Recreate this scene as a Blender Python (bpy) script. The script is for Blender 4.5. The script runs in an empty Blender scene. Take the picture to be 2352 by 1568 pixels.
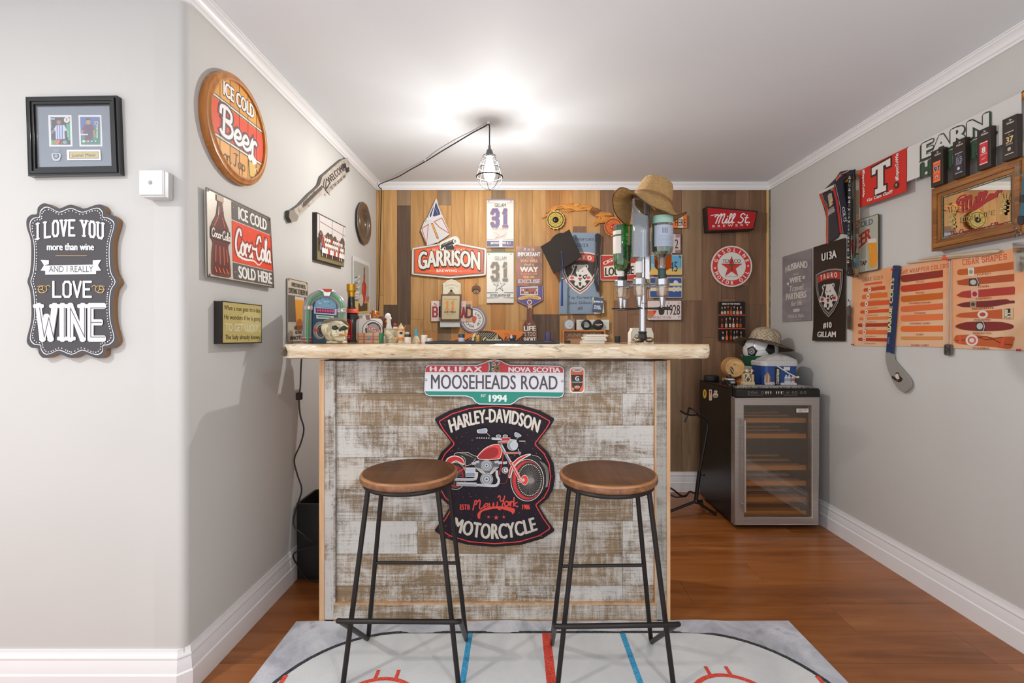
import bpy, math, random
from math import sin, cos, pi, radians
from mathutils import Vector, Matrix
from mathutils.geometry import tessellate_polygon
random.seed(7)
C = bpy.context.scene.collection
# ------------------------------------------------------------------ camera, world, lights
F, CX, CY, CH = 1100.0, 1200.0, 771.0, 1.17
XL, XR, YB, YF, H = -1.10, 1.86, 3.60, 1.56, 2.315
cam = bpy.data.cameras.new('camera'); camo = bpy.data.objects.new('camera', cam); C.objects.link(camo)
cam.sensor_width = 36; cam.lens = 36*F/2352
cam.shift_x = (1176-CX)/2352; cam.shift_y = (CY-784)/2352
camo.location = (0, 0, CH); camo.rotation_euler = (pi/2, 0, 0); cam.clip_start = .05
sc = bpy.context.scene; sc.camera = camo
w = bpy.data.worlds.new('world'); sc.world = w; w.use_nodes = True
bg = w.node_tree.nodes['Background']; bg.inputs[0].default_value = (.94, .955, 1, 1); bg.inputs[1].default_value = .9
sc.view_settings.view_transform = 'Standard'; sc.view_settings.look = 'None'
sc.view_settings.gamma = 1; sc.view_settings.exposure = .84; sc.view_settings.use_curve_mapping = False
sc.cycles.max_bounces = 8; sc.cycles.transparent_max_bounces = 24; sc.cycles.caustics_reflective = False
def light(name, kind, loc, energy, size, col=(1, 1, 1), rot=(0, 0, 0)):
    l = bpy.data.lights.new(name, kind); l.energy = energy; l.color = col
    if kind == 'AREA': l.shape = 'DISK'; l.size = size
    else: l.shadow_soft_size = size
    o = bpy.data.objects.new(name, l); o.location = loc; o.rotation_euler = rot; C.objects.link(o); return o
L1 = light('downlight_beam', 'AREA', (-2.0, .1, H-.012), 17, .14, (1, .985, .96))
L2 = light('downlight_beam', 'AREA', (.9, -.2, H-.012), 9, .14, (1, .985, .96))
BULB = Vector((-.176, 2.56, 2.075))
L3 = light('bulb_light', 'POINT', BULB, 24, .015, (1, .97, .93))
L3.data.use_nodes = True; _t = L3.data.node_tree; _e = _t.nodes['Emission']; _c = _t.nodes.new('ShaderNodeTexCoord'); _s = _t.nodes.new('ShaderNodeSeparateXYZ')
_t.links.new(_c.outputs['Normal'], _s.inputs[0]); _p = _s.outputs[2]   # LED bulb: less light towards its own base
for _op, _a, _b in (('MAXIMUM', None, 0), ('SUBTRACT', 1, None), ('MAXIMUM', None, 0), ('POWER', None, 1.7), ('ADD', None, .03)):
    _n = _t.nodes.new('ShaderNodeMath'); _n.operation = _op
    for _i, _v in ((0, _a), (1, _b)):
        if _v is None: _t.links.new(_p, _n.inputs[_i])
        else: _n.inputs[_i].default_value = _v
    _p = _n.outputs[0]
_t.links.new(_p, _e.inputs['Strength'])
# ------------------------------------------------------------------ helpers
def lin(h):
    h = h.lstrip('#'); o = []
    for i in (0, 2, 4):
        c = int(h[i:i+2], 16)/255; o.append(c/12.92 if c < .04045 else ((c+.055)/1.055)**2.4)
    return (*o, 1)
_m = {}
def mat(col, rough=.5, metal=0, emit=0, coat=0):
    k = (col, rough, metal, emit, coat)
    if k in _m: return _m[k]
    m = bpy.data.materials.new('paint_'+col.strip('#')); m.use_nodes = True
    b = m.node_tree.nodes['Principled BSDF']; b.inputs['Base Color'].default_value = lin(col)
    b.inputs['Roughness'].default_value = rough; b.inputs['Metallic'].default_value = metal
    if coat: b.inputs['Coat Weight'].default_value = coat; b.inputs['Coat Roughness'].default_value = .08
    if emit: b.inputs['Emission Color'].default_value = lin(col); b.inputs['Emission Strength'].default_value = emit
    # fine procedural relief and tone variation so that no surface is perfectly flat
    nt = m.node_tree; n = nt.nodes.new('ShaderNodeTexNoise'); n.inputs['Scale'].default_value = 60
    tc = nt.nodes.new('ShaderNodeTexCoord'); nt.links.new(tc.outputs['Object'], n.inputs['Vector'])
    bp = nt.nodes.new('ShaderNodeBump'); bp.inputs['Strength'].default_value = .04; bp.inputs['Distance'].default_value = .004
    nt.links.new(n.outputs['Fac'], bp.inputs['Height']); nt.links.new(bp.outputs['Normal'], b.inputs['Normal'])
    _m[k] = m; return m
def glass(tint='#ffffff', refl=.12, rough=.03):
    k = ('g', tint, refl)
    if k in _m: return _m[k]
    m = bpy.data.materials.new('glass'); m.use_nodes = True; nt = m.node_tree; nt.nodes.clear()
    o = nt.nodes.new('ShaderNodeOutputMaterial'); mx = nt.nodes.new('ShaderNodeMixShader')
    t = nt.nodes.new('ShaderNodeBsdfTransparent'); g = nt.nodes.new('ShaderNodeBsdfGlossy')
    lw = nt.nodes.new('ShaderNodeLayerWeight'); mr = nt.nodes.new('ShaderNodeMapRange')
    lw.inputs['Blend'].default_value = .35; mr.inputs['To Min'].default_value = refl; mr.inputs['To Max'].default_value = min(.9, refl+.5)
    nt.links.new(lw.outputs['Facing'], mr.inputs['Value']); nt.links.new(mr.outputs['Result'], mx.inputs['Fac'])
    t.inputs[0].default_value = lin(tint); g.inputs['Roughness'].default_value = rough; g.inputs[0].default_value = (.9, .9, .9, 1)
    nt.links.new(t.outputs[0], mx.inputs[1]); nt.links.new(g.outputs[0], mx.inputs[2]); nt.links.new(mx.outputs[0], o.inputs[0])
    _m[k] = m; return m
class NT:   # small node-tree helper
    def __init__(s, name):
        s.m = bpy.data.materials.new(name); s.m.use_nodes = True; s.t = s.m.node_tree; s.b = s.t.nodes['Principled BSDF']
        s.tc = s.n('TexCoord')
    def n(s, k, **kw):
        x = s.t.nodes.new('ShaderNode'+k)
        for a, v in kw.items(): setattr(x, a, v)
        return x
    def l(s, a, b): s.t.links.new(a, b)
    def noise(s, sc3, scale=1, detail=4, dist=0, rough=.55, off=None):
        mp = s.n('Mapping'); mp.inputs['Scale'].default_value = sc3; s.l(s.tc.outputs['Object'], mp.inputs['Vector'])
        if off is not None: s.l(off, mp.inputs['Location'])
        t = s.n('TexNoise'); t.inputs['Scale'].default_value = scale; t.inputs['Detail'].default_value = detail
        t.inputs['Distortion'].default_value = dist; t.inputs['Roughness'].default_value = rough
        s.l(mp.outputs[0], t.inputs['Vector']); return t.outputs['Fac']
    def ramp(s, f, stops):
        r = s.n('ValToRGB'); e = r.color_ramp.elements
        while len(e) < len(stops): e.new(.5)
        for x, (p, c) in zip(e, stops): x.position = p; x.color = lin(c) if isinstance(c, str) else (c, c, c, 1)
        s.l(f, r.inputs[0]); return r.outputs[0]
    def mix(s, f, a, b, mode='MIX'):
        x = s.n('Mix', data_type='RGBA', blend_type=mode)
        for v, i in ((f, 0), (a, 6), (b, 7)):
            if isinstance(v, str): x.inputs[i].default_value = lin(v)
            elif isinstance(v, (int, float)): x.inputs[i].default_value = v
            else: s.l(v, x.inputs[i])
        return x.outputs[2]
    def math(s, op, a, b=0):
        x = s.n('Math', operation=op)
        for v, i in ((a, 0), (b, 1)):
            if isinstance(v, (int, float)): x.inputs[i].default_value = v
            else: s.l(v, x.inputs[i])
        return x.outputs[0]
    def bump(s, h, st=.3, d=.004):
        x = s.n('Bump'); x.inputs['Strength'].default_value = st; x.inputs['Distance'].default_value = d
        s.l(h, x.inputs['Height']); s.l(x.outputs[0], s.b.inputs['Normal'])
    def col(s, c): s.l(c, s.b.inputs['Base Color'])
    def rough(s, r):
        if isinstance(r, (int, float)): s.b.inputs['Roughness'].default_value = r
        else: s.l(r, s.b.inputs['Roughness'])
def rnd_off(n):
    oi = n.n('ObjectInfo'); v = n.n('CombineXYZ'); a = n.math('MULTIPLY', oi.outputs['Random'], 37.0)
    n.l(a, v.inputs[0]); n.l(n.math('MULTIPLY', oi.outputs['Random'], 91.0), v.inputs[1]); n.l(a, v.inputs[2]); return v.outputs[0], oi.outputs['Random']
def wood(name, lo, mid, hi, axis='z', fine=1.0, rough=.6, knots=True, vary=.18, bump=.25, coat=0):
    n = NT(name); off, rnd = rnd_off(n)
    g = {'z': (26, 26, 2.2), 'x': (2.2, 26, 26), 'y': (26, 2.2, 26)}[axis]
    g2 = tuple(v*3.2 for v in g)
    a = n.noise(g, fine, 5, .6, .6, off); b = n.noise(g2, fine, 4, 0, .6, off)
    base = n.ramp(a, [(.28, lo), (.5, mid), (.72, hi)])
    base = n.mix(n.ramp(b, [(.35, .0), (.75, .35)]), base, lo)
    if knots:
        base = n.mix(n.ramp(n.noise(tuple(v/5 for v in g), fine, 4, 1.2, .65, off), [(.42, 0.0), (.60, .55)]), base, mid if fine < .7 else lo)
        kg = {'z': (9, 9, 3.4), 'x': (3.4, 9, 9), 'y': (9, 3.4, 9)}[axis]
        k = n.noise(kg, fine, 3, .8, .5, off)
        base = n.mix(n.ramp(k, [(.60, 0.0), (.78, .62)]), base, lo)
    hsv = n.n('HueSaturation'); n.l(base, hsv.inputs['Color'])
    n.l(n.math('ADD', n.math('MULTIPLY', rnd, vary), 1-vary/2), hsv.inputs['Value'])
    n.col(hsv.outputs[0]); n.rough(rough); n.bump(b, bump, .003)
    if coat: n.b.inputs['Coat Weight'].default_value = coat; n.b.inputs['Coat Roughness'].default_value = .06
    return n.m
def Pt(px, py, Y): return Vector(((px-CX)*Y/F, Y, CH-(py-CY)*Y/F))
def Px(px, py, X): Y = F*X/(px-CX); return Vector((X, Y, CH-(py-CY)*Y/F))
def Pz(px, py, z): Y = F*(CH-z)/(py-CY); return Vector(((px-CX)*Y/F, Y, z))
class MB:
    def __init__(s, M=None): s.v = []; s.f = []; s.mi = []; s.ms = []; s.M = M
    def idx(s, m):
        if isinstance(m, str): m = mat(m)
        if m not in s.ms: s.ms.append(m)
        return s.ms.index(m)
    def add(s, vs, fs, m):
        o = len(s.v); M = s.M
        s.v += [tuple(M @ Vector(v)) if M is not None else tuple(v) for v in vs]
        i = s.idx(m); s.f += [tuple(o+k for k in f) for f in fs]; s.mi += [i]*len(fs); return s
    def box(s, a, b, m):
        (x0, y0, z0), (x1, y1, z1) = a, b
        x0, x1 = min(x0, x1), max(x0, x1); y0, y1 = min(y0, y1), max(y0, y1); z0, z1 = min(z0, z1), max(z0, z1)
        v = [(x0, y0, z0), (x1, y0, z0), (x1, y1, z0), (x0, y1, z0), (x0, y0, z1), (x1, y0, z1), (x1, y1, z1), (x0, y1, z1)]
        return s.add(v, [(3, 2, 1, 0), (4, 5, 6, 7), (0, 1, 5, 4), (1, 2, 6, 5), (2, 3, 7, 6), (3, 0, 4, 7)], m)
    def lathe(s, prof, c, m, seg=24, sx=1, sy=1, M=None, a0=0, a1=2*pi):
        full = abs(a1-a0-2*pi) < 1e-6; n = seg if full else seg+1; vs = []; fs = []
        for r, z in prof:
            for k in range(n):
                a = a0+(a1-a0)*k/seg; p = Vector((r*cos(a)*sx, r*sin(a)*sy, z))
                if M is not None: p = M @ p
                vs.append(p+Vector(c))
        for j in range(len(prof)-1):
            for k in range(seg):
                k2 = (k+1) % n
                fs.append((j*n+k, j*n+k2, (j+1)*n+k2, (j+1)*n+k))
        if full:
            if prof[0][0] > 1e-6 and abs(prof[0][1]-prof[1][1]) > 1e-7: fs.append(tuple(range(n))[::-1])
            if prof[-1][0] > 1e-6 and abs(prof[-1][1]-prof[-2][1]) > 1e-7: fs.append(tuple((len(prof)-1)*n+k for k in range(n)))
        return s.add(vs, fs, m)
    def ball(s, c, r, m, seg=16, sc=(1, 1, 1), M=None):
        q = max(6, seg//2); pr = [(sin(pi*i/q), -cos(pi*i/q)) for i in range(q+1)]
        D = Matrix.Diagonal((r*sc[0], r*sc[1], r*sc[2])).to_3x3()
        if M is not None: D = M.to_3x3() @ D
        return s.lathe([(max(a, 1e-4), b) for a, b in pr], c, m, seg, M=D)
    def tube(s, pts, r, m, seg=8, closed=False, rs=None):
        P = [Vector(p) for p in pts]; n = len(P); vs = []; fs = []; up = None
        for i in range(n):
            a = P[(i-1) % n] if (i or closed) else P[0]; b = P[(i+1) % n] if (i < n-1 or closed) else P[-1]
            t = (b-a).normalized() if (b-a).length > 1e-9 else Vector((0, 0, 1))
            if up is None: up = Vector((0, 0, 1)) if abs(t.z) < .9 else Vector((1, 0, 0))
            x = t.cross(up)
            if x.length < 1e-5: x = t.cross(Vector((1, .2, 0)))
            x.normalize(); y = x.cross(t).normalized(); up = y; rr = rs[i] if rs else r
            for k in range(seg): q = 2*pi*k/seg; vs.append(P[i]+(x*cos(q)+y*sin(q))*rr)
        for i in range(n if closed else n-1):
            for k in range(seg):
                j = (i+1) % n; fs.append((i*seg+k, i*seg+(k+1) % seg, j*seg+(k+1) % seg, j*seg+k))
        if not closed: fs += [tuple(range(seg))[::-1], tuple((n-1)*seg+k for k in range(seg))]
        return s.add(vs, fs, m)
    def cyl(s, a, b, r, m, seg=16, r2=None): return s.tube([a, b], r, m, seg, rs=[r, r2 if r2 is not None else r])
    def prism(s, pts, fn, d0, d1, m, holes=None, side=None):   # pts 2D, fn(x,y,d)->3D
        loops = [list(pts)]+[list(h) for h in (holes or [])]; flat = [p for L in loops for p in L]; n = len(flat)
        tr = tessellate_polygon([[Vector((x, y, 0)) for x, y in L] for L in loops])
        vs = [fn(x, y, d1) for x, y in flat]+[fn(x, y, d0) for x, y in flat]
        fs = [tuple(t) for t in tr]+[tuple(n+i for i in t[::-1]) for t in tr]; o = 0; fq = []
        for L in loops:
            k = len(L)
            for i in range(k): a, b = o+i, o+(i+1) % k; fq.append((a, b, n+b, n+a))
            o += k
        if side is None: return s.add(vs, fs+fq, m)
        s.add(vs, fs, m); return s.add(vs, fq, side)
    def build(s, name, parent=None, bevel=0, sub=0, origin=None, flat=False, seg=2, world=None):
        me = bpy.data.meshes.new(name); o = bpy.data.objects.new(name, me); C.objects.link(o)
        if parent is not None: o.parent = parent; off = OFF[parent.name]
        elif world is not None: off = Vector(world); o.location = off
        else:
            xs = list(zip(*s.v)); off = Vector(((min(xs[0])+max(xs[0]))/2, (min(xs[1])+max(xs[1]))/2, min(xs[2]))) if origin is None else Vector(origin)
            o.location = off
        OFF[o.name] = off
        me.from_pydata([(x-off.x, y-off.y, z-off.z) for x, y, z in s.v], [], s.f)
        for m in s.ms: me.materials.append(m)
        me.polygons.foreach_set('material_index', s.mi); me.validate(clean_customdata=False); me.update()
        if not flat:
            me.polygons.foreach_set('use_smooth', [True]*len(me.polygons)); me.set_sharp_from_angle(angle=.62)
        if bevel:
            b = o.modifiers.new('bevel', 'BEVEL'); b.width = bevel; b.segments = seg; b.limit_method = 'ANGLE'; b.angle_limit = .6; b.use_clamp_overlap = True
        if sub: b = o.modifiers.new('sub', 'SUBSURF'); b.levels = sub; b.render_levels = sub
        return o
OFF = {}
def tag(o, label, cat, group=None):
    o['label'] = label; o['category'] = cat
    if group: o['group'] = group
    return o
def thing(name, label, cat, loc, group=None):
    o = bpy.data.objects.new(name, None); o.location = loc; o.empty_display_size = .05; C.objects.link(o); OFF[o.name] = Vector(loc)
    return tag(o, label, cat, group)
def struct(o): o['kind'] = 'structure'; return o
def cr(pts, n=4, closed=False):     # catmull-rom
    P = [tuple(p) for p in pts]; k = len(P)
    if k < 3: return P
    out = []
    for i in range(k if closed else k-1):
        p0 = P[(i-1) % k] if (i or closed) else P[0]; p1 = P[i]; p2 = P[(i+1) % k]; p3 = P[(i+2) % k] if (i+2 < k or closed) else P[-1]
        for j in range(n):
            t = j/n; out.append(tuple(.5*((2*b)+(-a+c)*t+(2*a-5*b+4*c-d)*t*t+(-a+3*b-3*c+d)*t**3) for a, b, c, d in zip(p0, p1, p2, p3)))
    if not closed: out.append(P[-1])
    return out
def rrect(x0, y0, x1, y1, r, n=4, ry=None):
    ry = ry or r; o = []
    for cx, cy, a in ((x1-r, y0+ry, -90), (x1-r, y1-ry, 0), (x0+r, y1-ry, 90), (x0+r, y0+ry, 180)):
        for k in range(n+1): q = radians(a+90*k/n); o.append((cx+r*cos(q), cy+ry*sin(q)))
    return o
def circ(cx, cy, r, n=32, ry=None): return [(cx+r*cos(2*pi*k/n), cy+(ry or r)*sin(2*pi*k/n)) for k in range(n)]
def starp(cx, cy, r, r2=None, n=5, a=-90):
    r2 = r2 or r*.382; return [(cx+(r if k % 2 == 0 else r2)*cos(radians(a+180*k/n)), cy+(r if k % 2 == 0 else r2)*sin(radians(a+180*k/n))) for k in range(2*n)]
# ------------------------------------------------------------------ glyphs
_fc = bpy.data.curves.new('f', 'FONT'); _fo = bpy.data.objects.new('f', _fc); C.objects.link(_fo); _fc.resolution_u = 3
GL = {}
def _mesh(body):
    _fc.body = body; dg = bpy.context.evaluated_depsgraph_get(); dg.update(); ev = _fo.evaluated_get(dg); me = ev.to_mesh()
    v = [(p.co.x, p.co.y) for p in me.vertices]; f = [tuple(p.vertices) for p in me.polygons]; ev.to_mesh_clear(); return v, f
CHARS = "ABCDEFGHIJKLMNOPQRSTUVWXYZabcdefghijklmnopqrstuvwxyz0123456789.,!#&/'-_:+"
WT = {'r': 0.0}
SH = {'r': ('r', ((0, 0),)), 'b': ('r', ((0, 0), (-.014, 0), (.014, 0))), 'h': ('r', ((0, 0), (-.052, 0), (.052, 0), (-.026, .016), (.026, -.016))),
      'o': ('r', tuple((.09*cos(k*pi/4), .065*sin(k*pi/4)) for k in range(8))+((0, 0),))}
ADV = {}
for ch in CHARS:
    _fc.offset = 0; v, f = _mesh(ch+'I'); v1, _ = _mesh('I'); ADV[ch] = max(p[0] for p in v)-max(p[0] for p in v1)
for wn, wv in WT.items():
    _fc.offset = wv
    for ch in CHARS: GL[ch, wn] = _mesh(ch)
_fc.offset = 0; v, _ = _mesh('H'); CAP = max(p[1] for p in v)
bpy.data.objects.remove(_fo); bpy.data.curves.remove(_fc); ADV[' '] = .32
BK = {}
for ln in """A00 26 40|12 32
B00 06 36 45 44 33 42 41 30 00|03 33
C45 36 16 05 01 10 30 41
D00 06 26 45 41 20 00
E46 06 00 40|03 33
F46 06 00|03 33
G45 36 16 05 01 10 30 41 43 23
H00 06|40 46|03 43
I00 06
J46 41 30 10 01
K00 06|46 03|13 40
L06 00 40
M00 06 23 46 40
N00 06 40 46
O01 05 16 36 45 41 30 10 01
P00 06 36 45 44 33 03
Q01 05 16 36 45 41 30 10 01|22 40
R00 06 36 45 44 33 03|23 40
S45 36 16 05 04 13 33 42 41 30 10 01
T06 46|26 20
U06 01 10 30 41 46
V06 20 46
W06 10 24 30 46
X00 46|06 40
Y06 23 46|23 20
Z06 46 00 40
001 05 16 36 45 41 30 10 01
115 26 20|10 30
205 16 36 45 44 01 00 40
305 16 36 45 44 33 13|33 42 41 30 10 01
430 36 02 42
546 06 03 33 42 41 30 10 01
645 36 16 05 01 10 30 41 42 33 03
706 46 45 20
813 04 05 16 36 45 44 33 13 02 01 10 30 41 42 33
943 13 04 05 16 36 45 41 30 10 01
&40 15 26 34 01 10 30 42""".split('\n'):
    BK[ln[0]] = [[(int(q[0]), int(q[1])) for q in st.split()] for st in ln[1:].split('|')]
CU = {}
for ln in """a 11 9,9 5,10 1,6 1,2 4,0 8,3 9,9 9,2 11,0
c 9 8,8 5,10 1,6 1,2 4,0 7,0 9,2
e 9 1,4 6,5 7,8 4,10 1,6 1,2 4,0 7,1 9,3
i 5 0,2 3,10 2,3 3,0 5,2|3,14 3,15
l 6 0,2 5,16 4,20 2,18 2,3 3,0 6,2
o 10 5,10 1,7 1,2 4,0 8,2 8,7 5,10 8,8 10,9
r 8 0,2 3,10 3,0|3,7 6,10 8,9
n 11 1,0 1,10|1,6 5,10 7,9 7,2 9,0 11,2
m 16 1,0 1,10|1,6 4,10 6,9 6,0|6,6 9,10 12,9 12,2 13,0 16,2
t 7 3,17 2,3 4,0 7,2|0,11 6,11
p 11 1,-8 2,10|2,7 6,10 9,7 9,3 6,0 2,2
k 10 1,0 1,19|8,9 2,5 8,0 10,1
w 13 0,9 1,2 3,0 6,3 6,9 6,2 9,0 12,4 12,10
h 11 1,0 1,19|1,6 5,10 7,9 7,2 9,0 11,2
g 11 9,9 5,10 1,6 1,2 4,0 8,3 9,9 8,-5 5,-8 1,-5
f 7 7,17 5,20 3,16 3,-6|0,10 6,10
s 8 7,9 4,10 2,7 6,4 5,0 1,1
d 12 9,9 5,10 1,6 1,2 4,0 8,3 9,20 9,2 12,0
v 9 0,10 4,0 8,10
u 11 1,10 1,2 4,0 8,3 8,10 8,2 11,0
T 13 0,18 5,20 13,19|8,19 6,2 3,0 1,2
B 15 1,14 2,19 8,20 12,17 11,12 5,11 12,9 13,4 9,0 3,0 1,2|5,19 4,1
C 14 13,16 11,20 6,19 2,12 2,5 6,0 11,1 14,4
M 20 0,14 3,18 6,16 4,0|5,12 10,20 11,17 9,0|10,12 15,20 17,17 15,3 18,0 20,2
H 16 1,0 2,18|12,20 10,0 13,1|2,10 12,11
S 12 11,17 8,20 4,18 4,13 9,9 9,3 5,0 1,2
N 16 0,0 3,17 5,19 6,16|4,10 9,19 11,16 10,3 12,0 15,3
Y 14 0,16 3,20 5,17 5,11 8,9 12,13 14,20|14,20 10,0 6,-8 2,-6
- 8 1,8 7,8
. 5 2,0 3,1""".split('\n'):
    a, b, c = ln.split(' ', 2); CU[a] = (int(b)/20, [[tuple(int(k)/20 for k in q.split(',')) for q in st.split()] for st in c.split('|')])
CU[' '] = (.3, [])
class Art:
    """flat print and sheet panels laid on a rectangle in the scene; local units = rect"""
    def __init__(s, pl, cor, rect=(0, 0, 100, 100), crop=None, lift=.0006, disp=None):
        if pl is None or len(cor[0]) == 3: W4 = [Vector(c) for c in cor]
        else:
            fn = {'Y': Pt, 'X': Px, 'Z': Pz}[pl[0]]; W4 = [fn(x, y, pl[1]) for x, y in cor]
        s.pl = pl; s.c = W4; s.r = rect; s.crop = crop; s.lift = lift; s.k = 0; s.eps = .00007; s.mb = MB(); s.disp = disp
        tl, tr, br, bl = W4; s.n = ((tr-tl).cross(bl-tl)).normalized()
        s.n = -s.n
        s.sx = ((tr-tl).length+(br-bl).length)/2/(rect[2]-rect[0]); s.sy = ((bl-tl).length+(br-tr).length)/2/(rect[3]-rect[1])
    def T(s, x, y, d=0):
        r = s.r; u = (x-r[0])/(r[2]-r[0]); v = (y-r[1])/(r[3]-r[1]); a, b, c, e = s.c
        p = a*(1-u)*(1-v)+b*u*(1-v)+c*u*v+e*(1-u)*v
        if s.disp: d = d+s.disp(u, v)
        return p+s.n*d
    def px(s, x, y):        # crop pixel -> local units
        ox, oy, k = s.crop; x = ox+x/k; y = oy+y/k
        p = {'Y': Pt, 'X': Px, 'Z': Pz}[s.pl[0]](x, y, s.pl[1]); a, b, c, e = s.c
        ex = b-a; ey = e-a; q = p-a; A = ex.dot(ex); B = ex.dot(ey); D = ey.dot(ey); g = q.dot(ex); h = q.dot(ey); det = A*D-B*B
        u = (g*D-h*B)/det; v = (h*A-g*B)/det; r = s.r
        return (r[0]+u*(r[2]-r[0]), r[1]+v*(r[3]-r[1]))
    def pp(s, *pts): return [s.px(*p) for p in pts]
    def lay(s): s.k += 1; return s.lift+s.k*s.eps
    def poly(s, pts, m, holes=None, d=None):
        d = s.lay() if d is None else d; L = [list(pts)]+[list(h) for h in (holes or [])]; flat = [p for q in L for p in q]
        tr = tessellate_polygon([[Vector((x, y, 0)) for x, y in q] for q in L]); s.mb.add([s.T(x, y, d) for x, y in flat], [tuple(t) for t in tr], m)
    def rect(s, x0, y0, x1, y1, m): s.poly([(x0, y0), (x1, y0), (x1, y1), (x0, y1)], m)
    def grid(s, x0, y0, x1, y1, m, nx=16, ny=16):
        d = s.lay(); vs = [s.T(x0+(x1-x0)*i/nx, y0+(y1-y0)*j/ny, d) for j in range(ny+1) for i in range(nx+1)]
        s.mb.add(vs, [(j*(nx+1)+i, j*(nx+1)+i+1, (j+1)*(nx+1)+i+1, (j+1)*(nx+1)+i) for j in range(ny) for i in range(nx)], m)
    def disc(s, x, y, r, m, n=32, iso=True, d=None): s.poly(circ(x, y, r, n, r*s.sx/s.sy if iso else r), m, d=d)
    def ring(s, x, y, r, w, m, n=40):
        k = s.sx/s.sy; s.poly(circ(x, y, r+w/2, n, (r+w/2)*k), m, [circ(x, y, r-w/2, n, (r-w/2)*k)])
    def line(s, pts, w, m, closed=False, d=None, smooth=0, taper=0):
        if smooth: pts = cr(pts, smooth, closed)
        if closed: pts = list(pts)+[pts[0], pts[1]]
        d = s.lay() if d is None else d; k = s.sy/s.sx; Q = [Vector((x, y*k)) for x, y in pts]
        Q = [q for i, q in enumerate(Q) if i == 0 or (q-Q[i-1]).length > 1e-6]
        n = len(Q); vs = []; fs = []
        if n < 2: return
        for i in range(n):
            a = Q[max(i-1, 0)]; b = Q[min(i+1, n-1)]; t0 = (Q[i]-a); t1 = (b-Q[i])
            t = ((t0.normalized() if t0.length > 0 else Vector((0, 0)))+(t1.normalized() if t1.length > 0 else Vector((0, 0))))
            if t.length < 1e-3: t = t1 if t1.length > 0 else t0
            t.normalize(); nn = Vector((-t.y, t.x)); ww = w/2
            if 0 < i < n-1:
                cs = max(.45, abs(nn.dot(Vector((-t1.normalized().y, t1.normalized().x))))); ww /= cs
            if taper: ww *= 1-taper*(i/(n-1))
            q = Q[i]
            if i == 0 and not closed: q = q-t*w*.3
            if i == n-1 and not closed: q = q+t*w*.3
            for sg in (1, -1): r = q+nn*ww*sg; vs.append(s.T(r.x, r.y/k, d+1.6e-5*i/n))
        for i in range(n-1): fs.append((2*i, 2*i+2, 2*i+3, 2*i+1))
        s.mb.add(vs, fs, m)
    def seg(s, p, q, w, m, d):
        k = s.sy/s.sx; a = Vector((p[0], p[1]*k)); b = Vector((q[0], q[1]*k)); t = b-a
        if t.length < 1e-6: return
        t.normalize(); nn = Vector((-t.y, t.x))*w/2; e = t*w*.28; h_ = t*w*.5; nh = nn*.5
        P = [a-e+nn, a-h_+nh, a-h_-nh, a-e-nn, b+e-nn, b+h_-nh, b+h_+nh, b+e+nn]
        s.mb.add([s.T(v.x, v.y/k, d) for v in P], [tuple(range(8))], m)
    def text(s, t, x0, y0, x1, y1, m, st='b', warp=None, ol=None, slant=0, sp=0, serif=False, w=None, shadow=None, flow=None):
        """t fills the box; y0 = cap top, y1 = baseline; st r/b/h/o font weights, k block strokes, c cursive strokes"""
        if shadow: sx, sy, sm = shadow; s.text(t, x0+sx, y0+sy, x1+sx, y1+sy, sm, 'o' if st in 'rbho' else st, warp, None, slant, sp, serif, w*1.25 if w else None, None, flow)
        if ol:
            if st in 'rbh': s.text(t, x0, y0, x1, y1, ol, 'o', warp, None, slant, sp)
            else: s.text(t, x0, y0, x1, y1, ol, st, warp, None, slant, sp, serif, (w or .16)+.16, None, flow)
        d = s.lay()
        def out(u, v):
            if warp: return warp(u, v)
            X = x0+(x1-x0)*u; Y = y1+(y0-y1)*v
            return (X+slant*(y1-y0)*v*s.sy/s.sx, Y+(flow(u) if flow else 0))
        if st in 'rbho':
            tot = sum(ADV.get(c, .6)+sp for c in t)-sp; x = 0
            for c in t:
                if c != ' ':
                    wk, shf = SH[st]; v, f = GL.get((c, wk), ([], []))
                    for q_, (ox, oy) in enumerate(shf):
                        vs = []
                        for a, b in v: p = out((x+a+ox)/tot, (b+oy)/CAP); vs.append(s.T(p[0], p[1], d+q_*1.2e-5*(1 if len(shf) < 6 else .4)))
                        if f: s.mb.add(vs, f, m)
                x += ADV.get(c, .6)+sp
            return
        w = w or .16; G = []; x = 0
        for c in t:
            if st == 'k':
                if c == ' ': x += .5; continue
                if c not in BK: x += .3; continue
                ss = BK[c]; wd = 0 if c == 'I' else 4; mx = wd*.15
                if c in 'MW': mx *= 1.3
                for q in ss:
                    G.append([(x+(a/4*mx if wd else 0), b/6) for a, b in q])
                    if serif:
                        for e, nb in ((q[0], q[1]), (q[-1], q[-2])):
                            if e[1] in (0, 6) and abs(nb[0]-e[0]) <= 2 and nb[1] != e[1]: ex = x+(e[0]/4*mx if wd else 0); G.append([(ex-.17, e[1]/6), (ex+.17, e[1]/6), None])
                x += mx+.26+sp+(.12 if serif else 0)
            else:
                a, ss = CU.get(c, CU[' '])
                for q in ss: G.append([(x+p[0]+slant*p[1], p[1]) for p in (cr(q, 4) if len(q) > 2 else q)])
                x += a+sp
        tot = x-(.26+sp if st == 'k' else sp); kx = abs(x1-x0)/tot if not warp else 1
        hh = abs(y1-y0)*s.sy/s.sx; d0 = d
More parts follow.
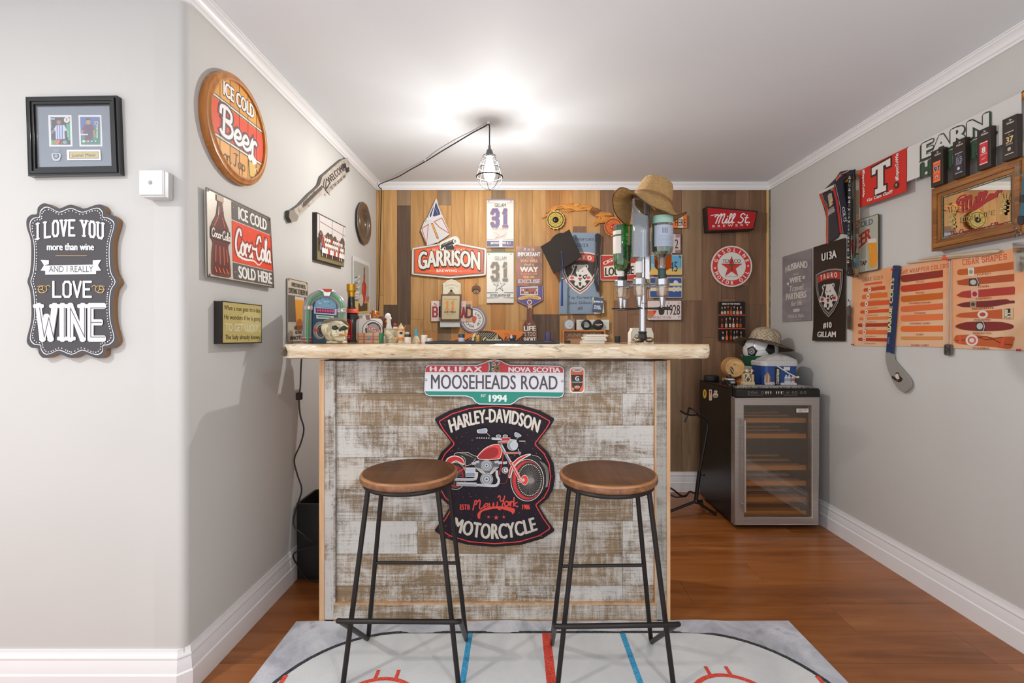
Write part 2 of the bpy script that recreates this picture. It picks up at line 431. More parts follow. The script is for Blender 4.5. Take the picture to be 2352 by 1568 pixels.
        for gi, q in enumerate(G):
            d = d0+gi*1.1e-6*(50/max(10, len(G)))
            ww = w
            if q[-1] is None: q = q[:-1]; ww = w*.62
            if len(q) > 2 or warp: pass
            pts = [out(a/tot, b) if st != 'c' else (x0+(x1-x0)*(a/tot), y1+(y0-y1)*b+(flow(a/tot) if flow else 0)) if not warp else warp(a/tot, b) for a, b in q]
            if st == 'k':      # straight strokes, each with square ends
                for si, (p_, q_) in enumerate(zip(pts, pts[1:])): s.seg(p_, q_, ww*(hh if not warp else warp.h), m, d+(si % 6)*6e-6)
                continue
            cl = len(pts) > 3 and abs(pts[0][0]-pts[-1][0])+abs(pts[0][1]-pts[-1][1]) < 1e-6
            if cl: pts = pts[:-1]
            s.line(pts, ww*(hh if not warp else warp.h), m, d=d, closed=cl)
    def arc(s, cx, cy, r, a0, a1, h, flip=False):
        k = s.sx/s.sy
        def f(u, v): a = radians(a0+(a1-a0)*u); R = r+(-h*v if flip else h*v); return (cx+R*cos(a), cy+R*sin(a)*k)
        f.h = h; return f
    def arcw(self, **k):
        pass
    def build(s, name='print', parent=None):
        if s.mb.v: return s.mb.build(name, parent, flat=True)
    def panel(s, name, parent, pts, th, m, bevel=0, side=None, d=0, holes=None):
        b = MB(); b.prism(pts, s.T, d-th, d, m, holes, side); return b.build(name, parent, bevel=bevel)
    def plate(s, name, parent, m, th=.004, nx=24, ny=24, side=None, pts=None):  # subdivided sheet that follows disp
        r = s.r; b = MB(); vs = []
        for d in (0, -th): vs += [s.T(r[0]+(r[2]-r[0])*i/nx, r[1]+(r[3]-r[1])*j/ny, d) for j in range(ny+1) for i in range(nx+1)]
        n = (nx+1)*(ny+1); fs = []
        for j in range(ny):
            for i in range(nx): a = j*(nx+1)+i; q = (a, a+1, a+nx+2, a+nx+1); fs += [q, tuple(n+k for k in q[::-1])]
        edge = [i for i in range(nx+1)]+[j*(nx+1)+nx for j in range(1, ny+1)]+[ny*(nx+1)+i for i in range(nx-1, -1, -1)]+[j*(nx+1) for j in range(ny-1, 0, -1)]
        for i in range(len(edge)): a, c = edge[i], edge[(i+1) % len(edge)]; fs.append((a, n+a, n+c, c))
        b.add(vs, fs, m); return b.build(name, parent)
def sign(name, label, cat, pl, cor, rect=(0, 0, 100, 100), crop=None, group=None, disp=None):
    A = Art(pl, cor, rect, crop, disp=disp); c = sum(A.c, Vector())/4-A.n*.004
    t = thing(name, label, cat, c, group); A.t = t; return A, t
# ------------------------------------------------------------------ procedural surface materials
def paintm(name, c1, c2, bump=.06, rough=.7):
    n = NT(name); n.col(n.ramp(n.noise((1.3, 1.3, 1.3), 1, 3), [(.3, c1), (.7, c2)])); n.rough(rough)
    n.bump(n.noise((70, 70, 70), 1, 3), bump, .002); return n.m
WALL = paintm('wall_paint', '#c3c1bd', '#c8c6c2'); CEIL = paintm('ceiling_paint', '#e6ebf0', '#eaeff4', .05)
TRIMW = paintm('trim_paint', '#e9e9ea', '#eeeeef', .02, .35)
FLOORM = wood('laminate', '#74401c', '#9a5c2c', '#b07240', 'x', .55, .27, True, .16, .06)
EDGEW = wood('pine_edge', '#b58a62', '#cda37a', '#dcb893', 'z', 1, .6, False)
RAW = {'T': wood('barn_tan', '#a37844', '#bf9159', '#cda56e', 'z', .8, .62), 'O': wood('barn_orange', '#a06c36', '#bd8448', '#cf985a', 'z', .8, .6),
       'B': wood('barn_brown', '#6f5036', '#87644a', '#9a7757', 'z', .8, .62), 'D': wood('barn_dark', '#4b382a', '#624b3a', '#78614c', 'z', .8, .65),
       'G': wood('barn_grey', '#7b6248', '#957a5c', '#a98e6e', 'z', .8, .65), 'R': wood('barn_deep', '#5f4533', '#76583f', '#8a6b50', 'z', .8, .62)}  # R: right-hand planks, the dimmer light there partly put into this brown
def whitewash(name, brown, mid, white, amount, axis='x'):
    n = NT(name); off, rnd = rnd_off(n)
    st = {'x': (4, 60, 150), 'z': (150, 60, 4)}[axis]; sw = {'x': (75, 60, 7), 'z': (7, 60, 75)}[axis]
    saw = n.noise(st, 1, 5, .3, .7, off); ver = n.noise(sw, 1, 5, .4, .7, off); big = n.noise((4, 4, 6), 1, 4, .8, .65, off)
    fine = n.noise((220, 220, 260), 1, 2, 0, .6, off)
    base = n.ramp(saw, [(.3, brown), (.7, mid)])
    s = n.math('ADD', n.math('MULTIPLY', ver, .5), n.math('MULTIPLY', big, .95)); s = n.math('ADD', s, n.math('MULTIPLY', saw, .45))
    s = n.math('ADD', s, n.math('MULTIPLY', fine, .35)); s = n.math('ADD', s, n.math('MULTIPLY', rnd, .1))
    mask = n.ramp(n.math('SUBTRACT', s, amount), [(.36, 0.0), (.60, .82)])
    n.col(n.mix(mask, base, white)); n.rough(.6); n.bump(n.math('ADD', saw, n.math('MULTIPLY', fine, .8)), .6, .004); return n.m
WW = whitewash('whitewashed_board', '#72614c', '#917f68', '#dad8d4', .65)
WW2 = whitewash('whitewashed_board_brown', '#7a644a', '#988163', '#d8d4cd', .72)
WWV = whitewash('whitewashed_stile', '#6b5b49', '#8b7b67', '#cfccc8', .64, 'z')
WWG = whitewash('grey_stile', '#6d665c', '#857d71', '#b3b0a9', .68, 'z')
# ------------------------------------------------------------------ room shell
b = MB(); b.box((-3.5, 0, -.06), (1.96, 3.72, -.012), '#5d3a22'); FLOOR = struct(b.build('floor', flat=True))
y = 0; rr = random.Random(3)
protos = {}
while y < 3.62:
    y1 = y+.19; x = -3.4+rr.random()*1.1
    x0s = [-3.5]
    while x < 1.9: x0s.append(x); x += 1.21
    x0s.append(1.93)
    for a, c in zip(x0s, x0s[1:]):
        if c < -1.3 and y > 1.7: continue
        a2 = max(a, -1.12) if y > 1.6 else a
        if c-a2 < .03: continue
        b = MB(); b.box((a2+.0006, y+.0006, -.011), (c-.0006, min(y1, 3.62)-.0006, 0), FLOORM); b.build('board', FLOOR, flat=True)
    y = y1
b = MB(); b.box((-3.5, -1.0, H), (1.96, 3.72, H+.1), CEIL); struct(b.build('ceiling', flat=True))
b = MB(); b.box((XR, -1.0, -.012), (XR+.1, 3.72, H), WALL); struct(b.build('wall_right', flat=True))
b = MB(); b.box((-1.2, YB+.022, -.012), (XR, 3.72, H), WALL); WB = struct(b.build('wall_back', flat=True))
r = .025; pts = [(-1.2, 3.62), (-1.2, YF), (XL-r, YF)]+[(XL-r+r*sin(radians(a)), YF+r-r*cos(radians(a))) for a in (15, 30, 45, 60, 75, 90)]+[(XL, 3.62)]
b = MB(); b.prism(pts, lambda x, y, d: Vector((x, y, d)), -.012, H, WALL); struct(b.build('wall_left'))
b = MB(); b.box((-3.5, YF, -.012), (-1.2, YF+.1, H), WALL); struct(b.build('wall_entry', flat=True))
def sweep(path, prof):      # offsets to the right of the path; list of per-segment meshes
    P = [Vector(p) for p in path]; n = len(P); N = []
    for a, c in zip(P, P[1:]): t = (c-a).normalized(); N.append(Vector((t.y, -t.x)))
    def off(i, d):
        if i == 0: return P[0]+N[0]*d
        if i == n-1: return P[-1]+N[-1]*d
        m = (N[i-1]+N[i]).normalized(); return P[i]+m*(d/m.dot(N[i]))
    return [([Vector((*off(i, d), z)) for d, z in prof]+[Vector((*off(i+1, d), z)) for d, z in prof]) for i in range(n-1)]
def sweep_build(names, path, prof, m, groups):
    S = sweep(path, prof); k = len(prof); fs = [(j, (j+1) % k, k+(j+1) % k, k+j) for j in range(k)]+[tuple(range(k))[::-1], tuple(range(k, 2*k))]
    for nm, idx in zip(names, groups):
        b = MB()
        for i in idx: b.add(S[i], fs, m)
        struct(b.build(nm, bevel=0))
BASEP = [(0, 0), (.016, 0), (.016, .072), (.012, .077), (.012, .082), (.0105, .1), (.0075, .118), (.0095, .122), (.0095, .127), (.005, .134), (.005, .15), (0, .15)]
CROWN = [(0, H-.052), (.011, H-.052), (.011, H-.043), (.018, H-.038), (.02, H-.028), (.028, H-.016), (.036, H-.012), (.036, H-.005), (.042, H-.005), (.042, H), (0, H)]
path = [(-3.4, YF), (XL-.022, YF), (XL, YF+.022), (XL, YB), (XR, YB), (XR, -.98)]
sweep_build(['baseboard_entry', 'baseboard_left', 'baseboard_back', 'baseboard_right'], path, BASEP, TRIMW, [[0, 1], [2], [3], [4]])
sweep_build(['trim_1', 'trim_2', 'trim_3', 'trim_4'], path, CROWN, TRIMW, [[0, 1], [2], [3], [4]])
# reclaimed planks of the back wall: seams and butt joints read off the photo
seams = [864, 881, 912, 943, 973, 1005, 1036, 1067, 1098, 1129, 1160, 1192, 1223, 1254, 1285, 1316, 1347, 1379, 1410, 1441, 1472, 1503, 1534, 1566, 1612, 1657, 1690, 1721, 1761]
plan = ["O.", "T678T", "T700D", "G472D", "T733T", "T760O", "G471T", "T.", "T640O", "T700T", "G600O", "T690T", "T735O", "T722D", "O722D", "O650T", "T520B", "T745B", "B610T", "T690B",
        "B.", "T735B", "B640B", "B560G", "G690R", "R530B", "R445R", "B655R", "B700R", "R."]  # browner kinds at the right end partly carry the weaker light there
zz = lambda y: CH-(y-CY)*YB/F
ztop = H-.05; zbot = .15
for i in range(len(seams)-1):
    x0 = (seams[i]-CX)*YB/F; x1 = (seams[i+1]-CX)*YB/F; p = plan[i+1] if i+1 < len(plan) else 'R.'
    br = [ztop]
    kinds = [p[0]]
    if p[1] != '.': br.append(zz(int(p[1:4]))); kinds.append(p[4])
    lastz = br[-1]; extra = .75+rr.random()*.2
    if lastz-extra > zbot+.2: br.append(lastz-extra); kinds.append(rr.choice('TBG' if i < 20 else 'RBG'))
    br.append(zbot)
    for (a, c), k in zip(zip(br, br[1:]), kinds):
        dy = rr.random()*.003; b = MB(); b.box((x0+.0008, YB+dy, c+.0006), (x1-.0008, YB+.02, a-.0006), RAW[k]); b.build('plank', WB, flat=True)
b = MB(); b.box((1.834, YB-.012, .15), (1.845, YB+.02, ztop), '#e2b97f'); struct(b.build('trim_5', flat=True))
GALV = NT('mottled_metal'); GALV.col(GALV.ramp(GALV.noise((60, 60, 14), 1, 4, 1), [(.35, '#5a5247'), (.6, '#8b8270'), (.75, '#b9b3a4')])); GALV.rough(.45); GALV.b.inputs['Metallic'].default_value = .3; GALV = GALV.m
b = MB(); b.box((1.845, YB-.01, .15), (XR-.0005, YB+.02, ztop), GALV); struct(b.build('trim_6', flat=True))
# ------------------------------------------------------------------ ceiling lights behind the camera
for k, lo in enumerate((L1, L2)):
    x, yv = lo.location.x, lo.location.y
    t = thing('ceiling_light', ['round white downlight in the ceiling before the chalkboard sign wall', 'round white downlight in the ceiling near the right wall'][k], 'ceiling light', (x, yv, H-.01), 'recessed ceiling lights')
    b = MB(); b.lathe([(.082, H-.0005), (.1, H-.0005), (.1, H-.006), (.082, H-.01), (.082, H-.0005)], (x, yv, 0), '#f2f2f2', 32); b.build('rim', t)
    b = MB(); b.lathe([(.001, H-.004), (.081, H-.004)], (x, yv, 0), mat('#fff6e8', .5, 0, 6), 32); b.build('lens', t)
# ------------------------------------------------------------------ bar
X0, X1 = -.829, .603; YT, YP = 1.955, 1.975
bar = thing('bar_cabinet', 'whitewashed plank fronted bar cabinet with light wood edges', 'bar', (-.11, YP, 0))
b = MB(); b.box((X0, YT-.002, 0), (-.808, YP+.36, 1.07), EDGEW); b.build('side_panel', bar, flat=True)
b = MB(); b.box((.589, YT-.002, 0), (X1, YP+.36, 1.07), EDGEW); b.build('side_panel', bar, flat=True)
b = MB(); b.box((-.8079, YP+.0005, .012), (.5889, YP+.014, 1.068), '#4a3a2c'); b.build('backing_board', bar, flat=True)
b = MB(); b.box((-.8079, YP+.0145, .5), (.5889, YP+.35, .518), EDGEW); b.box((-.8079, YP+.0145, .06), (.5889, YP+.35, .078), EDGEW); b.build('shelf', bar, flat=True)
for a, c, m, sd in ((-.8078, -.771, WWV, 1), (.5475, .5888, WWG, -1)):
    b = MB(); b.box((a, YT, .0), (c, YP, 1.068), m); b.build('stile', bar, bevel=.001)
    b = MB(); q = c if sd > 0 else a; b.box((q, YT+.001, .078), (q+sd*.006, YP, 1.066), WWV if sd > 0 else EDGEW); b.build('edge_strip', bar, flat=True)
b = MB(); b.box((-.7708, YT, .012), (.5473, YP, .072), WW2); b.build('bottom_rail', bar, bevel=.001)
b = MB(); b.box((-.7708, YT, .0722), (.5473, YP, .0785), EDGEW); b.build('edge_strip', bar, flat=True)
b = MB(); b.box((-.8078, YT, -.0), (.5888, YP, .0115), '#b98a5c'); b.build('plinth', bar, flat=True)
xr = lambda p: (p-CX)*YP/F; zr = lambda y: CH-(y-CY)*YP/F
rowy = [829, 903, 976, 1049, 1122, 1195, 1270, 1343, 1392]
joint = [[1438], [1429], [915, 1254], [838, 1330], [1010, 1452], [960, 1429], [1160, 1429], [770, 1185, 1429]]
wmix = [[0, 0], [1, 0], [0, 1, 0], [1, 0, 0], [0, 1, 0], [0, 1, 0], [1, 1, 0], [1, 0, 1, 0]]
for i in range(8):
    xs = [-.7648]+[xr(j) for j in joint[i] if xr(j) > -.76]+[.5412]; z1 = min(zr(rowy[i]), 1.068); z0 = max(zr(rowy[i+1]), .0786)
    for k, (a, c) in enumerate(zip(xs, xs[1:])):
        b = MB(); dy = rr.random()*.0025
        b.box((a+.0006, YP-.006+dy, z0+.0006), (c-.0006, YP, z1-.0006), (WW, WW2)[wmix[i][k % len(wmix[i])]]); b.build('plank', bar, flat=True)
# live-edge slab
n = NT('spalted_wood')
g = n.noise((3.2, 9, 22), 1, 5, 1.2, .6); spots = n.noise((9, 20, 38), 1, 4, 1.6, .6); warm = n.noise((2.2, 6, 6), 1, 2, .4)
c = n.ramp(g, [(.3, '#b8946a'), (.46, '#d4bd99'), (.62, '#e4d6bb'), (.8, '#d0b48c')])
c = n.mix(n.ramp(warm, [(.5, 0.0), (.75, .4)]), c, '#b8834c'); c = n.mix(n.ramp(spots, [(.60, 0.0), (.70, .75)]), c, '#6e4425')
n.col(c); n.rough(.3); n.bump(n.math('ADD', n.noise((12, 30, 30), 1, 4, 1.5), n.math('MULTIPLY', spots, .7)), .55, .012)
n.b.inputs['Coat Weight'].default_value = 1; n.b.inputs['Coat Roughness'].default_value = .07; SLAB = n.m
from mathutils import noise as mn
XA, XB, ZT, ZB, YA, YZ = -.918, .719, 1.138, 1.081, 1.83, 2.40
prof = [(YZ, ZB), (YZ, ZT), (YA+.008, ZT), (YA+.001, ZT-.006), (YA, ZT-.02), (YA+.002, ZT-.038), (YA+.01, ZB+.004), (YA+.022, ZB)]
b = MB(); nx = 150; vs = []; fs = []
for i in range(nx+1):
    u = i/nx; x = XA+(XB-XA)*u; e = max(0, 1-(x-XA)/.02)
    for j, (yy, z) in enumerate(prof):
        d = 0
        if j >= 2: d = (mn.noise(Vector((x*9, j*.6, 1)))*.006+mn.noise(Vector((x*30, j, 5)))*.0025)
        if j >= 5: d += max(0, mn.noise(Vector((x*4, 3, 1))))*.012
        zz2 = z
        if x > XB-.02: q = (x-XB+.02)/.02; d += q*q*.01
        vs.append((x+e*(.004 if j in (2, 3, 6, 7) else 0), yy+d+e*.006*(j >= 2), zz2+(mn.noise(Vector((x*14, j, 9)))*.0025 if j in (4, 5, 6) else 0)))
k = len(prof)
for i in range(nx):
    for j in range(k): fs.append((i*k+j, (i+1)*k+j, (i+1)*k+(j+1) % k, i*k+(j+1) % k))
fs += [tuple(range(k)), tuple(nx*k+j for j in range(k))[::-1]]
b.add(vs, fs, SLAB); slabt = thing('slab_counter', 'thick glossy live-edge wooden slab counter on the bar cabinet', 'counter', (-.1, 2.1, ZB)); b.build('slab', slabt)
BARK = NT('bark'); BARK.col(BARK.ramp(BARK.noise((40, 40, 40), 1, 5, 1), [(.35, '#3c332d'), (.6, '#8b7a68'), (.75, '#c9b79c')])); BARK.rough(.7); BARK.bump(BARK.noise((50, 50, 50), 1, 4, 1), .8, .01); BARK = BARK.m
b = MB()
for i in range(15):
    yy = YA+.012+i*.037; b.ball((XA+.002+rr.random()*.006, yy, ZB+.02+rr.random()*.012), .018+rr.random()*.006, BARK, 10, (.7, 1.3, 1))
b.build('bark_edge', slabt)
b = MB(); b.box((-.80, YT+.03, 1.0705), (.58, YP+.3, ZB-.0005), '#2e241c'); b.build('support_rail', slabt, flat=True)
# ------------------------------------------------------------------ rug
RUGM = NT('printed_pile'); q = RUGM.noise((5, 5, 5), 1, 6, .5, .65)
RUGM.col(RUGM.ramp(q, [(.3, '#96969c'), (.45, '#b9bbc3'), (.6, '#d3d4da'), (.7, '#a9a8b4')])); RUGM.rough(.9); RUGM.bump(RUGM.noise((300, 300, 300), 1, 2), .3, .003); RUGM = RUGM.m
ICE = NT('ice_print'); ICE.col(ICE.ramp(ICE.noise((4, 4, 4), 1, 5, .8), [(.3, '#c9cbcc'), (.6, '#d9dad9')])); ICE.rough(.9); ICE.bump(ICE.noise((300, 300, 300), 1, 2), .3, .003); ICE = ICE.m
def speck(name, a, c):
    n = NT(name); n.col(n.ramp(n.noise((160, 160, 160), 1, 3), [(.4, a), (.6, c)])); n.rough(.9); return n.m
RB, RR_, RK = speck('rug_blue', '#2f8fbe', '#4fa9d2'), speck('rug_red', '#cf3c2b', '#e45a45'), speck('rug_black', '#23282a', '#454b4d')
rug = thing('hockey_rink_rug', 'pale grey area rug printed with a hockey rink, under the two stools', 'rug', (.09, 1.3, 0))
A = Art(None, [(-.92, 1.949, .009), (1.085, 1.953, .009), (1.11, .68, .009), (-.905, .68, .009)], (-.92, -1.952, 1.085, -.68)); A.eps = .00012; A.lift = .0004
b = MB(); nx, ny = 60, 30; vs = []
for j in range(ny+1):
    for i in range(nx+1):
        u, v = i/nx, j/ny; p = A.T(-.92+2.005*u, -1.952+1.272*v, 0); wv = .006*max(0, sin(u*24+1.2)*sin(u*9))*max(0, 1-v*14)
        p.y -= 0; vs.append((p.x, p.y, p.z+wv))
nv = len(vs); vs += [(x, yv, .0005) for x, yv, z in vs]
fs = [(j*(nx+1)+i, j*(nx+1)+i+1, (j+1)*(nx+1)+i+1, (j+1)*(nx+1)+i)[::-1] for j in range(ny) for i in range(nx)]
ed = [i for i in range(nx+1)]+[j*(nx+1)+nx for j in range(1, ny+1)]+[ny*(nx+1)+i for i in range(nx-1, -1, -1)]+[j*(nx+1) for j in range(ny-1, 0, -1)]
fs += [(ed[i], ed[(i+1) % len(ed)], nv+ed[(i+1) % len(ed)], nv+ed[i]) for i in range(len(ed))]
b.add(vs, fs, RUGM); b.build('pile', rug)
RX0, RX1, RY0, RY1 = -.862, 1.045, -1.886, -.75
A.poly(rrect(RX0, RY0, RX1, RY1, .405, 14), RK); A.poly(rrect(RX0+.016, RY0+.016, RX1-.016, RY1-.016, .39, 14), ICE)
A.rect(-.216, RY0+.016, -.195, RY1, RB); A.rect(.378, RY0+.016, .399, RY1, RB); A.rect(.075, RY0+.016, .108, RY1, RR_)
def chord(x): # z-extent of rink at x
    c = RX0+.405 if x < 0 else RX1-.405; return RY0+.405-math.sqrt(max(0, .389**2-(x-c)**2))
for x in (-.812, .998): A.rect(x-.008, chord(x), x+.008, RY1-.3, RR_)
for x, yc in ((-.468, -1.485), (.672, -1.50)):
    A.ring(x, yc, .137, .016, RR_, 48); A.disc(x, yc, .02, RR_)
    for dx in (-.035, .035):
        A.rect(x+dx-.006, yc-.18, x+dx+.006, yc-.137, RR_); A.rect(x+dx-.006, yc+.137, x+dx+.006, yc+.18, RR_)
A.build('rink_print', rug)
# ------------------------------------------------------------------ stools
IRON = mat('#2e2a28', .42, .6); SEATW = wood('stained_seat', '#5c3820', '#82522f', '#9c6a42', 'y', 1.1, .38, False, .1, .2, .3); SEATE = wood('rim_highlight', '#8a5b38', '#a8744a', '#c08e62', 'x', 1, .45, False, .1, .1)  # SEATE: paler top rim, the edge highlight painted into the wood colour
def stool(t):
    OFF[t.name] = Vector((0, 0, 0)); R = .171; z = .69
    b = MB(); b.lathe([(.0005, z-.028), (R-.008, z-.028), (R-.001, z-.022), (R, z-.012), (R-.001, z-.006)], (0, 0, 0), SEATW, 48)
    b.lathe([(R-.001, z-.006), (R-.004, z-.0015), (R-.009, z)], (0, 0, 0), SEATE, 48); b.lathe([(R-.009, z), (.0005, z)], (0, 0, 0), SEATW, 48)
    b.build('seat', t)
    b = MB(); b.tube([(.152*cos(a), .152*sin(a), z-.037) for a in [2*pi*k/40 for k in range(40)]], .0085, IRON, 8, True); b.build('seat_ring', t)
    top = z-.04
    for sx in (-1, 1):
        b = MB(); b.tube([(sx*.118, -.095, top), (sx*.192, -.122, .0135)], .0085, IRON, 10); b.build('leg', t)
        b = MB(); b.tube([(sx*.122, .088, top), (sx*.184, .116, .05), (sx*.1865, .116, .026), (sx*.188, .108, .0185)], .0085, IRON, 10); b.build('leg', t)
    b = MB(); b.tube([(-.158, .103, .31), (.158, .103, .31)], .0065, IRON, 8); b.build('crossbar', t)
    p = [(-.188, .108, .0185), (-.2, -.13, .228), (-.199, -.145, .237), (-.188, -.152, .24), (.188, -.152, .24), (.199, -.145, .237), (.2, -.13, .228), (.188, .108, .0185)]
    b = MB(); b.tube(p, .0085, IRON, 10); b.build('footrest', t)
s1 = thing('bar_stool', 'round brown wooden bar stool with black metal legs, the one overlapping the motorcycle sign', 'stool', (-.403, 1.712, 0), 'bar stools'); stool(s1); s1.rotation_euler.z = radians(-.5)
s2 = s1.copy(); C.objects.link(s2); s2.location = (.302, 1.690, 0); s2.rotation_euler.z = radians(1.5)
s2['label'] = 'round brown wooden bar stool with black metal legs, the one nearer the wine cooler'
for ch in list(s1.children): c = ch.copy(); C.objects.link(c); c.parent = s2
# ------------------------------------------------------------------ pendant lamp
cab = mat('#1d1b1a', .5); cage = mat('#101010', .7)
bx, by = BULB.x, BULB.y
pt_ = thing('pendant_lamp', 'bare bulb pendant in a grey wire cage hanging from the ceiling', 'pendant lamp', (bx, by, 1.95))
b = MB(); b.lathe([(.004, 2.19), (.006, 2.185), (.007, 2.168), (.013, 2.164), (.018, 2.15), (.0205, 2.137), (.0205, 2.128), (.003, 2.128)][::-1], (bx, by, 0), '#5e5e5e', 24); b.build('socket', pt_)
BM = bpy.data.materials.new('lit_bulb'); BM.use_nodes = True; nt = BM.node_tree; nt.nodes.clear()
o = nt.nodes.new('ShaderNodeOutputMaterial'); a_ = nt.nodes.new('ShaderNodeAddShader'); t_ = nt.nodes.new('ShaderNodeBsdfTransparent'); e_ = nt.nodes.new('ShaderNodeEmission')
e_.inputs[0].default_value = (1, .97, .9, 1); e_.inputs[1].default_value = 3; nt.links.new(t_.outputs[0], a_.inputs[0]); nt.links.new(e_.outputs[0], a_.inputs[1]); nt.links.new(a_.outputs[0], o.inputs[0])
b = MB(); b.lathe([(.0005, 1.993), (.012, 1.996), (.024, 2.008), (.030, 2.025), (.031, 2.04), (.027, 2.07), (.018, 2.1), (.014, 2.127)], (bx, by, 0), BM, 24); b.build('bulb', pt_)
b = MB(); ring = lambda r, z, w=.0016: b.tube([(bx+r*cos(a), by+r*sin(a), z) for a in [2*pi*k/32 for k in range(32)]], w, cage, 6, True)
for r, z, w_ in ((.034, 2.13, .002), (.047, 2.097, .0016), (.057, 2.064, .0016), (.069, 2.02, .0034)): ring(r, z, w_)
for k in range(6):
    a = 2*pi*k/6+.35; pr = cr([(.034, 2.13), (.047, 2.097), (.057, 2.064), (.069, 2.02), (.062, 1.99), (.04, 1.962), (.012, 1.952), (0, 1.951)], 4)
    b.tube([(bx+r*cos(a), by+r*sin(a), z) for r, z in pr], .0015, cage, 6)
b.build('cage', pt_)
hook = Vector((bx, by, H-.012))
pz = lambda px, py, d: (lambda Y: Vector(((px-CX)*Y/F, Y, H-d)))(F*(H-d-CH)/(CY-py))
cp = [(bx, by, 2.185), (bx, by, 2.24), (bx, by, H-.03), (bx-.006, by+.003, H-.012), (bx-.03, by+.03, H-.014)]+[tuple(pz(x, y, .012+.012*sin(i*2.1)**2)) for i, (x, y) in enumerate([(1085, 305), (1050, 326), (1010, 350), (978, 370), (940, 391), (912, 407)])]
cp += [(-1.055, 3.53, H-.03), (-1.052, 3.545, H-.055), (-1.052, 3.572, H-.08), (-1.062, 3.578, 1.9), (-1.069, 3.578, 1.55), (-1.08, 3.578, 1.2), (-1.082, 3.578, .7), (-1.08, 3.578, .2)]
b = MB(); b.tube(cr(cp, 4), .0035, cab, 6); b.build('cord', pt_)
for p in (cp[3], cp[8], cp[11]):
    b = MB(); b.box((p[0]-.006, p[1]-.003, p[2]-.001), (p[0]+.006, p[1]+.003, min(H-.0003, p[2]+.014)), '#e8e8e8'); b.build('cord_clip', pt_)
# ------------------------------------------------------------------ wine cooler
FX0, FX1, FY0, FY1 = 1.279, 1.789, 2.905, 3.46
wf = thing('wine_cooler', 'tall black wine cooler with steel framed glass door and wooden shelf fronts', 'wine cooler', (1.53, 3.2, 0))
BLK = mat('#12100f', .35); STEEL = NT('brushed_steel'); STEEL.col(STEEL.ramp(STEEL.noise((3, 3, 220), 1, 3), [(.3, '#aaa39d'), (.7, '#b9b2ac')])); STEEL.rough(.36); STEEL.b.inputs['Metallic'].default_value = .75; STEEL = STEEL.m
INS = mat('#33230f', .6)
b = MB(); b.box((FX0, FY0+.035, .03), (FX0+.03, FY1, .845), BLK); b.box((FX1-.03, FY0+.035, .03), (FX1, FY1, .845), BLK); b.box((FX0+.03, FY1-.03, .03), (FX1-.03, FY1, .845), BLK)
b.box((FX0+.03, FY0+.035, .03), (FX1-.03, FY1-.03, .05), BLK); b.box((FX0+.03, FY0+.035, .79), (FX1-.03, FY1-.03, .845), BLK); b.build('cabinet_body', wf, bevel=.003)
b = MB(); b.box((FX0+.0305, FY0+.05, .0505), (FX0+.034, FY1-.031, .7895), INS); b.box((FX1-.034, FY0+.05, .0505), (FX1-.0305, FY1-.031, .7895), INS); b.box((FX0+.034, FY1-.034, .0505), (FX1-.034, FY1-.031, .7895), INS); b.build('interior_lining', wf, flat=True)
for (x, y_) in ((FX0+.04, FY0+.06), (FX1-.04, FY0+.06), (FX0+.04, FY1-.05), (FX1-.04, FY1-.05)):
    b = MB(); b.cyl((x, y_, .0005), (x, y_, .0298), .018, '#181818', 12); b.build('foot', wf)
b = MB(); b.box((FX0+.008, FY0-.022, .8), (FX1+.004, FY0+.034, .846), mat('#16130f', .2)); b.build('control_panel', wf, bevel=.004)
b = MB(); b.box((FX0-.001, FY0-.012, .8465), (FX1+.004, FY1, .852), mat('#15120f', .3)); b.build('top', wf, bevel=.002)
dz0, dz1 = .03, .797; y0, y1 = FY0-.015, FY0+.03
ox = [(FX0, dz0), (FX1, dz0), (FX1, dz1), (FX0, dz1)]; ix = [(FX0+.058, dz0+.044), (FX1-.042, dz0+.044), (FX1-.042, dz1-.047), (FX0+.058, dz1-.047)]
b = MB(); b.prism(ox, lambda x, z, d: Vector((x, d, z)), y1, y0, STEEL, [ix]); dfr = b.build('door_frame', wf, bevel=.003)
b = MB(); b.box((ix[0][0]+.0005, FY0+.002, ix[0][1]+.0005), (ix[1][0]-.0005, FY0+.008, ix[2][1]-.0005), glass('#f4e6d0', .05)); b.build('door_glass', wf, flat=True)
b = MB(); hx = FX0+.047; b.tube([(hx, y0-.035, dz0+.09), (hx, y0-.035, dz1-.13)], .008, STEEL, 12)
for z in (dz0+.13, dz1-.17): b.cyl((hx, y0-.035, z), (hx, y0-.0003, z), .006, STEEL, 10)
b.build('handle', dfr)
SHM = wood('beech_front', '#a8804c', '#c49a64', '#d0a974', 'x', 1, .5, False)
for z in (.648, .551, .355, .258, .158, .075):
    b = MB(); b.box((FX0+.036, FY0+.055, z-.014), (FX1-.036, FY0+.072, z+.014), SHM)
    for k in range(3): b.box((FX0+.036, FY0+.12+k*.12, z-.006), (FX1-.036, FY0+.15+k*.12, z+.004), SHM)
    b.build('shelf', wf, flat=True)
A = Art(('Y', FY0-.0223), [(1690, 893), (1883, 893), (1883, 912), (1690, 912)], (0, 0, 193, 19)); A.lift = .0008
G_ = '#b9b6b0'
for x in (26, 34, 57, 104, 127, 134, 146, 155): A.ring(x+4, 8, 2.2, .5, G_, 16)
for x in (42, 115): A.rect(x, 6, x+8, 11, '#4a4744')
for x in (65, 70, 76, 89, 94, 100): A.disc(x+4, 7, 1.5, '#e8e4dc', 12); A.rect(x+3.4, 9, x+4.6, 12, '#e8e4dc')
A.line([(28, 12), (28, 14), (60, 14), (60, 12)], .4, G_); A.line([(110, 12), (110, 14), (140, 14), (140, 12)], .4, G_)
A.build('display_print', wf)
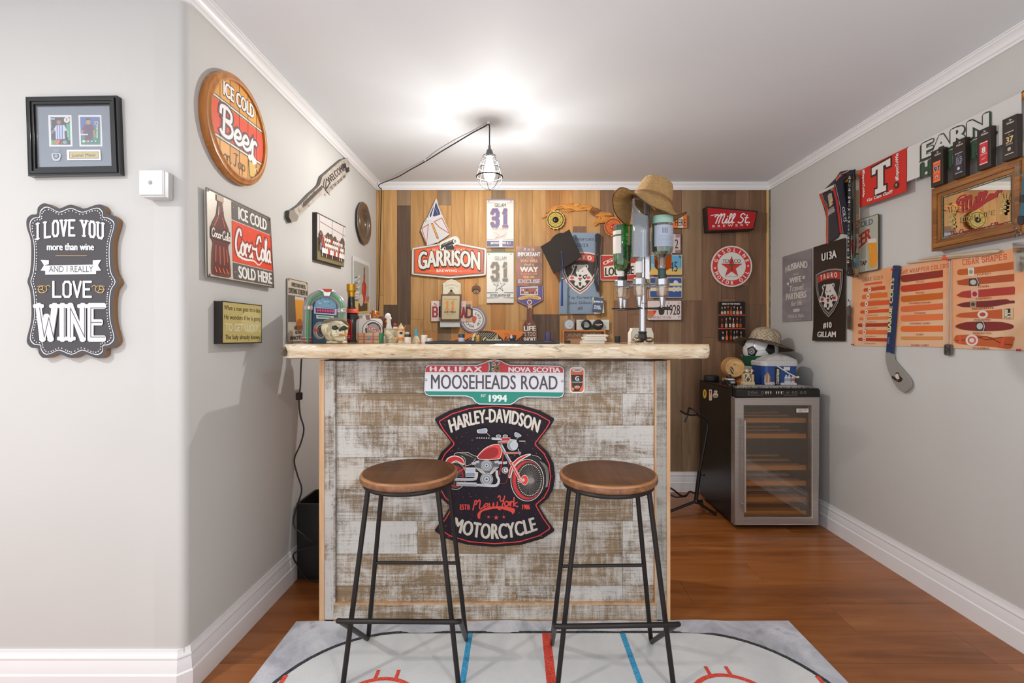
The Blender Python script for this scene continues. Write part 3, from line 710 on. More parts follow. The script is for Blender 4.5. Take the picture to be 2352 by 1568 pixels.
A = Art(('Y', FY0+.0018), [(1829, 938), (1857, 938), (1857, 947), (1829, 947)], (0, 0, 28, 9)); A.lift = .0004
A.rect(0, 0, 28, 9, '#dcd6cc'); A.text('UNION WINE', 4, 2, 25, 5, '#3a342e', 'b'); A.rect(4, 6.2, 14, 6.8, '#7a746c'); A.build('name_label', wf)
A = Art(('X', FX0-.0006), [(1608, 870), (1687, 893), (1687, 1200), (1608, 1140)]); A.crop = (1520, 860, 4.13); A.lift = .0003
def stick(cx, cy, w_, h_, bgc, fn):
    A.poly(A.pp(*[(cx+w_/2*x, cy+h_/2*y) for x, y in circ(0, 0, 1, 20)]) if fn == 'o' else A.pp(*[(cx+x, cy+y) for x, y in rrect(-w_/2, -h_/2, w_/2, h_/2, min(w_, h_)/2.2, 4)]), bgc)
stick(408, 183, 36, 88, '#e0b23c', 'o'); stick(408, 180, 8, 40, '#3a2c18', 'r'); stick(463, 195, 28, 108, '#e9e2d6', 'r'); stick(463, 200, 18, 80, '#dd8f2e', 'r'); stick(463, 215, 8, 40, '#f4e7cf', 'r'); stick(463, 162, 16, 22, '#5a3450', 'o')
stick(513, 165, 34, 28, '#e8d3c0', 'o'); stick(511, 200, 52, 44, '#dad7d2', 'r'); stick(511, 206, 40, 16, '#8a8580', 'r'); stick(514, 168, 18, 14, '#c98a76', 'o'); A.build('sticker', wf)
# black bin and cable on the left
t = thing('waste_bin', 'black open bin standing beside the bar at the left wall', 'bin', (-.99, 2.42, 0))
b = MB(); BK_ = mat('#151312', .45)
o_ = rrect(-1.088, 2.30, -.88, 2.52, .015); i_ = rrect(-1.08, 2.308, -.888, 2.512, .012); lp = lambda x, y, d: Vector((x, y, d))
b.prism(o_, lp, .0005, .006, BK_); b.prism(o_, lp, .006, .355, BK_, [i_]); b.build('bin_wall', t)
b = MB(); b.prism(rrect(-1.09, 2.298, -.878, 2.522, .015), lp, .355, .363, BK_, [i_]); b.build('rim', t)
t = thing('power_cable', 'black power cable with an inline switch hanging from the bar top at left', 'cable', Pt(692, 825, 2.25))
P2 = lambda x, y: tuple(Pt(x, y, 2.25))
b = MB(); b.tube(cr([P2(693, 815), P2(691, 850), P2(690, 885), P2(687, 920), P2(690, 955), P2(698, 985), P2(690, 1020), P2(676, 1055), P2(683, 1090), P2(693, 1125), P2(681, 1165), P2(674, 1205), P2(695, 1225)], 4)
                      + cr([tuple(Pt(705, 1235, 2.26)), tuple(Pt(721, 1250, 2.27)), tuple(Pt(690, 1262, 2.27)), tuple(Pt(673, 1275, 2.27)), tuple(Pt(685, 1300, 2.28)), (-1.02, 2.28, .01), (-.95, 2.27, .006), (-.86, 2.285, .006)], 4), .0035, cab, 6); b.build('cord', t)
b = MB(); a_, c_ = Pt(681, 901, 2.25), Pt(693, 918, 2.25); b.box((a_.x, 2.24, c_.z), (c_.x, 2.262, a_.z), '#120f0e'); b.build('switch', t, bevel=.003)
# ------------------------------------------------------------------ signs
def fr(name, label, cat, x0, y0, x1, y1, Y, crop=(0, 0, 1), group=None, q=None, disp=None):
    return sign(name, label, cat, ('Y', Y), q or [(x0, y0), (x1, y0), (x1, y1), (x0, y1)], (x0, y0, x1, y1), crop, group, disp)
def tx(A, s, x0, y0, x1, y1, m, st='b', **k):      # text box in crop pixels
    a, b = A.px(x0, y0), A.px(x1, y1); A.text(s, a[0], a[1], b[0], b[1], m, st, **k)
def qt(A, s, q, m, st='b', **k):                   # text in a crop-pixel quad tl,tr,br,bl
    P = [A.px(*p) for p in q]
    def f(u, v): return tuple((P[3][i]*(1-u)+P[2][i]*u)*(1-v)+(P[0][i]*(1-u)+P[1][i]*u)*v for i in (0, 1))
    f.h = math.hypot(P[0][0]-P[3][0], P[0][1]-P[3][1])*A.sy/A.sx; A.text(s, 0, 0, 1, 1, m, st, warp=f, **k)
def ql(A, pts, w, m, **k): A.line(A.pp(*pts), w, m, **k)
def qp(A, pts, m, **k): A.poly(A.pp(*pts), m, **k)
def qc(A, x, y, r, m, ry=None, n=24): qp(A, circ(x, y, r, n, ry), m)
def sc_(pts, cx, cy, k, ky=None): return [(cx+(x-cx)*k, cy+(y-cy)*(ky or k)) for x, y in pts]
WH, BKc = '#e6e4df', '#1f1b1a'
# --- framed player cards
A, t = fr('picture_frame', 'black framed display of two trading cards above the chalkboard sign', 'picture frame', 56, 219, 268, 402, 1.537, (50, 210, 7.84), q=[(56, 221), (266, 218), (273, 399), (62, 403)])
FB = mat('#141414', .18, 0, 0, .5)
for k, (a, d, th) in enumerate(((0, -.004, .018), (5, 0, .02), (11, -.004, .016), (17, -.008, .012))):
    o_ = [(56+a, 219+a), (268-a, 219+a), (268-a, 402-a), (56+a, 402-a)]; a2 = a+(5.9 if k < 3 else 4); i_ = [(56+a2, 219+a2), (268-a2, 219+a2), (268-a2, 402-a2), (56+a2, 402-a2)]
    A.panel('frame_moulding', t, o_, th, FB, .0008, d=d, holes=[i_])
A.panel('mount_board', t, [(77, 240), (247, 240), (247, 381), (77, 381)], .004, '#74808e', d=-.012)
A.lift = -.0118
for x0, x1 in ((410, 850), (958, 1392)): qp(A, [(x0, 395), (x1-18, 395), (x1, 968), (x0+18, 968)], '#ecebf0')
qp(A, [(450, 432), (800, 432), (815, 935), (468, 935)], '#2c2a30'); qp(A, [(735, 560), (805, 540), (812, 850), (770, 850)], '#3fae7c'); qp(A, [(466, 850), (560, 850), (540, 932), (468, 932)], '#55a860')
qp(A, [(560, 580), (700, 575), (755, 670), (705, 690), (715, 830), (550, 838), (545, 690), (500, 670)], '#cfd9ea')
for x in (575, 620, 665): ql(A, [(x, 585), (x+4, 835)], 2.2, '#5b6fb8')
qc(A, 605, 520, 40, '#a8705a', 52); qp(A, [(566, 505), (572, 470), (638, 470), (645, 505), (605, 488)], '#2a1c18'); qc(A, 750, 485, 52, '#e8e6ea'); qc(A, 748, 480, 18, '#b9a36a', 30)
ql(A, [(520, 660), (480, 730)], 4, '#a8705a'); qp(A, [(470, 670), (530, 690), (520, 720), (468, 705)], '#2f7fc0'); qp(A, [(530, 850), (640, 850), (600, 930), (560, 930)], '#d8674e'); qc(A, 720, 890, 45, '#7fb0a0', 30); qc(A, 660, 905, 16, '#d2303a'); qc(A, 745, 885, 14, '#4a72c8')
ql(A, [(462, 468), (530, 468)], 2.5, '#bfe0e4')
qp(A, [(995, 432), (1345, 432), (1355, 935), (1010, 935)], '#4d6fa8'); qp(A, [(1190, 700), (1350, 560), (1355, 935), (1010, 935), (1008, 830)], '#3a8a68')
qp(A, [(1070, 580), (1215, 570), (1255, 680), (1225, 690), (1220, 850), (1085, 850), (1070, 690), (1020, 680)], '#6a3348')
for x in (1110, 1150, 1190): ql(A, [(x, 590), (x+2, 850)], 1.6, '#37406e')
qc(A, 1145, 520, 40, '#c08a70', 54); qp(A, [(1103, 505), (1112, 462), (1175, 462), (1182, 500), (1145, 482)], '#3a2820'); ql(A, [(1245, 680), (1270, 800)], 3.4, '#c08a70'); ql(A, [(1040, 680), (1030, 740)], 3.4, '#c08a70')
A.poly([A.px(*p) for p in rrect(1260, 515, 1325, 575, 14)], '#d9c9c4'); qc(A, 1293, 548, 20, '#8c3a52'); ql(A, [(1010, 755), (1135, 755)], 2.6, '#f0eef2')
for x, c in ((1065, '#d9dde0'), (1145, '#d8474f'), (1212, '#4a7ab8'), (1280, '#3fa083')): qc(A, x, 878, 30, c, 22); qc(A, x, 878, 12, '#efe9e9', 9)
qt(A, 'STAR PLAYER', [(1322, 590), (1322, 815), (1297, 822), (1297, 590)], '#f2f2f5', 'h')
qt(A, 'GOAL HERO', [(490, 500), (490, 640), (472, 640), (472, 500)], '#a8c8d0', 'b'); qt(A, 'ICON STAR', [(790, 680), (792, 800), (772, 800), (772, 680)], '#e6f4ea', 'b')
qp(A, [(760, 1032), (1365, 1032), (1378, 1222), (768, 1222)], '#f0eff2'); qp(A, [(803, 1065), (1335, 1065), (1342, 1192), (808, 1192)], '#2b2a24'); qp(A, [(810, 1072), (1328, 1072), (1334, 1185), (815, 1185)], '#c8b682')
tx(A, 'Lionel Messi', 855, 1103, 1285, 1155, '#3a352a', 'r')
for i in range(4): ql(A, [(515+i*3, 1025+i*17), (630-i*2, 1025+i*17)], .7, '#aeb7c2')
qp(A, cr([(500, 1100), (645, 1100), (650, 1170), (625, 1225), (575, 1232), (525, 1225), (498, 1170)], 3, True), '#c0c6ce', holes=[A.pp(*cr([(525, 1115), (622, 1115), (622, 1165), (600, 1195), (573, 1202), (547, 1195), (525, 1165)], 3, True))]); qc(A, 573, 1150, 34, '#9aa3b0')
A.build('card_print', t)
A.panel('glazing', t, [(77, 240), (247, 240), (247, 381), (77, 381)], .0008, glass('#ffffff', .03), d=-.008)
# --- wall sensor
t = thing('wall_sensor', 'small white square sensor box on the wall right of the chalkboard sign', 'sensor', (-1.17, 1.53, 1.66))
b = MB(); a, c = Pt(318.6, 390, 1.515), Pt(373.6, 447.5, 1.515); b.box((a.x+.006, 1.52, c.z-.006), (c.x+.002, 1.5585, a.z+.001), mat('#cccccc', .35)); b.build('housing', t, bevel=.003)
b = MB(); b.box((a.x, 1.515, c.z), (c.x, 1.523, a.z), mat('#d6d6d6', .3)); b.build('cover', t, bevel=.002)
b = MB(); q = Pt(345, 419, 1.515); b.ball((q.x, 1.515, q.z), .0065, '#a9a9a9', 14, (1, .5, 1)); b.build('lens', t)
# --- chalkboard
A, t = fr('chalkboard_sign', 'scalloped dark chalkboard sign with white lettering on the front left wall', 'sign', 61, 466, 276, 824, 1.54, (0, 180, 2.307))
ol = [(228, 662), (262, 668), (310, 690), (375, 668), (440, 690), (500, 672), (535, 668), (558, 690), (562, 718), (590, 722), (622, 745), (622, 780), (600, 860), (598, 960), (608, 1030), (632, 1078), (608, 1120), (598, 1190), (602, 1290), (622, 1370), (620, 1405), (592, 1428), (562, 1432), (560, 1462), (535, 1482), (500, 1478), (440, 1458), (380, 1482), (310, 1458), (262, 1476), (228, 1480), (205, 1455), (200, 1430), (165, 1425), (143, 1400), (145, 1365), (165, 1280), (165, 1180), (158, 1120), (145, 1075), (158, 1030), (165, 960), (163, 860), (142, 790), (142, 745), (165, 722), (195, 718), (200, 685)]
so = cr(ol, 3, True); A.panel('board', t, A.pp(*so), .018, mat('#474447', .7), .001, side='#8a6644')
A.poly(A.pp(*sc_(so, 382, 1073, .925, .955)), '#dcdcde', holes=[A.pp(*sc_(so, 382, 1073, .908, .945))])
dots = sc_(cr(ol, 6, True), 382, 1073, .86, .92)
acc = 0
for p, q in zip(dots, dots[1:]+dots[:1]):
    acc += math.hypot(q[0]-p[0], q[1]-p[1])
    if acc > 11: qc(A, p[0], p[1], 3.2, '#e2e2e4', n=8); acc = 0; A.k -= .93
arch = lambda A, x0, x1, yb, yt, sag: (lambda u, v: A.px(x0+(x1-x0)*u, (yb+(yt-yb)*v)+sag*((2*u-1)**2)))
def wa(A, s, x0, x1, yt, yb, sag, m, st='b', h=None, **k): f = arch(A, x0, x1, yb, yt, sag); f.h = h or abs(yb-yt)/A.crop[2]; A.text(s, 0, 0, 1, 1, m, st, warp=f, **k)
wa(A, 'I LOVE YOU', 202, 552, 752, 832, 18, '#e4e4e6', 'k', serif=True, w=.15)
tx(A, 'more than wine', 250, 874, 500, 910, '#e0e0e2', 'h'); ql(A, [(298, 940), (462, 940)], 1.6, '#c09a5e')
qp(A, [(218, 962), (262, 964), (262, 984), (242, 990), (245, 1020), (218, 1018), (236, 990)], '#dededf'); qp(A, [(538, 962), (494, 964), (494, 984), (512, 990), (512, 1020), (538, 1018), (522, 990)], '#dededf')
qp(A, [(242, 992), (512, 986), (512, 1036), (243, 1040)], '#e2e2e3'); tx(A, 'AND I REALLY', 262, 994, 496, 1026, '#4a484a', 'r')
tx(A, 'LOVE', 286, 1078, 484, 1157, '#e4e4e6', 'k', w=.15)
for sg in (1, -1):
    f = lambda x, y: (380+sg*x, y)
    ql(A, [f(110, 1104), f(120, 1096), f(132, 1104), f(128, 1120), f(142, 1134), f(165, 1134), f(174, 1118), f(164, 1102), f(150, 1104), f(152, 1116), f(160, 1116)], 1.5, '#c9a25e', smooth=4); ql(A, [f(142, 1132), f(150, 1120), f(176, 1118), f(164, 1130)], 1.2, '#c9a25e', smooth=3); ql(A, [f(130, 1104), f(150, 1098), f(178, 1102)], 1.2, '#c9a25e', smooth=3)
tx(A, 'WINE', 208, 1206, 562, 1378, '#e0e0e2', 'k', serif=True, w=.19); tx(A, 'WINE', 214, 1216, 560, 1370, '#5c5a5c', 'k', w=.03)
A.build('lettering', t)
# --- round beer sign on the left wall
R = .2; cyy, cz = 1.823, 1.95; XF = XL+.03
A, t = sign('round_beer_sign', 'round orange and red wooden sign reading Beer, highest on the left wall', 'sign', None, [(XF-.008, cyy-R, cz+R), (XF-.008, cyy+R, cz+R), (XF-.008, cyy+R, cz-R), (XF-.008, cyy-R, cz-R)], (-100, -100, 100, 100))
OW = wood('amber_rim', '#8a4f1c', '#b06d28', '#c98a3c', 'z', 1, .35, False, .1, .1, .4)
b = MB(); RX = Matrix.Rotation(pi/2, 3, 'Y'); b.lathe([(.172, -.0215), (.172, 0), (.178, .001), (.186, -.003), (.194, -.004), (R, -.010), (R, -.028), (.15, -.028)], (XF, cyy, cz), OW, 64, M=RX); b.build('rim', t)
disk = circ(0, 0, 86, 64)
for k in range(6):      # separate vertical boards
    xa, xb = [-85.8, -58, -29, 0, 29, 58, 85.8][k:k+2]; X9 = [xa+.4+(xb-xa-.8)*i/8 for i in range(9)]; h9 = lambda x: math.sqrt(86**2-x*x); b = MB()
    for u_, v_ in zip(X9, X9[1:]):
        q = [A.T(x, y, d) for d in (0, -.012) for x, y in ((u_, -h9(u_)), (v_, -h9(v_)), (v_, h9(v_)), (u_, h9(u_)))]; b.add(q, [(0, 1, 2, 3), (0, 1, 5, 4), (2, 3, 7, 6), (1, 2, 6, 5), (3, 0, 4, 7)], ['#d9993f', '#dfa24a', '#cf9040'][k % 3])
    b.build('board', t)
A.lift = .0003
lx = lambda y: math.sqrt(86**2-y*y)
def band(y0, y1, m): A.poly([(-lx(y)+0, y) for y in (y0, (y0+y1)/2, y1)]+[(lx(y), y) for y in (y1, (y0+y1)/2, y0)], m)
band(-27, 33, '#dc471c')
for y in (-32, 36): band(y-3.5, y+3.5, '#2c2422'); band(y-1.8, y+1.8, '#ddd3c4')
for x in (-58, -29, 0, 29, 58): A.line([(x, -lx(x)+0), (x, lx(x))], .7, '#4a3220')
A.text('ICE COLD', -50, -70, 50, -45, '#ece6e0', 'h', ol='#453a52'); A.text('Beer', -60, -24, 58, 27, '#ece8e2', 'c', ol='#5a4152', w=.13)
A.text('on Tap', -48, 48, 20, 72, '#3a2c26', 'c', w=.06)
A.poly([(30, 40), (56, 40), (53, 76), (33, 76)], '#7d6a52'); A.poly([(32, 46), (54, 46), (51, 73), (35, 73)], '#d9b04a'); A.ring(59, 58, 6, 2, '#d8d2c8', 20)
for x, y, r in ((34, 38, 6), (43, 35, 7), (52, 39, 6), (47, 43, 5)): A.disc(x, y, r, '#ece8e2', 16)
A.build('lettering', t)
# --- cola tin sign
cur = lambda u, v: -.001*math.sin(pi*v)+.007*max(0, u+v-1.2)
A, t = sign('cola_tin_sign', 'bent metal cola sign with a glass bottle on its left side, on the left wall', 'sign', ('X', -1.085), [(471, 428), (621, 500), (627, 662), (474, 636)], (0, 0, 100, 100), (430, 400, 3.647), disp=cur)
A.plate('plate', t, mat('#cfc7bb', .35, .2), .002); GY = '#5a524c'; A.lift = .0012
A.line([(1, 1), (99, 1), (99, 99), (1, 99)], 1.2, '#4a423d', closed=True)
A.grid(35, 2.5, 98.5, 24, GY, 8, 3); A.grid(35, 25.5, 99, 75, '#dc4018', 8, 6); A.grid(35, 76.5, 98.5, 96.5, GY, 8, 3)
A.text('ICE COLD', 44, 6, 92, 20.5, WH, 'h'); A.text('SOLD HERE', 42, 79.5, 96, 94, WH, 'h')
A.text('Coca-Cola', 38, 34, 96, 64, WH, 'c', ol='#8f2a1c', w=.12, slant=.15); A.line([(42, 66), (52, 69), (66, 68), (74, 72), (80, 67)], 2.4, WH, smooth=4, taper=.7)
rb = random.Random(5)
for i in range(70):
    x, y = rb.uniform(36, 97), rb.choice([rb.uniform(3, 24), rb.uniform(76, 96), rb.uniform(26, 74)]); A.poly([(x, y), (x+rb.uniform(.4, 2), y+rb.uniform(-.5, .5)), (x+rb.uniform(.2, 1), y+rb.uniform(.5, 1.2))], '#c9c1b5'); A.k -= .93
A.k += 1
BT = [(15, 5), (22, 5), (22.6, 9), (21.5, 11), (22.5, 18), (24, 27), (29, 37), (31.5, 47), (31, 54), (28.5, 60), (30, 70), (30.5, 78), (31, 92), (28, 96), (9, 96), (6, 92), (6.5, 78), (7, 70), (8.5, 60), (6, 54), (5.5, 47), (8, 37), (13, 27), (14.5, 18), (15.5, 11), (14.4, 9)]
A.poly(cr(BT, 3, True), '#6a3a30'); A.poly(cr(sc_(BT[4:-4], 18.5, 60, .86, .97), 3, True), '#5c1f18')
for x0, y0, x1, y1 in ((12, 62, 11, 80), (17, 62, 17, 82), (22, 62, 22.5, 82), (26, 64, 27, 78), (15.5, 28, 10, 40), (21, 28, 24, 38)): A.line([(x0, y0), (x1, y1)], 1.3, '#b5573e')
A.line([(15, 6), (21.6, 6)], 5, '#b9a68e'); A.line([(16.4, 16), (15.6, 26)], .8, '#e0c8b4')
for x in (10, 15, 20, 25): A.line([(x, 87), (x+2, 92)], 1.2, '#d96a44')
A.grid(5.8, 41.5, 31.2, 55, '#4a2018', 4, 4); A.text('Coca-Cola', 6.2, 43, 31, 52.5, WH, 'c', w=.13, slant=.1)
for x, y in ((3, 3), (97, 3.5), (97, 97), (3, 97)): A.disc(x, y, 1, '#332c28', 10)
A.build('lettering', t)
# --- date sign
A, t = sign('quote_canvas', 'small yellow block sign with four lines of text, under the cola sign', 'sign', ('X', -1.07), [(510, 691), (601, 701), (601, 787), (510, 789)], (0, 0, 100, 100), (430, 400, 3.647))
A.panel('block', t, [(0, 0), (100, 0), (100, 100), (0, 100)], .0285, '#241d17', .001); A.lift = .0005
A.rect(1.5, 2, 98.5, 98, '#bfae6c'); A.poly(circ(70, 45, 26, 20, 30), '#cbbc80')
for s_, y0, y1, x0, x1, c, st in (('When a man goes on a date.', 9, 20, 4, 98, '#2f2a20', 'b'), ('He wonders if he is going', 31, 42, 4, 96, '#2f2a20', 'b'), ('TO GET LUCKY...', 52, 70, 7, 97, '#dcd6bc', 'b'), ('The lady already knows..', 79, 90, 6, 97, '#2f2a20', 'b')): A.text(s_, x0, y0, x1, y1, c, st)
A.build('lettering', t)
# --- paddle
A, t = sign('wooden_paddle', 'weathered grey canoe paddle sign with WELCOME on its blade', 'paddle', ('X', -1.078), [(-1.078, 2.15, 2.3), (-1.078, 3.05, 2.3), (-1.078, 3.05, 1.7), (-1.078, 2.15, 1.7)], (0, 0, 90, 60), (0, 0, 1))
PD = NT('weathered_paddle'); PD.col(PD.ramp(PD.noise((14, 14, 14), 1, 6, 1.5, .7), [(.32, '#6e655b'), (.45, '#a59b90'), (.7, '#c2b9ae')])); PD.rough(.7); PD.bump(PD.noise((40, 40, 40), 1, 4), .4, .006); PD = PD.m
ol = [(735, 424), (741, 405), (785, 367), (797, 363), (803, 373), (804, 388), (797, 402), (757, 443), (744, 446), (738, 447), (722, 463), (700, 484), (686, 497)]
A.panel('blade_and_shaft', t, A.pp(*(ol+[(673, 482), (690, 470), (712, 446), (728, 432)])), .016, PD, .003, side='#6b625a')
A.panel('grip', t, A.pp((686.5, 497), (682, 508), (670, 510), (664, 498), (665, 484), (672.6, 481.5)), .018, '#8f857a', .003, side='#3c3732')
A.crop = (430, 130, 4.48); A.lift = .0015
qt(A, 'WELCOME', [(1425, 1255), (1600, 1100), (1622, 1165), (1462, 1310)], '#2e2824', 'b'); qt(A, 'TO THE LOONEY BIN', [(1462, 1345), (1620, 1212), (1632, 1238), (1478, 1372)], '#3a332e', 'r')
ql(A, [(1605, 1130), (1625, 1120), (1635, 1170), (1660, 1160)], 2.6, '#2e2824'); ql(A, [(1410, 1260), (1405, 1340), (1460, 1420)], .7, '#3a332e', smooth=3); ql(A, [(1430, 1260), (1425, 1360), (1470, 1290)], .7, '#3a332e', smooth=3)
for i in range(14): x = 1190+i*14; ql(A, [(x, 1545-i*14), (x+10, 1500-i*13), (x+24, 1530-i*14)], .8, '#5a5148', smooth=2)
A.build('lettering', t)
# --- team photo
A, t = sign('team_photo', 'block mounted team photograph hung on the left wall below the paddle', 'photograph', ('X', -1.078), [(727, 487), (794, 521), (790, 613), (727, 596)], (0, 0, 100, 100), (700, 460, 6.535))
A.panel('block', t, [(0, 0), (100, 0), (100, 100), (0, 100)], .0205, '#2b2420', .001); A.lift = .0005
A.rect(2, 2, 100, 60, '#cfc8c4'); A.rect(2, 80, 100, 99, '#7d7450'); A.rect(2, 52, 100, 82, '#6f6a52')
for i in range(9): x = rb.uniform(10, 95); A.disc(x, 48-rb.uniform(0, 6), rb.uniform(4, 9), '#4e4c40', 12)
A.line([(9, 3), (9, 60)], .8, '#6f6c68'); A.line([(50, 3), (50, 40)], .8, '#6f6c68'); A.line([(9, 16), (98, 24)], .8, '#807c78'); A.line([(90, 3), (90, 60)], .8, '#6f6c68')
for row, (y, n_) in enumerate(((42, 11), (54, 12), (66, 12))):
    for i in range(n_):
        x = 12+i*80/n_+row*2; c = rb.choice(['#e0dcd8', '#d8d2ce', '#b0433a', '#e8e4e0']); A.poly([(x-3, y+5), (x+3, y+5), (x+3.6, y+16), (x-3.6, y+16)], c); A.disc(x, y+2, 2, '#9a6a52', 10)
        A.rect(x-2.6, y+16, x-.4, y+24, rb.choice(['#3b3634', '#cfc8c4', '#8a3a34'])); A.rect(x+.6, y+16, x+2.6, y+24, '#3b3634')
A.rect(5, 45, 9, 62, '#2d3346'); A.disc(7, 43, 2, '#9a6a52', 10); A.rect(5, 62, 9, 78, '#7d8aa0'); A.build('photo_print', t)
# --- pewter plate
t = thing('pewter_plate', 'round pewter plate with scalloped edge, on the left wall near the corner', 'plate', (XL+.01, 3.27, 1.94))
PW = mat('#8f8379', .3, .85); b = MB(); RX = Matrix.Rotation(pi/2, 3, 'Y'); vs = []; seg = 64; pr = [(.002, .006), (.07, .006), (.086, .008), (.095, .017), (.1, .021), (.128, .024), (.137, .022), (.138, .016), (.09, .001), (.002, .001)]
for r_, z_ in pr:
    for k in range(seg):
        a = 2*pi*k/seg; rr2 = r_*(1+.035*abs(sin(4*a))*(r_ > .1)); vs.append((XL+.002+z_, 3.27+rr2*cos(a), 1.938+rr2*sin(a)))
b.add(vs, [(j*seg+k, j*seg+(k+1) % seg, (j+1)*seg+(k+1) % seg, (j+1)*seg+k) for j in range(len(pr)-1) for k in range(seg)], PW); b.build('dish', t)
b = MB()
for r_ in (.05, .062, .1): b.tube([(XL+.0085+(.014 if r_ > .09 else 0), 3.27+r_*cos(a), 1.938+r_*sin(a)) for a in [2*pi*k/40 for k in range(40)]], .0012, PW, 6, True)
b.build('engraved_rings', t)
# --- tall tins on the left wall
A, t = sign('soda_tin_sign', 'white bordered tin sign with a slanted red soda bottle, low in the left wall corner', 'sign', ('X', -1.094), [(810, 586), (849, 604), (849, 722), (810, 728)], (0, 0, 100, 100), (700, 460, 6.535))
A.panel('plate', t, rrect(0, 0, 100, 100, 4, 3), .002, '#d4d4d2'); A.poly(rrect(6, 7, 94, 96, 5, 3), '#a7aaa0')
for i in range(7): A.line([(8, 40+i*8), (40, 30+i*9)], 3, '#c9cfc4'); A.line([(12, 36+i*9), (26, 33+i*10)], 2.5, '#4d5f88')
A.rect(6, 74, 94, 96, '#d9c06a'); A.poly(cr([(62, 26), (70, 26), (69, 38), (78, 48), (66, 76), (50, 74), (52, 46), (60, 38)], 3, True), '#b5311f'); A.line([(66, 14), (65, 30)], 6, '#8a4a38'); A.line([(58, 46), (56, 70)], 3, '#d96a50')
A.rect(6, 58, 34, 66, '#e6e2da'); A.text('Drink', 9, 59.5, 31, 64.5, '#5a3a34', 'b'); A.rect(30, 78, 84, 92, '#5a4a3c'); A.disc(46, 72, 12, '#c9c4ba')
for i in range(5): A.line([(60+i*7, 76), (62+i*8, 66)], 3, '#cf4a34')
A.build('tin_print', t)
A, t = sign('believe_tin_sign', 'cream and grey tin sign with a pint of orange beer, behind the jukebox', 'sign', ('X', -1.094), [(659, 637), (707, 648), (708, 783), (660, 787)], (0, 0, 100, 100), (640, 600, 6.818))
A.panel('plate', t, rrect(0, 0, 100, 100, 7, 3, 3), .002, '#c9c0ae', side='#4a3a30'); A.line(rrect(2, 1, 98, 99, 6, 3, 2.5), 1.2, '#6b5a4a', closed=True)
A.rect(4, 26, 96, 68, '#6a6258'); A.text('EVERYONE NEEDS..', 20, 6, 90, 12, '#4a443a', 'h'); A.text('SOMETHING TO BELIEVE IN', 6, 15, 96, 23, '#4a443a', 'h')
A.poly([(34, 28), (80, 28), (72, 74), (40, 74)], '#d98a2e'); A.poly([(36, 32), (78, 32), (72, 66), (42, 66)], '#eba23a'); A.rect(35, 27, 79, 32, '#d8d0c4'); A.disc(56, 74, 16, '#b5683a')
A.text('I BELIEVE', 30, 74, 70, 80, '#4a443a', 'h'); A.text("I'LL HAVE", 36, 82, 66, 87, '#4a443a', 'h'); A.text('ANOTHER', 10, 90, 92, 96, '#4a443a', 'h'); A.build('tin_print', t)
for k, (x, y) in enumerate(((7, 3), (93, 3))):
    b = MB(); p = A.T(x, y, .001); b.ball(p, .003, '#3a3430', 8); b.build('rivet', t)
# =================================================================== back wall
YW = YB-.014
c5 = (860, 420, 3.92); c2 = (860, 430, 7.465)
# flag
wav = lambda u, v: .008*math.sin(9*u+4*v)+.006*math.sin(5*v)
A, t = fr('provincial_flag', 'small white and blue flag with red triangles, pinned above the brewing sign', 'flag', 960, 455, 1040, 566, YW-.02, c2)
ol = [(1050, 205), (1072, 205), (1100, 330), (1160, 470), (1305, 795), (1200, 870), (1090, 940), (905, 1000), (850, 870), (795, 735), (850, 600), (930, 470), (1000, 320)]
A.panel('cloth', t, A.pp(*ol), .003, '#c9c5c3', .0005); A.lift = .0006
qp(A, [(1052, 245), (1135, 465), (1000, 508), (1005, 480)], '#2f3a68'); qp(A, [(1030, 290), (985, 470), (965, 520), (945, 480)], '#2f3a68'); qp(A, [(925, 490), (935, 530), (905, 510)], '#2f3a68'); qp(A, [(895, 545), (905, 570), (865, 600)], '#2f3a68')
RD = '#b5442b'
ql(A, [(1052, 245), (960, 560)], 1.1, '#dcd9d6'); ql(A, [(900, 560), (1010, 500)], 1.3, '#dcd9d6'); ql(A, [(1015, 300), (1090, 460)], .35, '#dcd9d6')
ql(A, [(1025, 590), (1155, 525), (1290, 790)], 1.6, RD, closed=False); ql(A, [(1290, 790), (1120, 690), (1025, 590)], 1.6, RD); ql(A, [(815, 705), (925, 635), (895, 975), (815, 705)], 1.6, RD)
qp(A, [(970, 620), (1000, 610), (1100, 855), (1098, 890), (1070, 875)], '#5a3a1c'); qp(A, [(978, 632), (998, 622), (1092, 855), (1092, 875), (1075, 865)], '#d8922e'); ql(A, [(880, 600), (930, 500), (985, 560), (1160, 470)], 1.2, '#dcd9d6'); A.build('flag_print', t)
b = MB(); b.tube([A.T(*A.px(1085, 1000), -.004), A.T(*A.px(1060, 190), -.004)], .0025, '#c9a26a', 6); b.build('stick', t)
# brewing sign
A, t = fr('brewing_sign', 'embossed orange hexagonal tin brewery sign with a cannon on top', 'sign', 945, 541, 1117, 640, YW-.012, c2)
ol = [(660, 1040), (1120, 962), (1135, 940), (1345, 842), (1400, 836), (1450, 870), (1466, 925), (1462, 962), (1905, 1048), (1920, 1070), (1908, 1495), (1890, 1508), (1290, 1556), (665, 1500), (640, 1478), (648, 1060)]
A.panel('plate', t, A.pp(*ol), .008, mat('#d8d3c9', .3), .001)
hexo = [(675, 1062), (1290, 960), (1890, 1070), (1880, 1482), (1290, 1532), (672, 1478)]; hexi = sc_(hexo, 1285, 1250, .965, .93); A.poly(A.pp(*hexo), '#35302d'); A.panel('raised_face', t, A.pp(*hexi), .003, mat('#e05a2c', .35), .0008, d=.003); A.lift = .0036
A.line(A.pp(*sc_(hexo, 1285, 1250, .985, .97)), .5, '#c9c4ba', closed=True)
f = lambda u, v: A.px(750+1070*u, (1418-75*(1-(2*u-1)**2))+(-(300-45*(1-(2*u-1)**2)))*v); f.h = 33
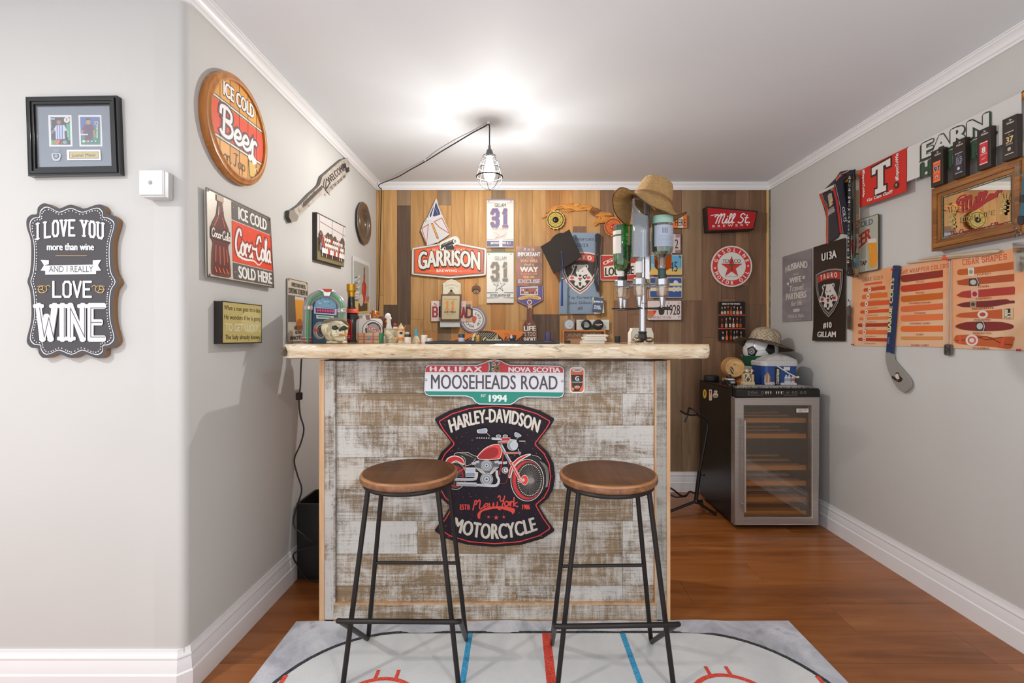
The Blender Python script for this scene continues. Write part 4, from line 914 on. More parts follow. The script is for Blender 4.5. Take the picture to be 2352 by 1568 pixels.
g_ = lambda u, v: (f(u, v)[0]+.9, f(u, v)[1]+1.2); A.text('GARRISON', 0, 0, 1, 1, '#2c2826', 'o', warp=g_); A.text('GARRISON', 0, 0, 1, 1, '#2c2826', 'o', warp=f); A.text('GARRISON', 0, 0, 1, 1, '#dcd6ca', 'h', warp=f)
tx(A, 'SEA', 990, 1055, 1100, 1088, '#e2dcd0', 'b', sp=.1); tx(A, 'PORT', 1405, 1055, 1550, 1088, '#e2dcd0', 'b', sp=.1); tx(A, 'BREWING', 1065, 1410, 1420, 1452, '#e2dcd0', 'h', sp=.12); tx(A, 'CO', 1440, 1425, 1500, 1452, '#e2dcd0', 'r')
for x0, x1, y in ((900, 970, 1072), (1590, 1655, 1074), (930, 1045, 1436), (1520, 1640, 1438)): ql(A, [(x0, y), (x1, y)], .5, '#e2dcd0')
qp(A, [(1120, 1000), (1150, 965), (1350, 868), (1410, 870), (1440, 930), (1420, 975), (1370, 1000), (1375, 1080), (1130, 1085)], '#e0dacd')
qp(A, [(1140, 1000), (1160, 975), (1370, 885), (1410, 930), (1385, 965), (1150, 1050)], '#2b2725'); ql(A, [(1175, 990), (1340, 915)], 1.1, '#b9b3a8'); qc(A, 1385, 925, 34, '#e0dacd', 42); qc(A, 1385, 925, 18, '#2b2725', 24); qc(A, 1385, 925, 8, '#e0dacd', 12)
qp(A, [(1200, 1030), (1345, 985), (1375, 1035), (1365, 1075), (1215, 1075)], '#2b2725'); qc(A, 1205, 1050, 20, '#e0dacd', 28); qc(A, 1205, 1050, 13, '#2b2725', 20); qc(A, 1150, 1048, 14, '#2b2725', 20); qc(A, 1355, 1055, 16, '#2b2725', 20); A.build('lettering', t)
# banners
def banner(lbl, y0, y1, top, num, edge, txt, foot, kind):
    A, t = fr('number_banner', lbl, 'banner', 1118, y0, 1180, y1, YW-.003, c5, 'white number banners', disp=lambda u, v: .003*math.sin(3*v)-.002*cos(6*u))
    A.plate('sheet', t, '#dad7cf', .0015, 8, 16); A.lift = .0022; T0 = (y0-420)*3.92; A.eps = .0001
    dy = T0-138
    A.grid(1118, y0, 1180, y0+2.5 if kind else y0+3, top, 6, 1)
    if not kind: ql(A, [(1014, 172+dy), (1250, 172+dy)], .8, '#c25a4a')
    for x in (1030, 1230): qc(A, x, 158+dy if not kind else 642, 6, '#8a8a88', n=12)
    y = 185 if not kind else 662
    tx(A, 'GILLAM', 1082, y, 1184 if not kind else 1190, y+34, txt, 'b')
    y = 236 if not kind else 716
    for s_, a, b_ in (('3', 1052, 1128), ('1', 1150, 1212)): tx(A, s_, a+10, y+12, b_-8, y+158, edge, 'k', w=.27, serif=True); tx(A, s_, a+10, y+12, b_-8, y+158, num, 'k', w=.2, serif=True)
    if not kind:
        tx(A, 'BEAVERS', 1060, 404, 1200, 424, '#c9b9a8', 'h'); qp(A, [(1065, 440), (1130, 420), (1200, 440), (1180, 490), (1120, 505), (1080, 480)], '#d9c9c0'); ql(A, [(1080, 450), (1120, 470), (1100, 495), (1160, 480), (1185, 450)], .7, '#b57a6a', smooth=3); ql(A, [(1085, 500), (1180, 470)], 1, '#a09a90')
        ql(A, [(1014, 508), (1250, 508)], .6, '#d08a72'); A.rect(1118.6, y0+96.5, 1179.4, y0+109, '#5b5578'); tx(A, '2017/18 PEEWEE LL 1', 1046, 531, 1226, 552, '#e8e6ea', 'h')
    else:
        sp_ = starp(1125, 926, 62, 22); qp(A, sp_, '#5a5a50'); qp(A, sc_(sp_, 1125, 926, .8), '#dad7cf'); qp(A, [(1100, 930), (1110, 905), (1135, 945), (1150, 900), (1140, 960), (1118, 925)], '#8a8a80')
        ql(A, [(1014, 988), (1250, 988)], 1.2, '#4f5a50'); tx(A, '2019/20 BANTAM REP', 1042, 1001, 1224, 1022, '#4a4a44', 'b'); ql(A, [(1014, 1034), (1250, 1034)], 1, '#5a6a5c')
    A.build('banner_print', t)
banner('white number banner with purple 31, the upper one on the plank wall', 457, 568, '#8a86a0', '#6f6892', '#b07a78', '#4a484a', 'x', 0)
banner('white number banner with grey 31 and a star, the lower one on the plank wall', 577.5, 695.5, '#3f7a55', '#7d7566', '#c0b8a4', '#8a8478', 'x', 1)
# important tin, pennant, bottle sign
A, t = fr('motivational_tin_sign', 'rusty brown tin sign reading IMPORTANT and EXCUSE', 'sign', 1185, 565, 1246, 657, YW-.006, c5)
RU = NT('rusty_print'); RU.col(RU.ramp(RU.noise((9, 9, 9), 1, 5, .6), [(.3, '#6a4632'), (.5, '#8a6048'), (.65, '#b0604a'), (.75, '#a8876c')])); RU.rough(.4); RU = RU.m
A.panel('plate', t, rrect(1185, 565, 1246, 657, 1.5, 2), .003, RU)
for s_, x0, x1, y0, y1, c, st in (('If it is', 1340, 1440, 583, 610, '#d8cfc4', 'r'), ('IMPORTANT', 1290, 1494, 625, 660, '#d9d8d6', 'h'), ('TO YOU', 1365, 1435, 670, 684, '#c9a888', 'r'), ('YOU WILL', 1312, 1474, 688, 714, '#e0a070', 'h'), ('find a', 1350, 1435, 724, 745, '#d8cfc4', 'r'), ('WAY', 1312, 1472, 756, 800, '#e2ddd2', 'h'), ('If not you will', 1318, 1462, 810, 826, '#c9b8a4', 'r'), ('FIND AN', 1340, 1440, 836, 856, '#e0a868', 'h'), ('EXCUSE', 1292, 1490, 868, 902, '#b9b4ba', 'h')): tx(A, s_, x0, y0, x1, y1, c, st, slant=.12 if st == 'r' or s_ == 'EXCUSE' else 0)
A.build('lettering', t)
A, t = fr('team_pennant_plaque', 'purple shield plaque with team photo and gold ribbon, under the rusty tin sign', 'plaque', 1185, 655, 1247, 706, YW-.003, c5)
A.panel('board', t, A.pp((1274, 925), (1518, 925), (1518, 1055), (1400, 1122), (1278, 1062)), .004, '#574a86', side='#d8c8a0'); ql(A, [(1278, 928), (1514, 928), (1514, 1052), (1400, 1116), (1281, 1060), (1278, 928)], .5, '#d8b878')
qp(A, [(1310, 938), (1474, 928), (1474, 1008), (1312, 1008)], '#c9c0ba'); qp(A, [(1318, 948), (1466, 942), (1466, 1000), (1320, 1000)], '#8a6258')
for i in range(22): x = 1325+(i % 11)*13; y = 955+(i//11)*24; qp(A, [(x, y), (x+8, y), (x+9, y+16), (x-1, y+16)], rb.choice(['#cfc4c0', '#3f3a48', '#b54a3c']))
qp(A, cr([(1290, 1045), (1320, 1022), (1400, 1010), (1480, 1020), (1500, 1045), (1470, 1050), (1400, 1040), (1325, 1052)], 3, True), '#dcae58'); tx(A, 'U9 COLCHESTER KINGS', 1318, 1022, 1476, 1040, '#5a4530', 'b')
qc(A, 1396, 1073, 22, '#e6e0dc'); qc(A, 1396, 1073, 16, '#4a4560'); qc(A, 1396, 1073, 9, '#c24a3c'); A.build('plaque_print', t)
A, t = fr('bottle_shaped_sign', 'brown wine bottle shaped wooden sign reading LIFE IS TOO SHORT', 'sign', 1198, 697, 1235, 790, YW-.004, c5)
ol = [(1378, 1100), (1422, 1100), (1424, 1130), (1424, 1230), (1440, 1255), (1460, 1285), (1464, 1450), (1336, 1450), (1338, 1285), (1352, 1258), (1372, 1230), (1374, 1130)]
DW = wood('distressed_brown', '#5c3a2c', '#7a5140', '#94685a', 'z', 2, .7); A.panel('board', t, A.pp(*ol), .009, DW, .001)
for s_, y0, y1, st in (('IF', 1262, 1276, 'r'), ('LIFE', 1288, 1330, 'h'), ('IS TOO', 1342, 1378, 'r'), ('SHORT', 1390, 1428, 'h')): tx(A, s_, 1342 if s_ != 'IF' else 1380, y0, 1452 if s_ != 'IF' else 1410, y1, '#e0dccf', st)
qp(A, [(1380, 1100), (1420, 1100), (1416, 1132), (1398, 1120), (1384, 1134)], '#c9a27c'); A.build('lettering', t)
# opener
t = thing('wall_bottle_opener', 'cast brown bottle opener screwed to the planks', 'bottle opener', tuple(Pt(1094, 660, YB-.02)))
c4 = lambda x, y, d: Pt(980+x/9.8, 640+y/9.8, YB-d); BZ = mat('#5f3f2a', .4, .5)
b = MB(); b.prism(cr([(1115, 100), (1140, 150), (1200, 175), (1212, 240), (1190, 290), (1160, 325), (1115, 335), (1065, 320), (1040, 285), (1018, 240), (1030, 175), (1090, 150)], 3, True), c4, .0005, .005, mat('#7d6450', .4, .4)); b.build('plate', t, bevel=.001)
b = MB(); b.prism(cr([(1030, 190), (1060, 165), (1115, 150), (1170, 165), (1205, 190), (1212, 235), (1190, 270), (1160, 235), (1115, 225), (1070, 235), (1040, 268), (1018, 240)], 3, True), c4, .006, .018, BZ); b.build('jaw', t, bevel=.002)
for y in (115, 305):
    b = MB(); p = c4(1115, y, .006); b.ball(p, .0028, '#33261c', 8); b.build('screw', t)
# open-bottle-here board with mini tray
A, t = fr('arched_opener_board', 'cream arched OPEN BOTTLE HERE board with catch tray, behind the framed 11', 'board', 1011, 641, 1060, 757, YW-.004, (980, 640, 9.8))
A.panel('board', t, A.pp(*([(362, 105), (420, 75), (470, 35), (560, 10), (650, 35), (710, 78), (768, 105), (768, 960), (362, 960)])), .009, '#d6cdb4', .001)
ql(A, [(388, 350), (388, 150), (440, 120), (490, 70), (560, 48), (630, 70), (680, 120), (735, 150), (735, 350)], .3, '#6a6458')
wa(A, 'OPEN BOTTLE', 415, 705, 125, 150, 42, '#6a6458', 'r'); tx(A, 'HERE', 488, 195, 612, 220, '#8a8474', 'r'); A.build('lettering', t)
b = MB(); a, c = Pt(1011, 738, YB-.05), Pt(1056, 751, YB-.05); b.box((a.x, YB-.055, c.z), (c.x, YB-.014, a.z), '#c9cdc6'); b.build('tray', t, bevel=.001)
# plate sign BREAD style
A, t = fr('licence_plate_sign', 'cut licence plate letters sign behind the framed number 11', 'sign', 990, 690, 1086, 739, YB-.0145, (980, 640, 9.8))
for x0, x1, c, s_, tc, up in ((102, 250, '#dcc6bf', 'B', '#9a3038', '76'), (250, 420, '#d8c2ba', 'E', '#3a2c2c', '77'), (640, 780, '#d8c8c0', 'E', '#33405a', '79'), (780, 885, '#dcbfba', 'A', '#a02c2c', ''), (885, 1030, '#d0a078', 'D', '#4a3438', '')):
    A.panel('letter_plate', t, A.pp(*rrect(x0, 498, x1-2, 955 if x0 < 700 else 968, 10, 2)), .002, c, side='#eae4dc')
    tx(A, s_, x0+42 if x0 < 700 else x0+12, 640 if x0 < 700 else 655, x1-14, 848 if x0 < 700 else 868, tc, 'k', w=.2)
    if up: tx(A, up, x0+52, 550, x1-20, 606, '#4a3434', 'b')
qp(A, [(893, 582), (988, 578), (988, 640), (893, 640)], '#2c2624'); tx(A, 'DEC', 905, 592, 980, 628, '#c9b8a8', 'b'); A.build('plate_print', t)
# hockey night round sign
A, t = fr('round_hockey_sign', 'round grey and white bottle cap style sign lettered around its rim, hung upside down', 'sign', 1057, 704, 1117, 766, YB-.009, (980, 640, 9.8))
cx_, cy_ = A.px(1045, 920); rr_ = 30.2
A.panel('cap', t, circ(cx_, cy_, rr_, 48), .008, mat('#7d748c', .35), .0015); A.disc(cx_, cy_, 26.6, '#e2dedb', 40); A.ring(cx_, cy_, 23.6, 3.2, '#8f8884', 40); A.disc(cx_, cy_, 20, '#e0ddd9', 40)
def glyph_at(A, ch, cx, cy, r, ang, rot, h, m, st='b'):
    a = radians(ang); X, Y = cx+r*cos(a), cy+r*sin(a); ro = radians(rot); w_ = h*ADV.get(ch, .6)*.9/.73
    def f(u, v): x = (u-.5)*w_; y = -(v-.5)*h; return (X+x*cos(ro)-y*sin(ro), Y+x*sin(ro)+y*cos(ro))
    f.h = h; A.text(ch, 0, 0, 1, 1, m, st, warp=f); A.k -= .93
def ringtext(A, s, cx, cy, r, a0, step, h, m, inside=False, st='h'):   # a0 in degrees, 0=right, clockwise
    for i, ch in enumerate(s):
        a = a0+step*i
        if ch != ' ': glyph_at(A, ch, cx, cy, r, a, a+90 if not inside else a-90, h, m, st)
    A.k += 1
ringtext(A, 'HOCKEY', cx_, cy_, 15.6, 92, 24, 6, '#6a625e'); ringtext(A, 'NIGHT', cx_, cy_, 15.6, 38, -26, 6, '#6a625e', True)
A.poly(starp(cx_+10.5, cy_+13.2, 1.6, .8), '#d0583c'); A.poly(starp(cx_-17, cy_-6, 1.6, .8), '#d0583c'); A.poly(cr([(cx_-2, cy_-8), (cx_+8, cy_-6), (cx_+6, cy_+4), (cx_, cy_+8)], 3, True), '#cf5b42'); A.line([(cx_-8, cy_-12), (cx_+5, cy_+8)], 1.2, '#4f6a58'); A.line([(cx_-10, cy_-8), (cx_+2, cy_+10)], .8, '#b98a5c')
A.build('lettering', t)
# framed eleven plaque hung from a hook
A, t = fr('jersey_number_plaque', 'small brown framed plaque with orange 11, hung on the opener board', 'plaque', 1012, 676, 1061, 737, YB-.07, (980, 640, 9.8), q=[(1013, 675.5), (1060, 675.5), (1058, 737), (1011.5, 737)])
A.panel('frame', t, rrect(1012, 676, 1061, 737, .8, 2), .012, wood('walnut_edge', '#4a2d1e', '#5f3c28', '#744c34', 'z', 1, .4, False), .001); A.panel('plate', t, [(1015.2, 679.6), (1056.8, 679.6), (1056.8, 732.6), (1015.2, 732.6)], .001, mat('#bfb08a', .35, .2), d=.001)
A.lift = .0014
tx(A, 'C.E.C Senior Baseball', 400, 455, 685, 474, '#5a4a34', 'r'); tx(A, '11', 430, 515, 640, 690, '#d8893a', 'k', w=.26, serif=True); tx(A, 'Josh Gillam', 405, 724, 662, 762, '#3a2c20', 'h'); tx(A, '2021 - 2023', 448, 785, 625, 803, '#5a4a34', 'b'); tx(A, 'CF', 515, 825, 550, 840, '#5a4a34', 'r'); A.build('lettering', t)
b = MB(); b.prism(cr([(460, 345), (500, 305), (520, 285), (530, 255), (555, 245), (580, 260), (585, 290), (620, 318), (640, 345)], 3), lambda x, y, d: Pt(980+x/9.8, 640+y/9.8, YB-.06-d), 0, .004, '#7a6a50'); b.build('hanger', t)
b = MB(); q = Pt(1036.5, 667, YB-.066); b.ball(q, .008, '#2a2420', 12, (1, .6, 1)); b.build('hook', t)
# blue-grey shield banner, cap, lanyard
A, t = fr('shield_banner', 'blue grey hockey banner with a bear shield behind the graduation cap', 'banner', 1284, 533.5, 1376, 720.5, YW-.001, (1240, 520, 7.128), q=[(1286, 533.5), (1375, 534.5), (1378, 720), (1284, 721)])
A.panel('sheet', t, [(1284, 533.5), (1376, 533.5), (1376, 720.5), (1284, 720.5)], .0015, '#7f90a2'); K = '#3b3837'
tx(A, 'Bearcats', 570, 172, 885, 232, K, 'r'); tx(A, '22/23', 585, 280, 790, 335, K, 'r'); tx(A, 'Top Forward', 452, 1140, 835, 1190, K, 'r'); tx(A, 'Jaxx Gillam', 462, 1228, 820, 1278, K, 'r'); tx(A, '#8', 605, 1318, 682, 1368, K, 'r')
def shield(A, q, tc, bg, out1, out2, red, inv=False):     # q(x,y): unit shield -> local;  x -1..1, y 0..1
    S = [(-1, .06), (-.5, .015), (0, 0), (.5, .015), (1, .06), (.99, .3), (.9, .5), (.68, .72), (.35, .89), (0, 1), (-.35, .89), (-.68, .72), (-.9, .5), (-.99, .3)]
    for k, c in ((1, out1), (.93, bg), (.88, out2), (.82, bg)): A.poly([q(x*k, .48+(y-.48)*k) for x, y in S], c)
    A.poly([q(-.82, .1), q(-.4, .065), q(0, .055), q(.4, .065), q(.82, .1), q(.8, .25), q(.4, .215), q(0, .205), q(-.4, .215), q(-.8, .25)], red)
    f = lambda u, v: q(-.62+1.24*u, .205-.025*(1-(2*u-1)**2)-.1*v); f.h = 1; A.text('TRURO', 0, 0, 1, 1, tc, 'h', warp=f, sp=.35)
def bear(A, q, w, k, r):
    W = lambda p, m, n=3: A.poly([q(x, y) for x, y in cr(p, n, True)], m)
    W([(-.5, -1), (-.25, -.97), (0, -.99), (.3, -.97), (.6, -1), (.7, -.8), (.6, -.6), (.85, -.2), (1, .12), (.95, .4), (.55, .36), (.4, .5), (.52, .66), (.38, .86), (.2, .8), (.08, 1), (-.12, .98), (-.2, .8), (-.42, .82), (-.48, .6), (-.4, .45), (-.6, .34), (-.97, .36), (-1, .1), (-.8, -.15), (-.6, -.55), (-.7, -.82)], w)
    W([(-.58, -.9), (-.48, -.92), (-.5, -.72), (-.6, -.76)], k); W([(.48, -.9), (.6, -.9), (.6, -.74), (.5, -.74)], k)
    W([(-.42, -.86), (-.22, -.9), (-.28, -.62), (-.36, -.36), (-.24, -.06), (-.3, .06), (-.56, -.06), (-.74, .02), (-.6, -.3), (-.48, -.62)], k)
    W([(-.2, -.5), (-.06, -.42), (-.14, -.36)], k, 1); W([(.12, -.42), (.3, -.5), (.22, -.36)], k, 1)
    W([(-.12, -.1), (.12, -.1), (.08, .04), (0, .08), (-.08, .04)], k); W([(-.16, .16), (.14, .16), (.1, .3), (0, .44), (-.1, .3)], k); W([(-.09, .2), (.08, .2), (.04, .33), (-.04, .33)], r)
    W([(.2, .02), (.42, -.1), (.66, -.12), (.5, .1), (.4, .3), (.26, .2)], k); W([(.3, .04), (.5, -.02), (.4, .14)], w)
    W([(-.8, .08), (-.56, .02), (-.5, .2), (-.66, .28), (-.82, .22)], r); W([(.52, .08), (.78, .04), (.84, .2), (.66, .28), (.54, .22)], r)
    for x in (-.88, -.74, -.6, .62, .76, .9): W([(x-.03, .04), (x+.03, .02), (x+.02, -.1), (x-.01, -.12)], w)
    W([(-.12, .56), (.1, .56), (.04, .84), (-.06, .84)], k)
shield(A, lambda x, y: A.px(645+310*x, 415+700*y), '#e8dcd4', '#3c3430', '#e8c4bc', '#e8c4bc', '#d9553f'); bear(A, lambda x, y: A.px(648+192*x, 815+190*y), '#ddd8d0', '#3c3430', '#d9553f')
A.build('banner_print', t)
t = thing('graduation_cap', 'black graduation cap with a blue tassel hung over the blue grey banner', 'cap', tuple(Pt(1288, 577, YB-.1)))
A = Art(('Y', YB-.12), [(1240, 520), (1420, 520), (1420, 740), (1240, 740)], (1240, 520, 1420, 740), (1240, 520, 7.128)); CAPM = mat('#261d17', .8)
A.panel('board', t, A.pp((482, 50), (682, 495), (230, 775), (12, 330)), .005, CAPM, .001)
b = MB(); Mx = Matrix.Rotation(pi/2, 3, 'X'); q = Pt(1291, 560, YB-.06); b.lathe([(.075, -.0), (.082, .03), (.088, .075)], (q.x, YB-.095, q.z), CAPM, 28, M=Matrix.Rotation(-pi/2, 3, 'X')); b.build('crown', t)
b = MB(); q = A.T(*A.px(355, 412), .002); b.ball(q, .006, '#4a4038', 12, (1, .5, 1)); b.build('button', t)
b = MB(); TS = mat('#34477c', .7); b.tube([A.T(*A.px(x, y), .004) for x, y in cr([(355, 420), (365, 520), (370, 640), (360, 740), (362, 830)], 4)], .0035, TS, 6)
for k in range(7): b.tube([A.T(*A.px(354+k*3, 860), .004+.002*(k % 2)), A.T(*A.px(345+k*5, 1300), .004+.003*(k % 3))], .0028, TS, 6)
b.build('tassel', t); b = MB(); b.ball(A.T(*A.px(372, 852), .004), .009, '#c9a23c', 10, (1, .5, .8)); b.build('charm', t)
t = thing('backstage_lanyard', 'black lanyard with a dark STAGE ACCESS pass hung beside the bear banner', 'lanyard', tuple(Pt(1372, 610, YB-.03)))
A = Art(('Y', YB-.035), [(1240, 520), (1420, 520), (1420, 740), (1240, 740)], (1240, 520, 1420, 740), (1240, 520, 7.128))
A.panel('strap', t, A.pp((905, 130), (950, 105), (965, 130), (935, 400), (915, 700), (920, 880), (975, 1040), (975, 1075), (935, 1075), (885, 900), (885, 650), (905, 400)), .002, '#26211f'); A.panel('strap', t, A.pp((965, 115), (992, 140), (985, 500), (975, 800), (978, 1050), (945, 1010), (940, 800), (945, 500), (960, 200)), .002, '#1f1b1a', d=.004)
A.lift = .0045; qt(A, 'ON DECK! PRODUCTIONS', [(903, 560), (905, 260), (922, 260), (920, 560)], '#cfc9c2', 'b'); qt(A, 'PRODUCTIONS', [(888, 880), (895, 690), (912, 690), (905, 880)], '#cfc9c2', 'b'); qt(A, 'ON DECK! PRODUCTION', [(945, 960), (948, 680), (964, 680), (962, 960)], '#cfc9c2', 'b'); A.build('strap_print', t)
b = MB(); b.tube([A.T(*A.px(952, y), .004) for y in (1070, 1100, 1150)], .0025, mat('#b5b1aa', .3, .8), 6); b.build('clip', t)
A.panel('badge_card', t, A.pp((858, 1165), (1035, 1150), (1052, 1415), (890, 1430)), .001, '#d9cfa8', d=.001); A.panel('badge', t, A.pp((885, 1155), (1045, 1165), (1020, 1415), (855, 1400)), .001, '#45506a', d=.004)
A.lift = .0046; qt(A, 'JUNOS', [(885, 1212), (1028, 1222), (1028, 1250), (885, 1240)], '#e6e8ec', 'h'); qt(A, 'STAGE', [(890, 1290), (990, 1298), (988, 1325), (888, 1316)], '#e6e8ec', 'h'); qt(A, 'ACCESS', [(880, 1322), (1000, 1332), (998, 1358), (878, 1348)], '#e6e8ec', 'h'); A.build('badge_print', t)
# driftwood garland and bottle-cap discs
GW = wood('golden_driftwood', '#a8651e', '#cf8c34', '#e0a850', 'x', 3, .5, True, .2, .5)
t = thing('wooden_signpost_garland', 'arched strip of carved golden driftwood name boards high on the plank wall', 'wall decoration', tuple(Pt(1330, 490, YB-.02)))
c3 = lambda x, y, d: Pt(1230+x/12.063, 440+y/12.063, YB-.0012-d); AR = Art(('Y', YB-.0165), [(1230, 440), (1420, 440), (1420, 570), (1230, 570)], (1230, 440, 1420, 570), (1230, 440, 12.063)); AR.lift = .0005
for k, p in enumerate([[(160, 715), (240, 690), (270, 590), (400, 480), (450, 440), (480, 530), (360, 620), (300, 690), (190, 750)], [(440, 430), (600, 385), (780, 340), (815, 460), (600, 480), (480, 535)], [(600, 370), (860, 340), (1050, 330), (1060, 480), (930, 470), (800, 480), (790, 340)], [(720, 500), (900, 480), (1070, 500), (1080, 530), (900, 560), (760, 540)],
                       [(1010, 440), (1090, 320), (1180, 310), (1240, 380), (1400, 360), (1390, 520), (1120, 530), (1010, 480)], [(1405, 370), (1480, 360), (1580, 420), (1500, 520), (1390, 490)], [(1500, 540), (1570, 430), (1700, 450), (1790, 520), (1740, 640), (1620, 680), (1530, 620)], [(1630, 690), (1730, 610), (1800, 545), (1900, 570), (2060, 580), (2170, 660), (1960, 720), (1850, 690)],
                       [(1600, 920), (1740, 700), (1830, 660), (1960, 720), (2160, 690), (2180, 720), (1900, 860), (1760, 870), (1640, 950)]]):
    b = MB(); b.prism(p, c3, 0, .012+.002*(k % 3), wood('driftwood_dark', '#6a3d18', '#955c28', '#b07a3c', 'x', 3, .5) if k == 6 else GW); b.build('name_board', t, bevel=.001)
for s_, q in (('Ayos', [(270, 600), (400, 470), (425, 505), (300, 640)]), ('Jose', [(610, 400), (740, 380), (740, 420), (610, 440)]), ('21', [(1165, 375), (1230, 370), (1225, 410), (1160, 415)]), ('Luis', [(1240, 440), (1360, 430), (1360, 460), (1240, 470)]), ('B', [(1570, 540), (1640, 530), (1640, 610), (1580, 620)]), ('A', [(1770, 710), (1840, 705), (1830, 780), (1770, 790)]), ('Melanie', [(1930, 660), (2150, 640), (2140, 680), (1930, 700)])): qt(AR, s_, q, '#8a3a14', 'b', slant=0)
AR.build('carved_lettering', t)
def capdisc(lbl, cx, cy, r, c1, c2, c3_, rx, dark):
    t = thing('star_disc', lbl, 'wall decoration', tuple(Pt(cx, cy, YB-.03)), 'carved star discs')
    b = MB(); b.prism([(cx+(r+(.8 if k % 2 else -.6))*cos(2*pi*k/32)*rx, cy+(r+(.8 if k % 2 else -.6))*sin(2*pi*k/32)) for k in range(32)], lambda x, y, d: Pt(x, y, YB-.018-d), 0, .012, c1); b.build('rim', t, bevel=.002)
    A = Art(('Y', YB-.0302), [(cx-30, cy-30), (cx+30, cy-30), (cx+30, cy+30), (cx-30, cy+30)], (cx-30, cy-30, cx+30, cy+30)); A.lift = .0006
    A.poly(circ(cx, cy, r*.9, 32), dark); A.poly(circ(cx, cy, r*.78, 32), c2)
    st = starp(cx, cy, r*.78, r*.5, 6 if rx == 1 else 5); A.poly(st, dark); A.poly(sc_(st, cx, cy, .85), c2); A.line(st, .8, c1, closed=True); A.line(sc_(st, cx, cy, .8), .5, c1, closed=True)
    A.build('face_print', t); b = MB(); b.ball(Pt(cx, cy, YB-.033), r*.33*YB/F, c3_, 20, (1, .45, 1)); b.build('boss', t)
capdisc('yellow and black carved star disc, left under the driftwood boards', 1276, 504.5, 21, '#d8b84a', '#b59a3a', mat('#12100e', .2), 1, '#2a2018')
capdisc('red and orange carved star disc, half behind the straw cowboy hat', 1409, 521, 21.5, '#d98a3c', '#c8642c', mat('#c02c1c', .3), 1.001, '#8a1f14')
# cigar lounge tin
A, t = fr('cigar_lounge_sign', 'red and cream CIGAR LOUNGE tin sign behind the green bottle', 'sign', 1377, 585, 1470, 644, YW-.002, (1370, 560, 6.53))
A.panel('plate', t, rrect(1378, 585, 1470, 644, 4, 3), .003, '#ddd2bc', .0005); A.poly(rrect(1380, 587, 1468, 642, 3, 3), '#b9352a'); A.poly([(1387, 612), (1462, 603), (1464, 630), (1388, 636)], '#e0d8c4')
qt(A, 'CIGAR', [(92, 275), (330, 165), (340, 215), (110, 320)], '#e0d8c4', 'h'); qt(A, 'LOUNGE', [(125, 360), (560, 330), (560, 450), (125, 478)], '#2a2422', 'h', ol=None); A.build('lettering', t)
# licence plates column
cp_ = (1380, 400, 7.84)
def lplate(lbl, x0, y0, x1, y1, c, edge, fn, Y=YW-.001, crop=(1370, 560, 6.53)):
    A, t = fr('licence_plate', lbl, 'licence plate', x0, y0, x1, y1, Y, crop, 'licence plates right of the bottle dispenser')
    A.panel('plate', t, rrect(x0, y0, x1, y1, 2.5, 3), .002, edge); A.poly(rrect(x0+1.2, y0+1.2, x1-1.2, y1-1.2, 2, 3), c); fn(A); A.build('plate_print', t)
lplate('orange licence plate reading HERE, topmost of the plates', 1530, 493, 1578, 523.5, '#e0762e', '#d8642a', lambda A: (tx(A, 'BEER', 1180, 760, 1300, 930, '#2f2420', 'b'), qp(A, [(1390, 760), (1480, 740), (1485, 970), (1390, 965)], '#cfc4b8'), tx(A, 'HERE', 1330, 812, 1530, 930, '#33261f', 'b')), YW-.006, cp_)
lplate('pinkish licence plate ending in 2, second from the top', 1510, 536, 1564, 582, '#cbb9b4', '#5c3c3c', lambda A: (tx(A, '2', 1330, 1175, 1398, 1335, '#2c2224', 'b'), tx(A, 'RI', 1240, 1175, 1310, 1335, '#2c2224', 'b'), qp(A, [(1340, 1365), (1430, 1362), (1430, 1420), (1340, 1422)], '#8a7674'), qp(A, [(1345, 1075), (1425, 1075), (1420, 1140), (1345, 1140)], '#9a7f80')), crop=cp_)
lplate('beach licence plate with a 45 and palm, third from the top', 1490, 585, 1566.5, 631, '#62a6c6', '#d8d4c8', lambda A: (A.rect(1491.5, 617, 1565, 629.5, '#e0b45a'), A.poly([(1491.5, 617), (1491.5, 604), (1520, 610), (1565, 617)], '#7fc0c8'), tx(A, '45', 1098, 268, 1222, 414, '#22303c', 'b'), [ql(A, [(1255, 200), (1255+18*cos(a), 190+25*sin(a))], 1, '#1c3a38') for a in (0, .8, 1.6, 2.6, 3.4, 4.4)], ql(A, [(1255, 200), (1270, 330)], .5, '#3a3428')))
lplate('blue and yellow striped licence plate, fourth from the top', 1492, 637, 1566.5, 683.5, '#2f4f8c', '#d8dadc', lambda A: (A.rect(1494, 650, 1565, 656, '#e0cf98'), A.rect(1494, 660, 1565, 668, '#dcd0a8'), qp(A, cr([(1160, 560), (1185, 545), (1215, 560), (1225, 590), (1160, 590)], 3, True), '#cfd8e0'), tx(A, '57', 1135, 640, 1260, 720, '#c0c8d0', 'r')))
lplate('white licence plate reading 1928 REPUBLIC OF CUBA, lowest of the plates', 1486, 689, 1566, 735.5, '#dccdc8', '#3a2a28', lambda A: (tx(A, '1928', 1035, 915, 1255, 1062, '#2a2422', 'b'), tx(A, 'REPUBLIC OF CUBA', 840, 1086, 1125, 1118, '#3a3230', 'r'), tx(A, '59', 1222, 1080, 1262, 1115, '#3a3230', 'r'), tx(A, '61', 1224, 866, 1262, 898, '#3a3230', 'r'), tx(A, 'A', 1072, 870, 1090, 900, '#3a3230', 'r'), qp(A, cr([(930, 960), (960, 930), (1010, 940), (1020, 1010), (1000, 1060), (940, 1055)], 3, True), '#2a2220'), qp(A, [(765, 1000), (905, 995), (860, 1080), (815, 1120), (770, 1110)], '#d86a3a'), qp(A, [(850, 1000), (905, 995), (870, 1060)], '#c02c28'), qp(A, [(765, 1030), (825, 1110), (780, 1115)], '#6fa088')))
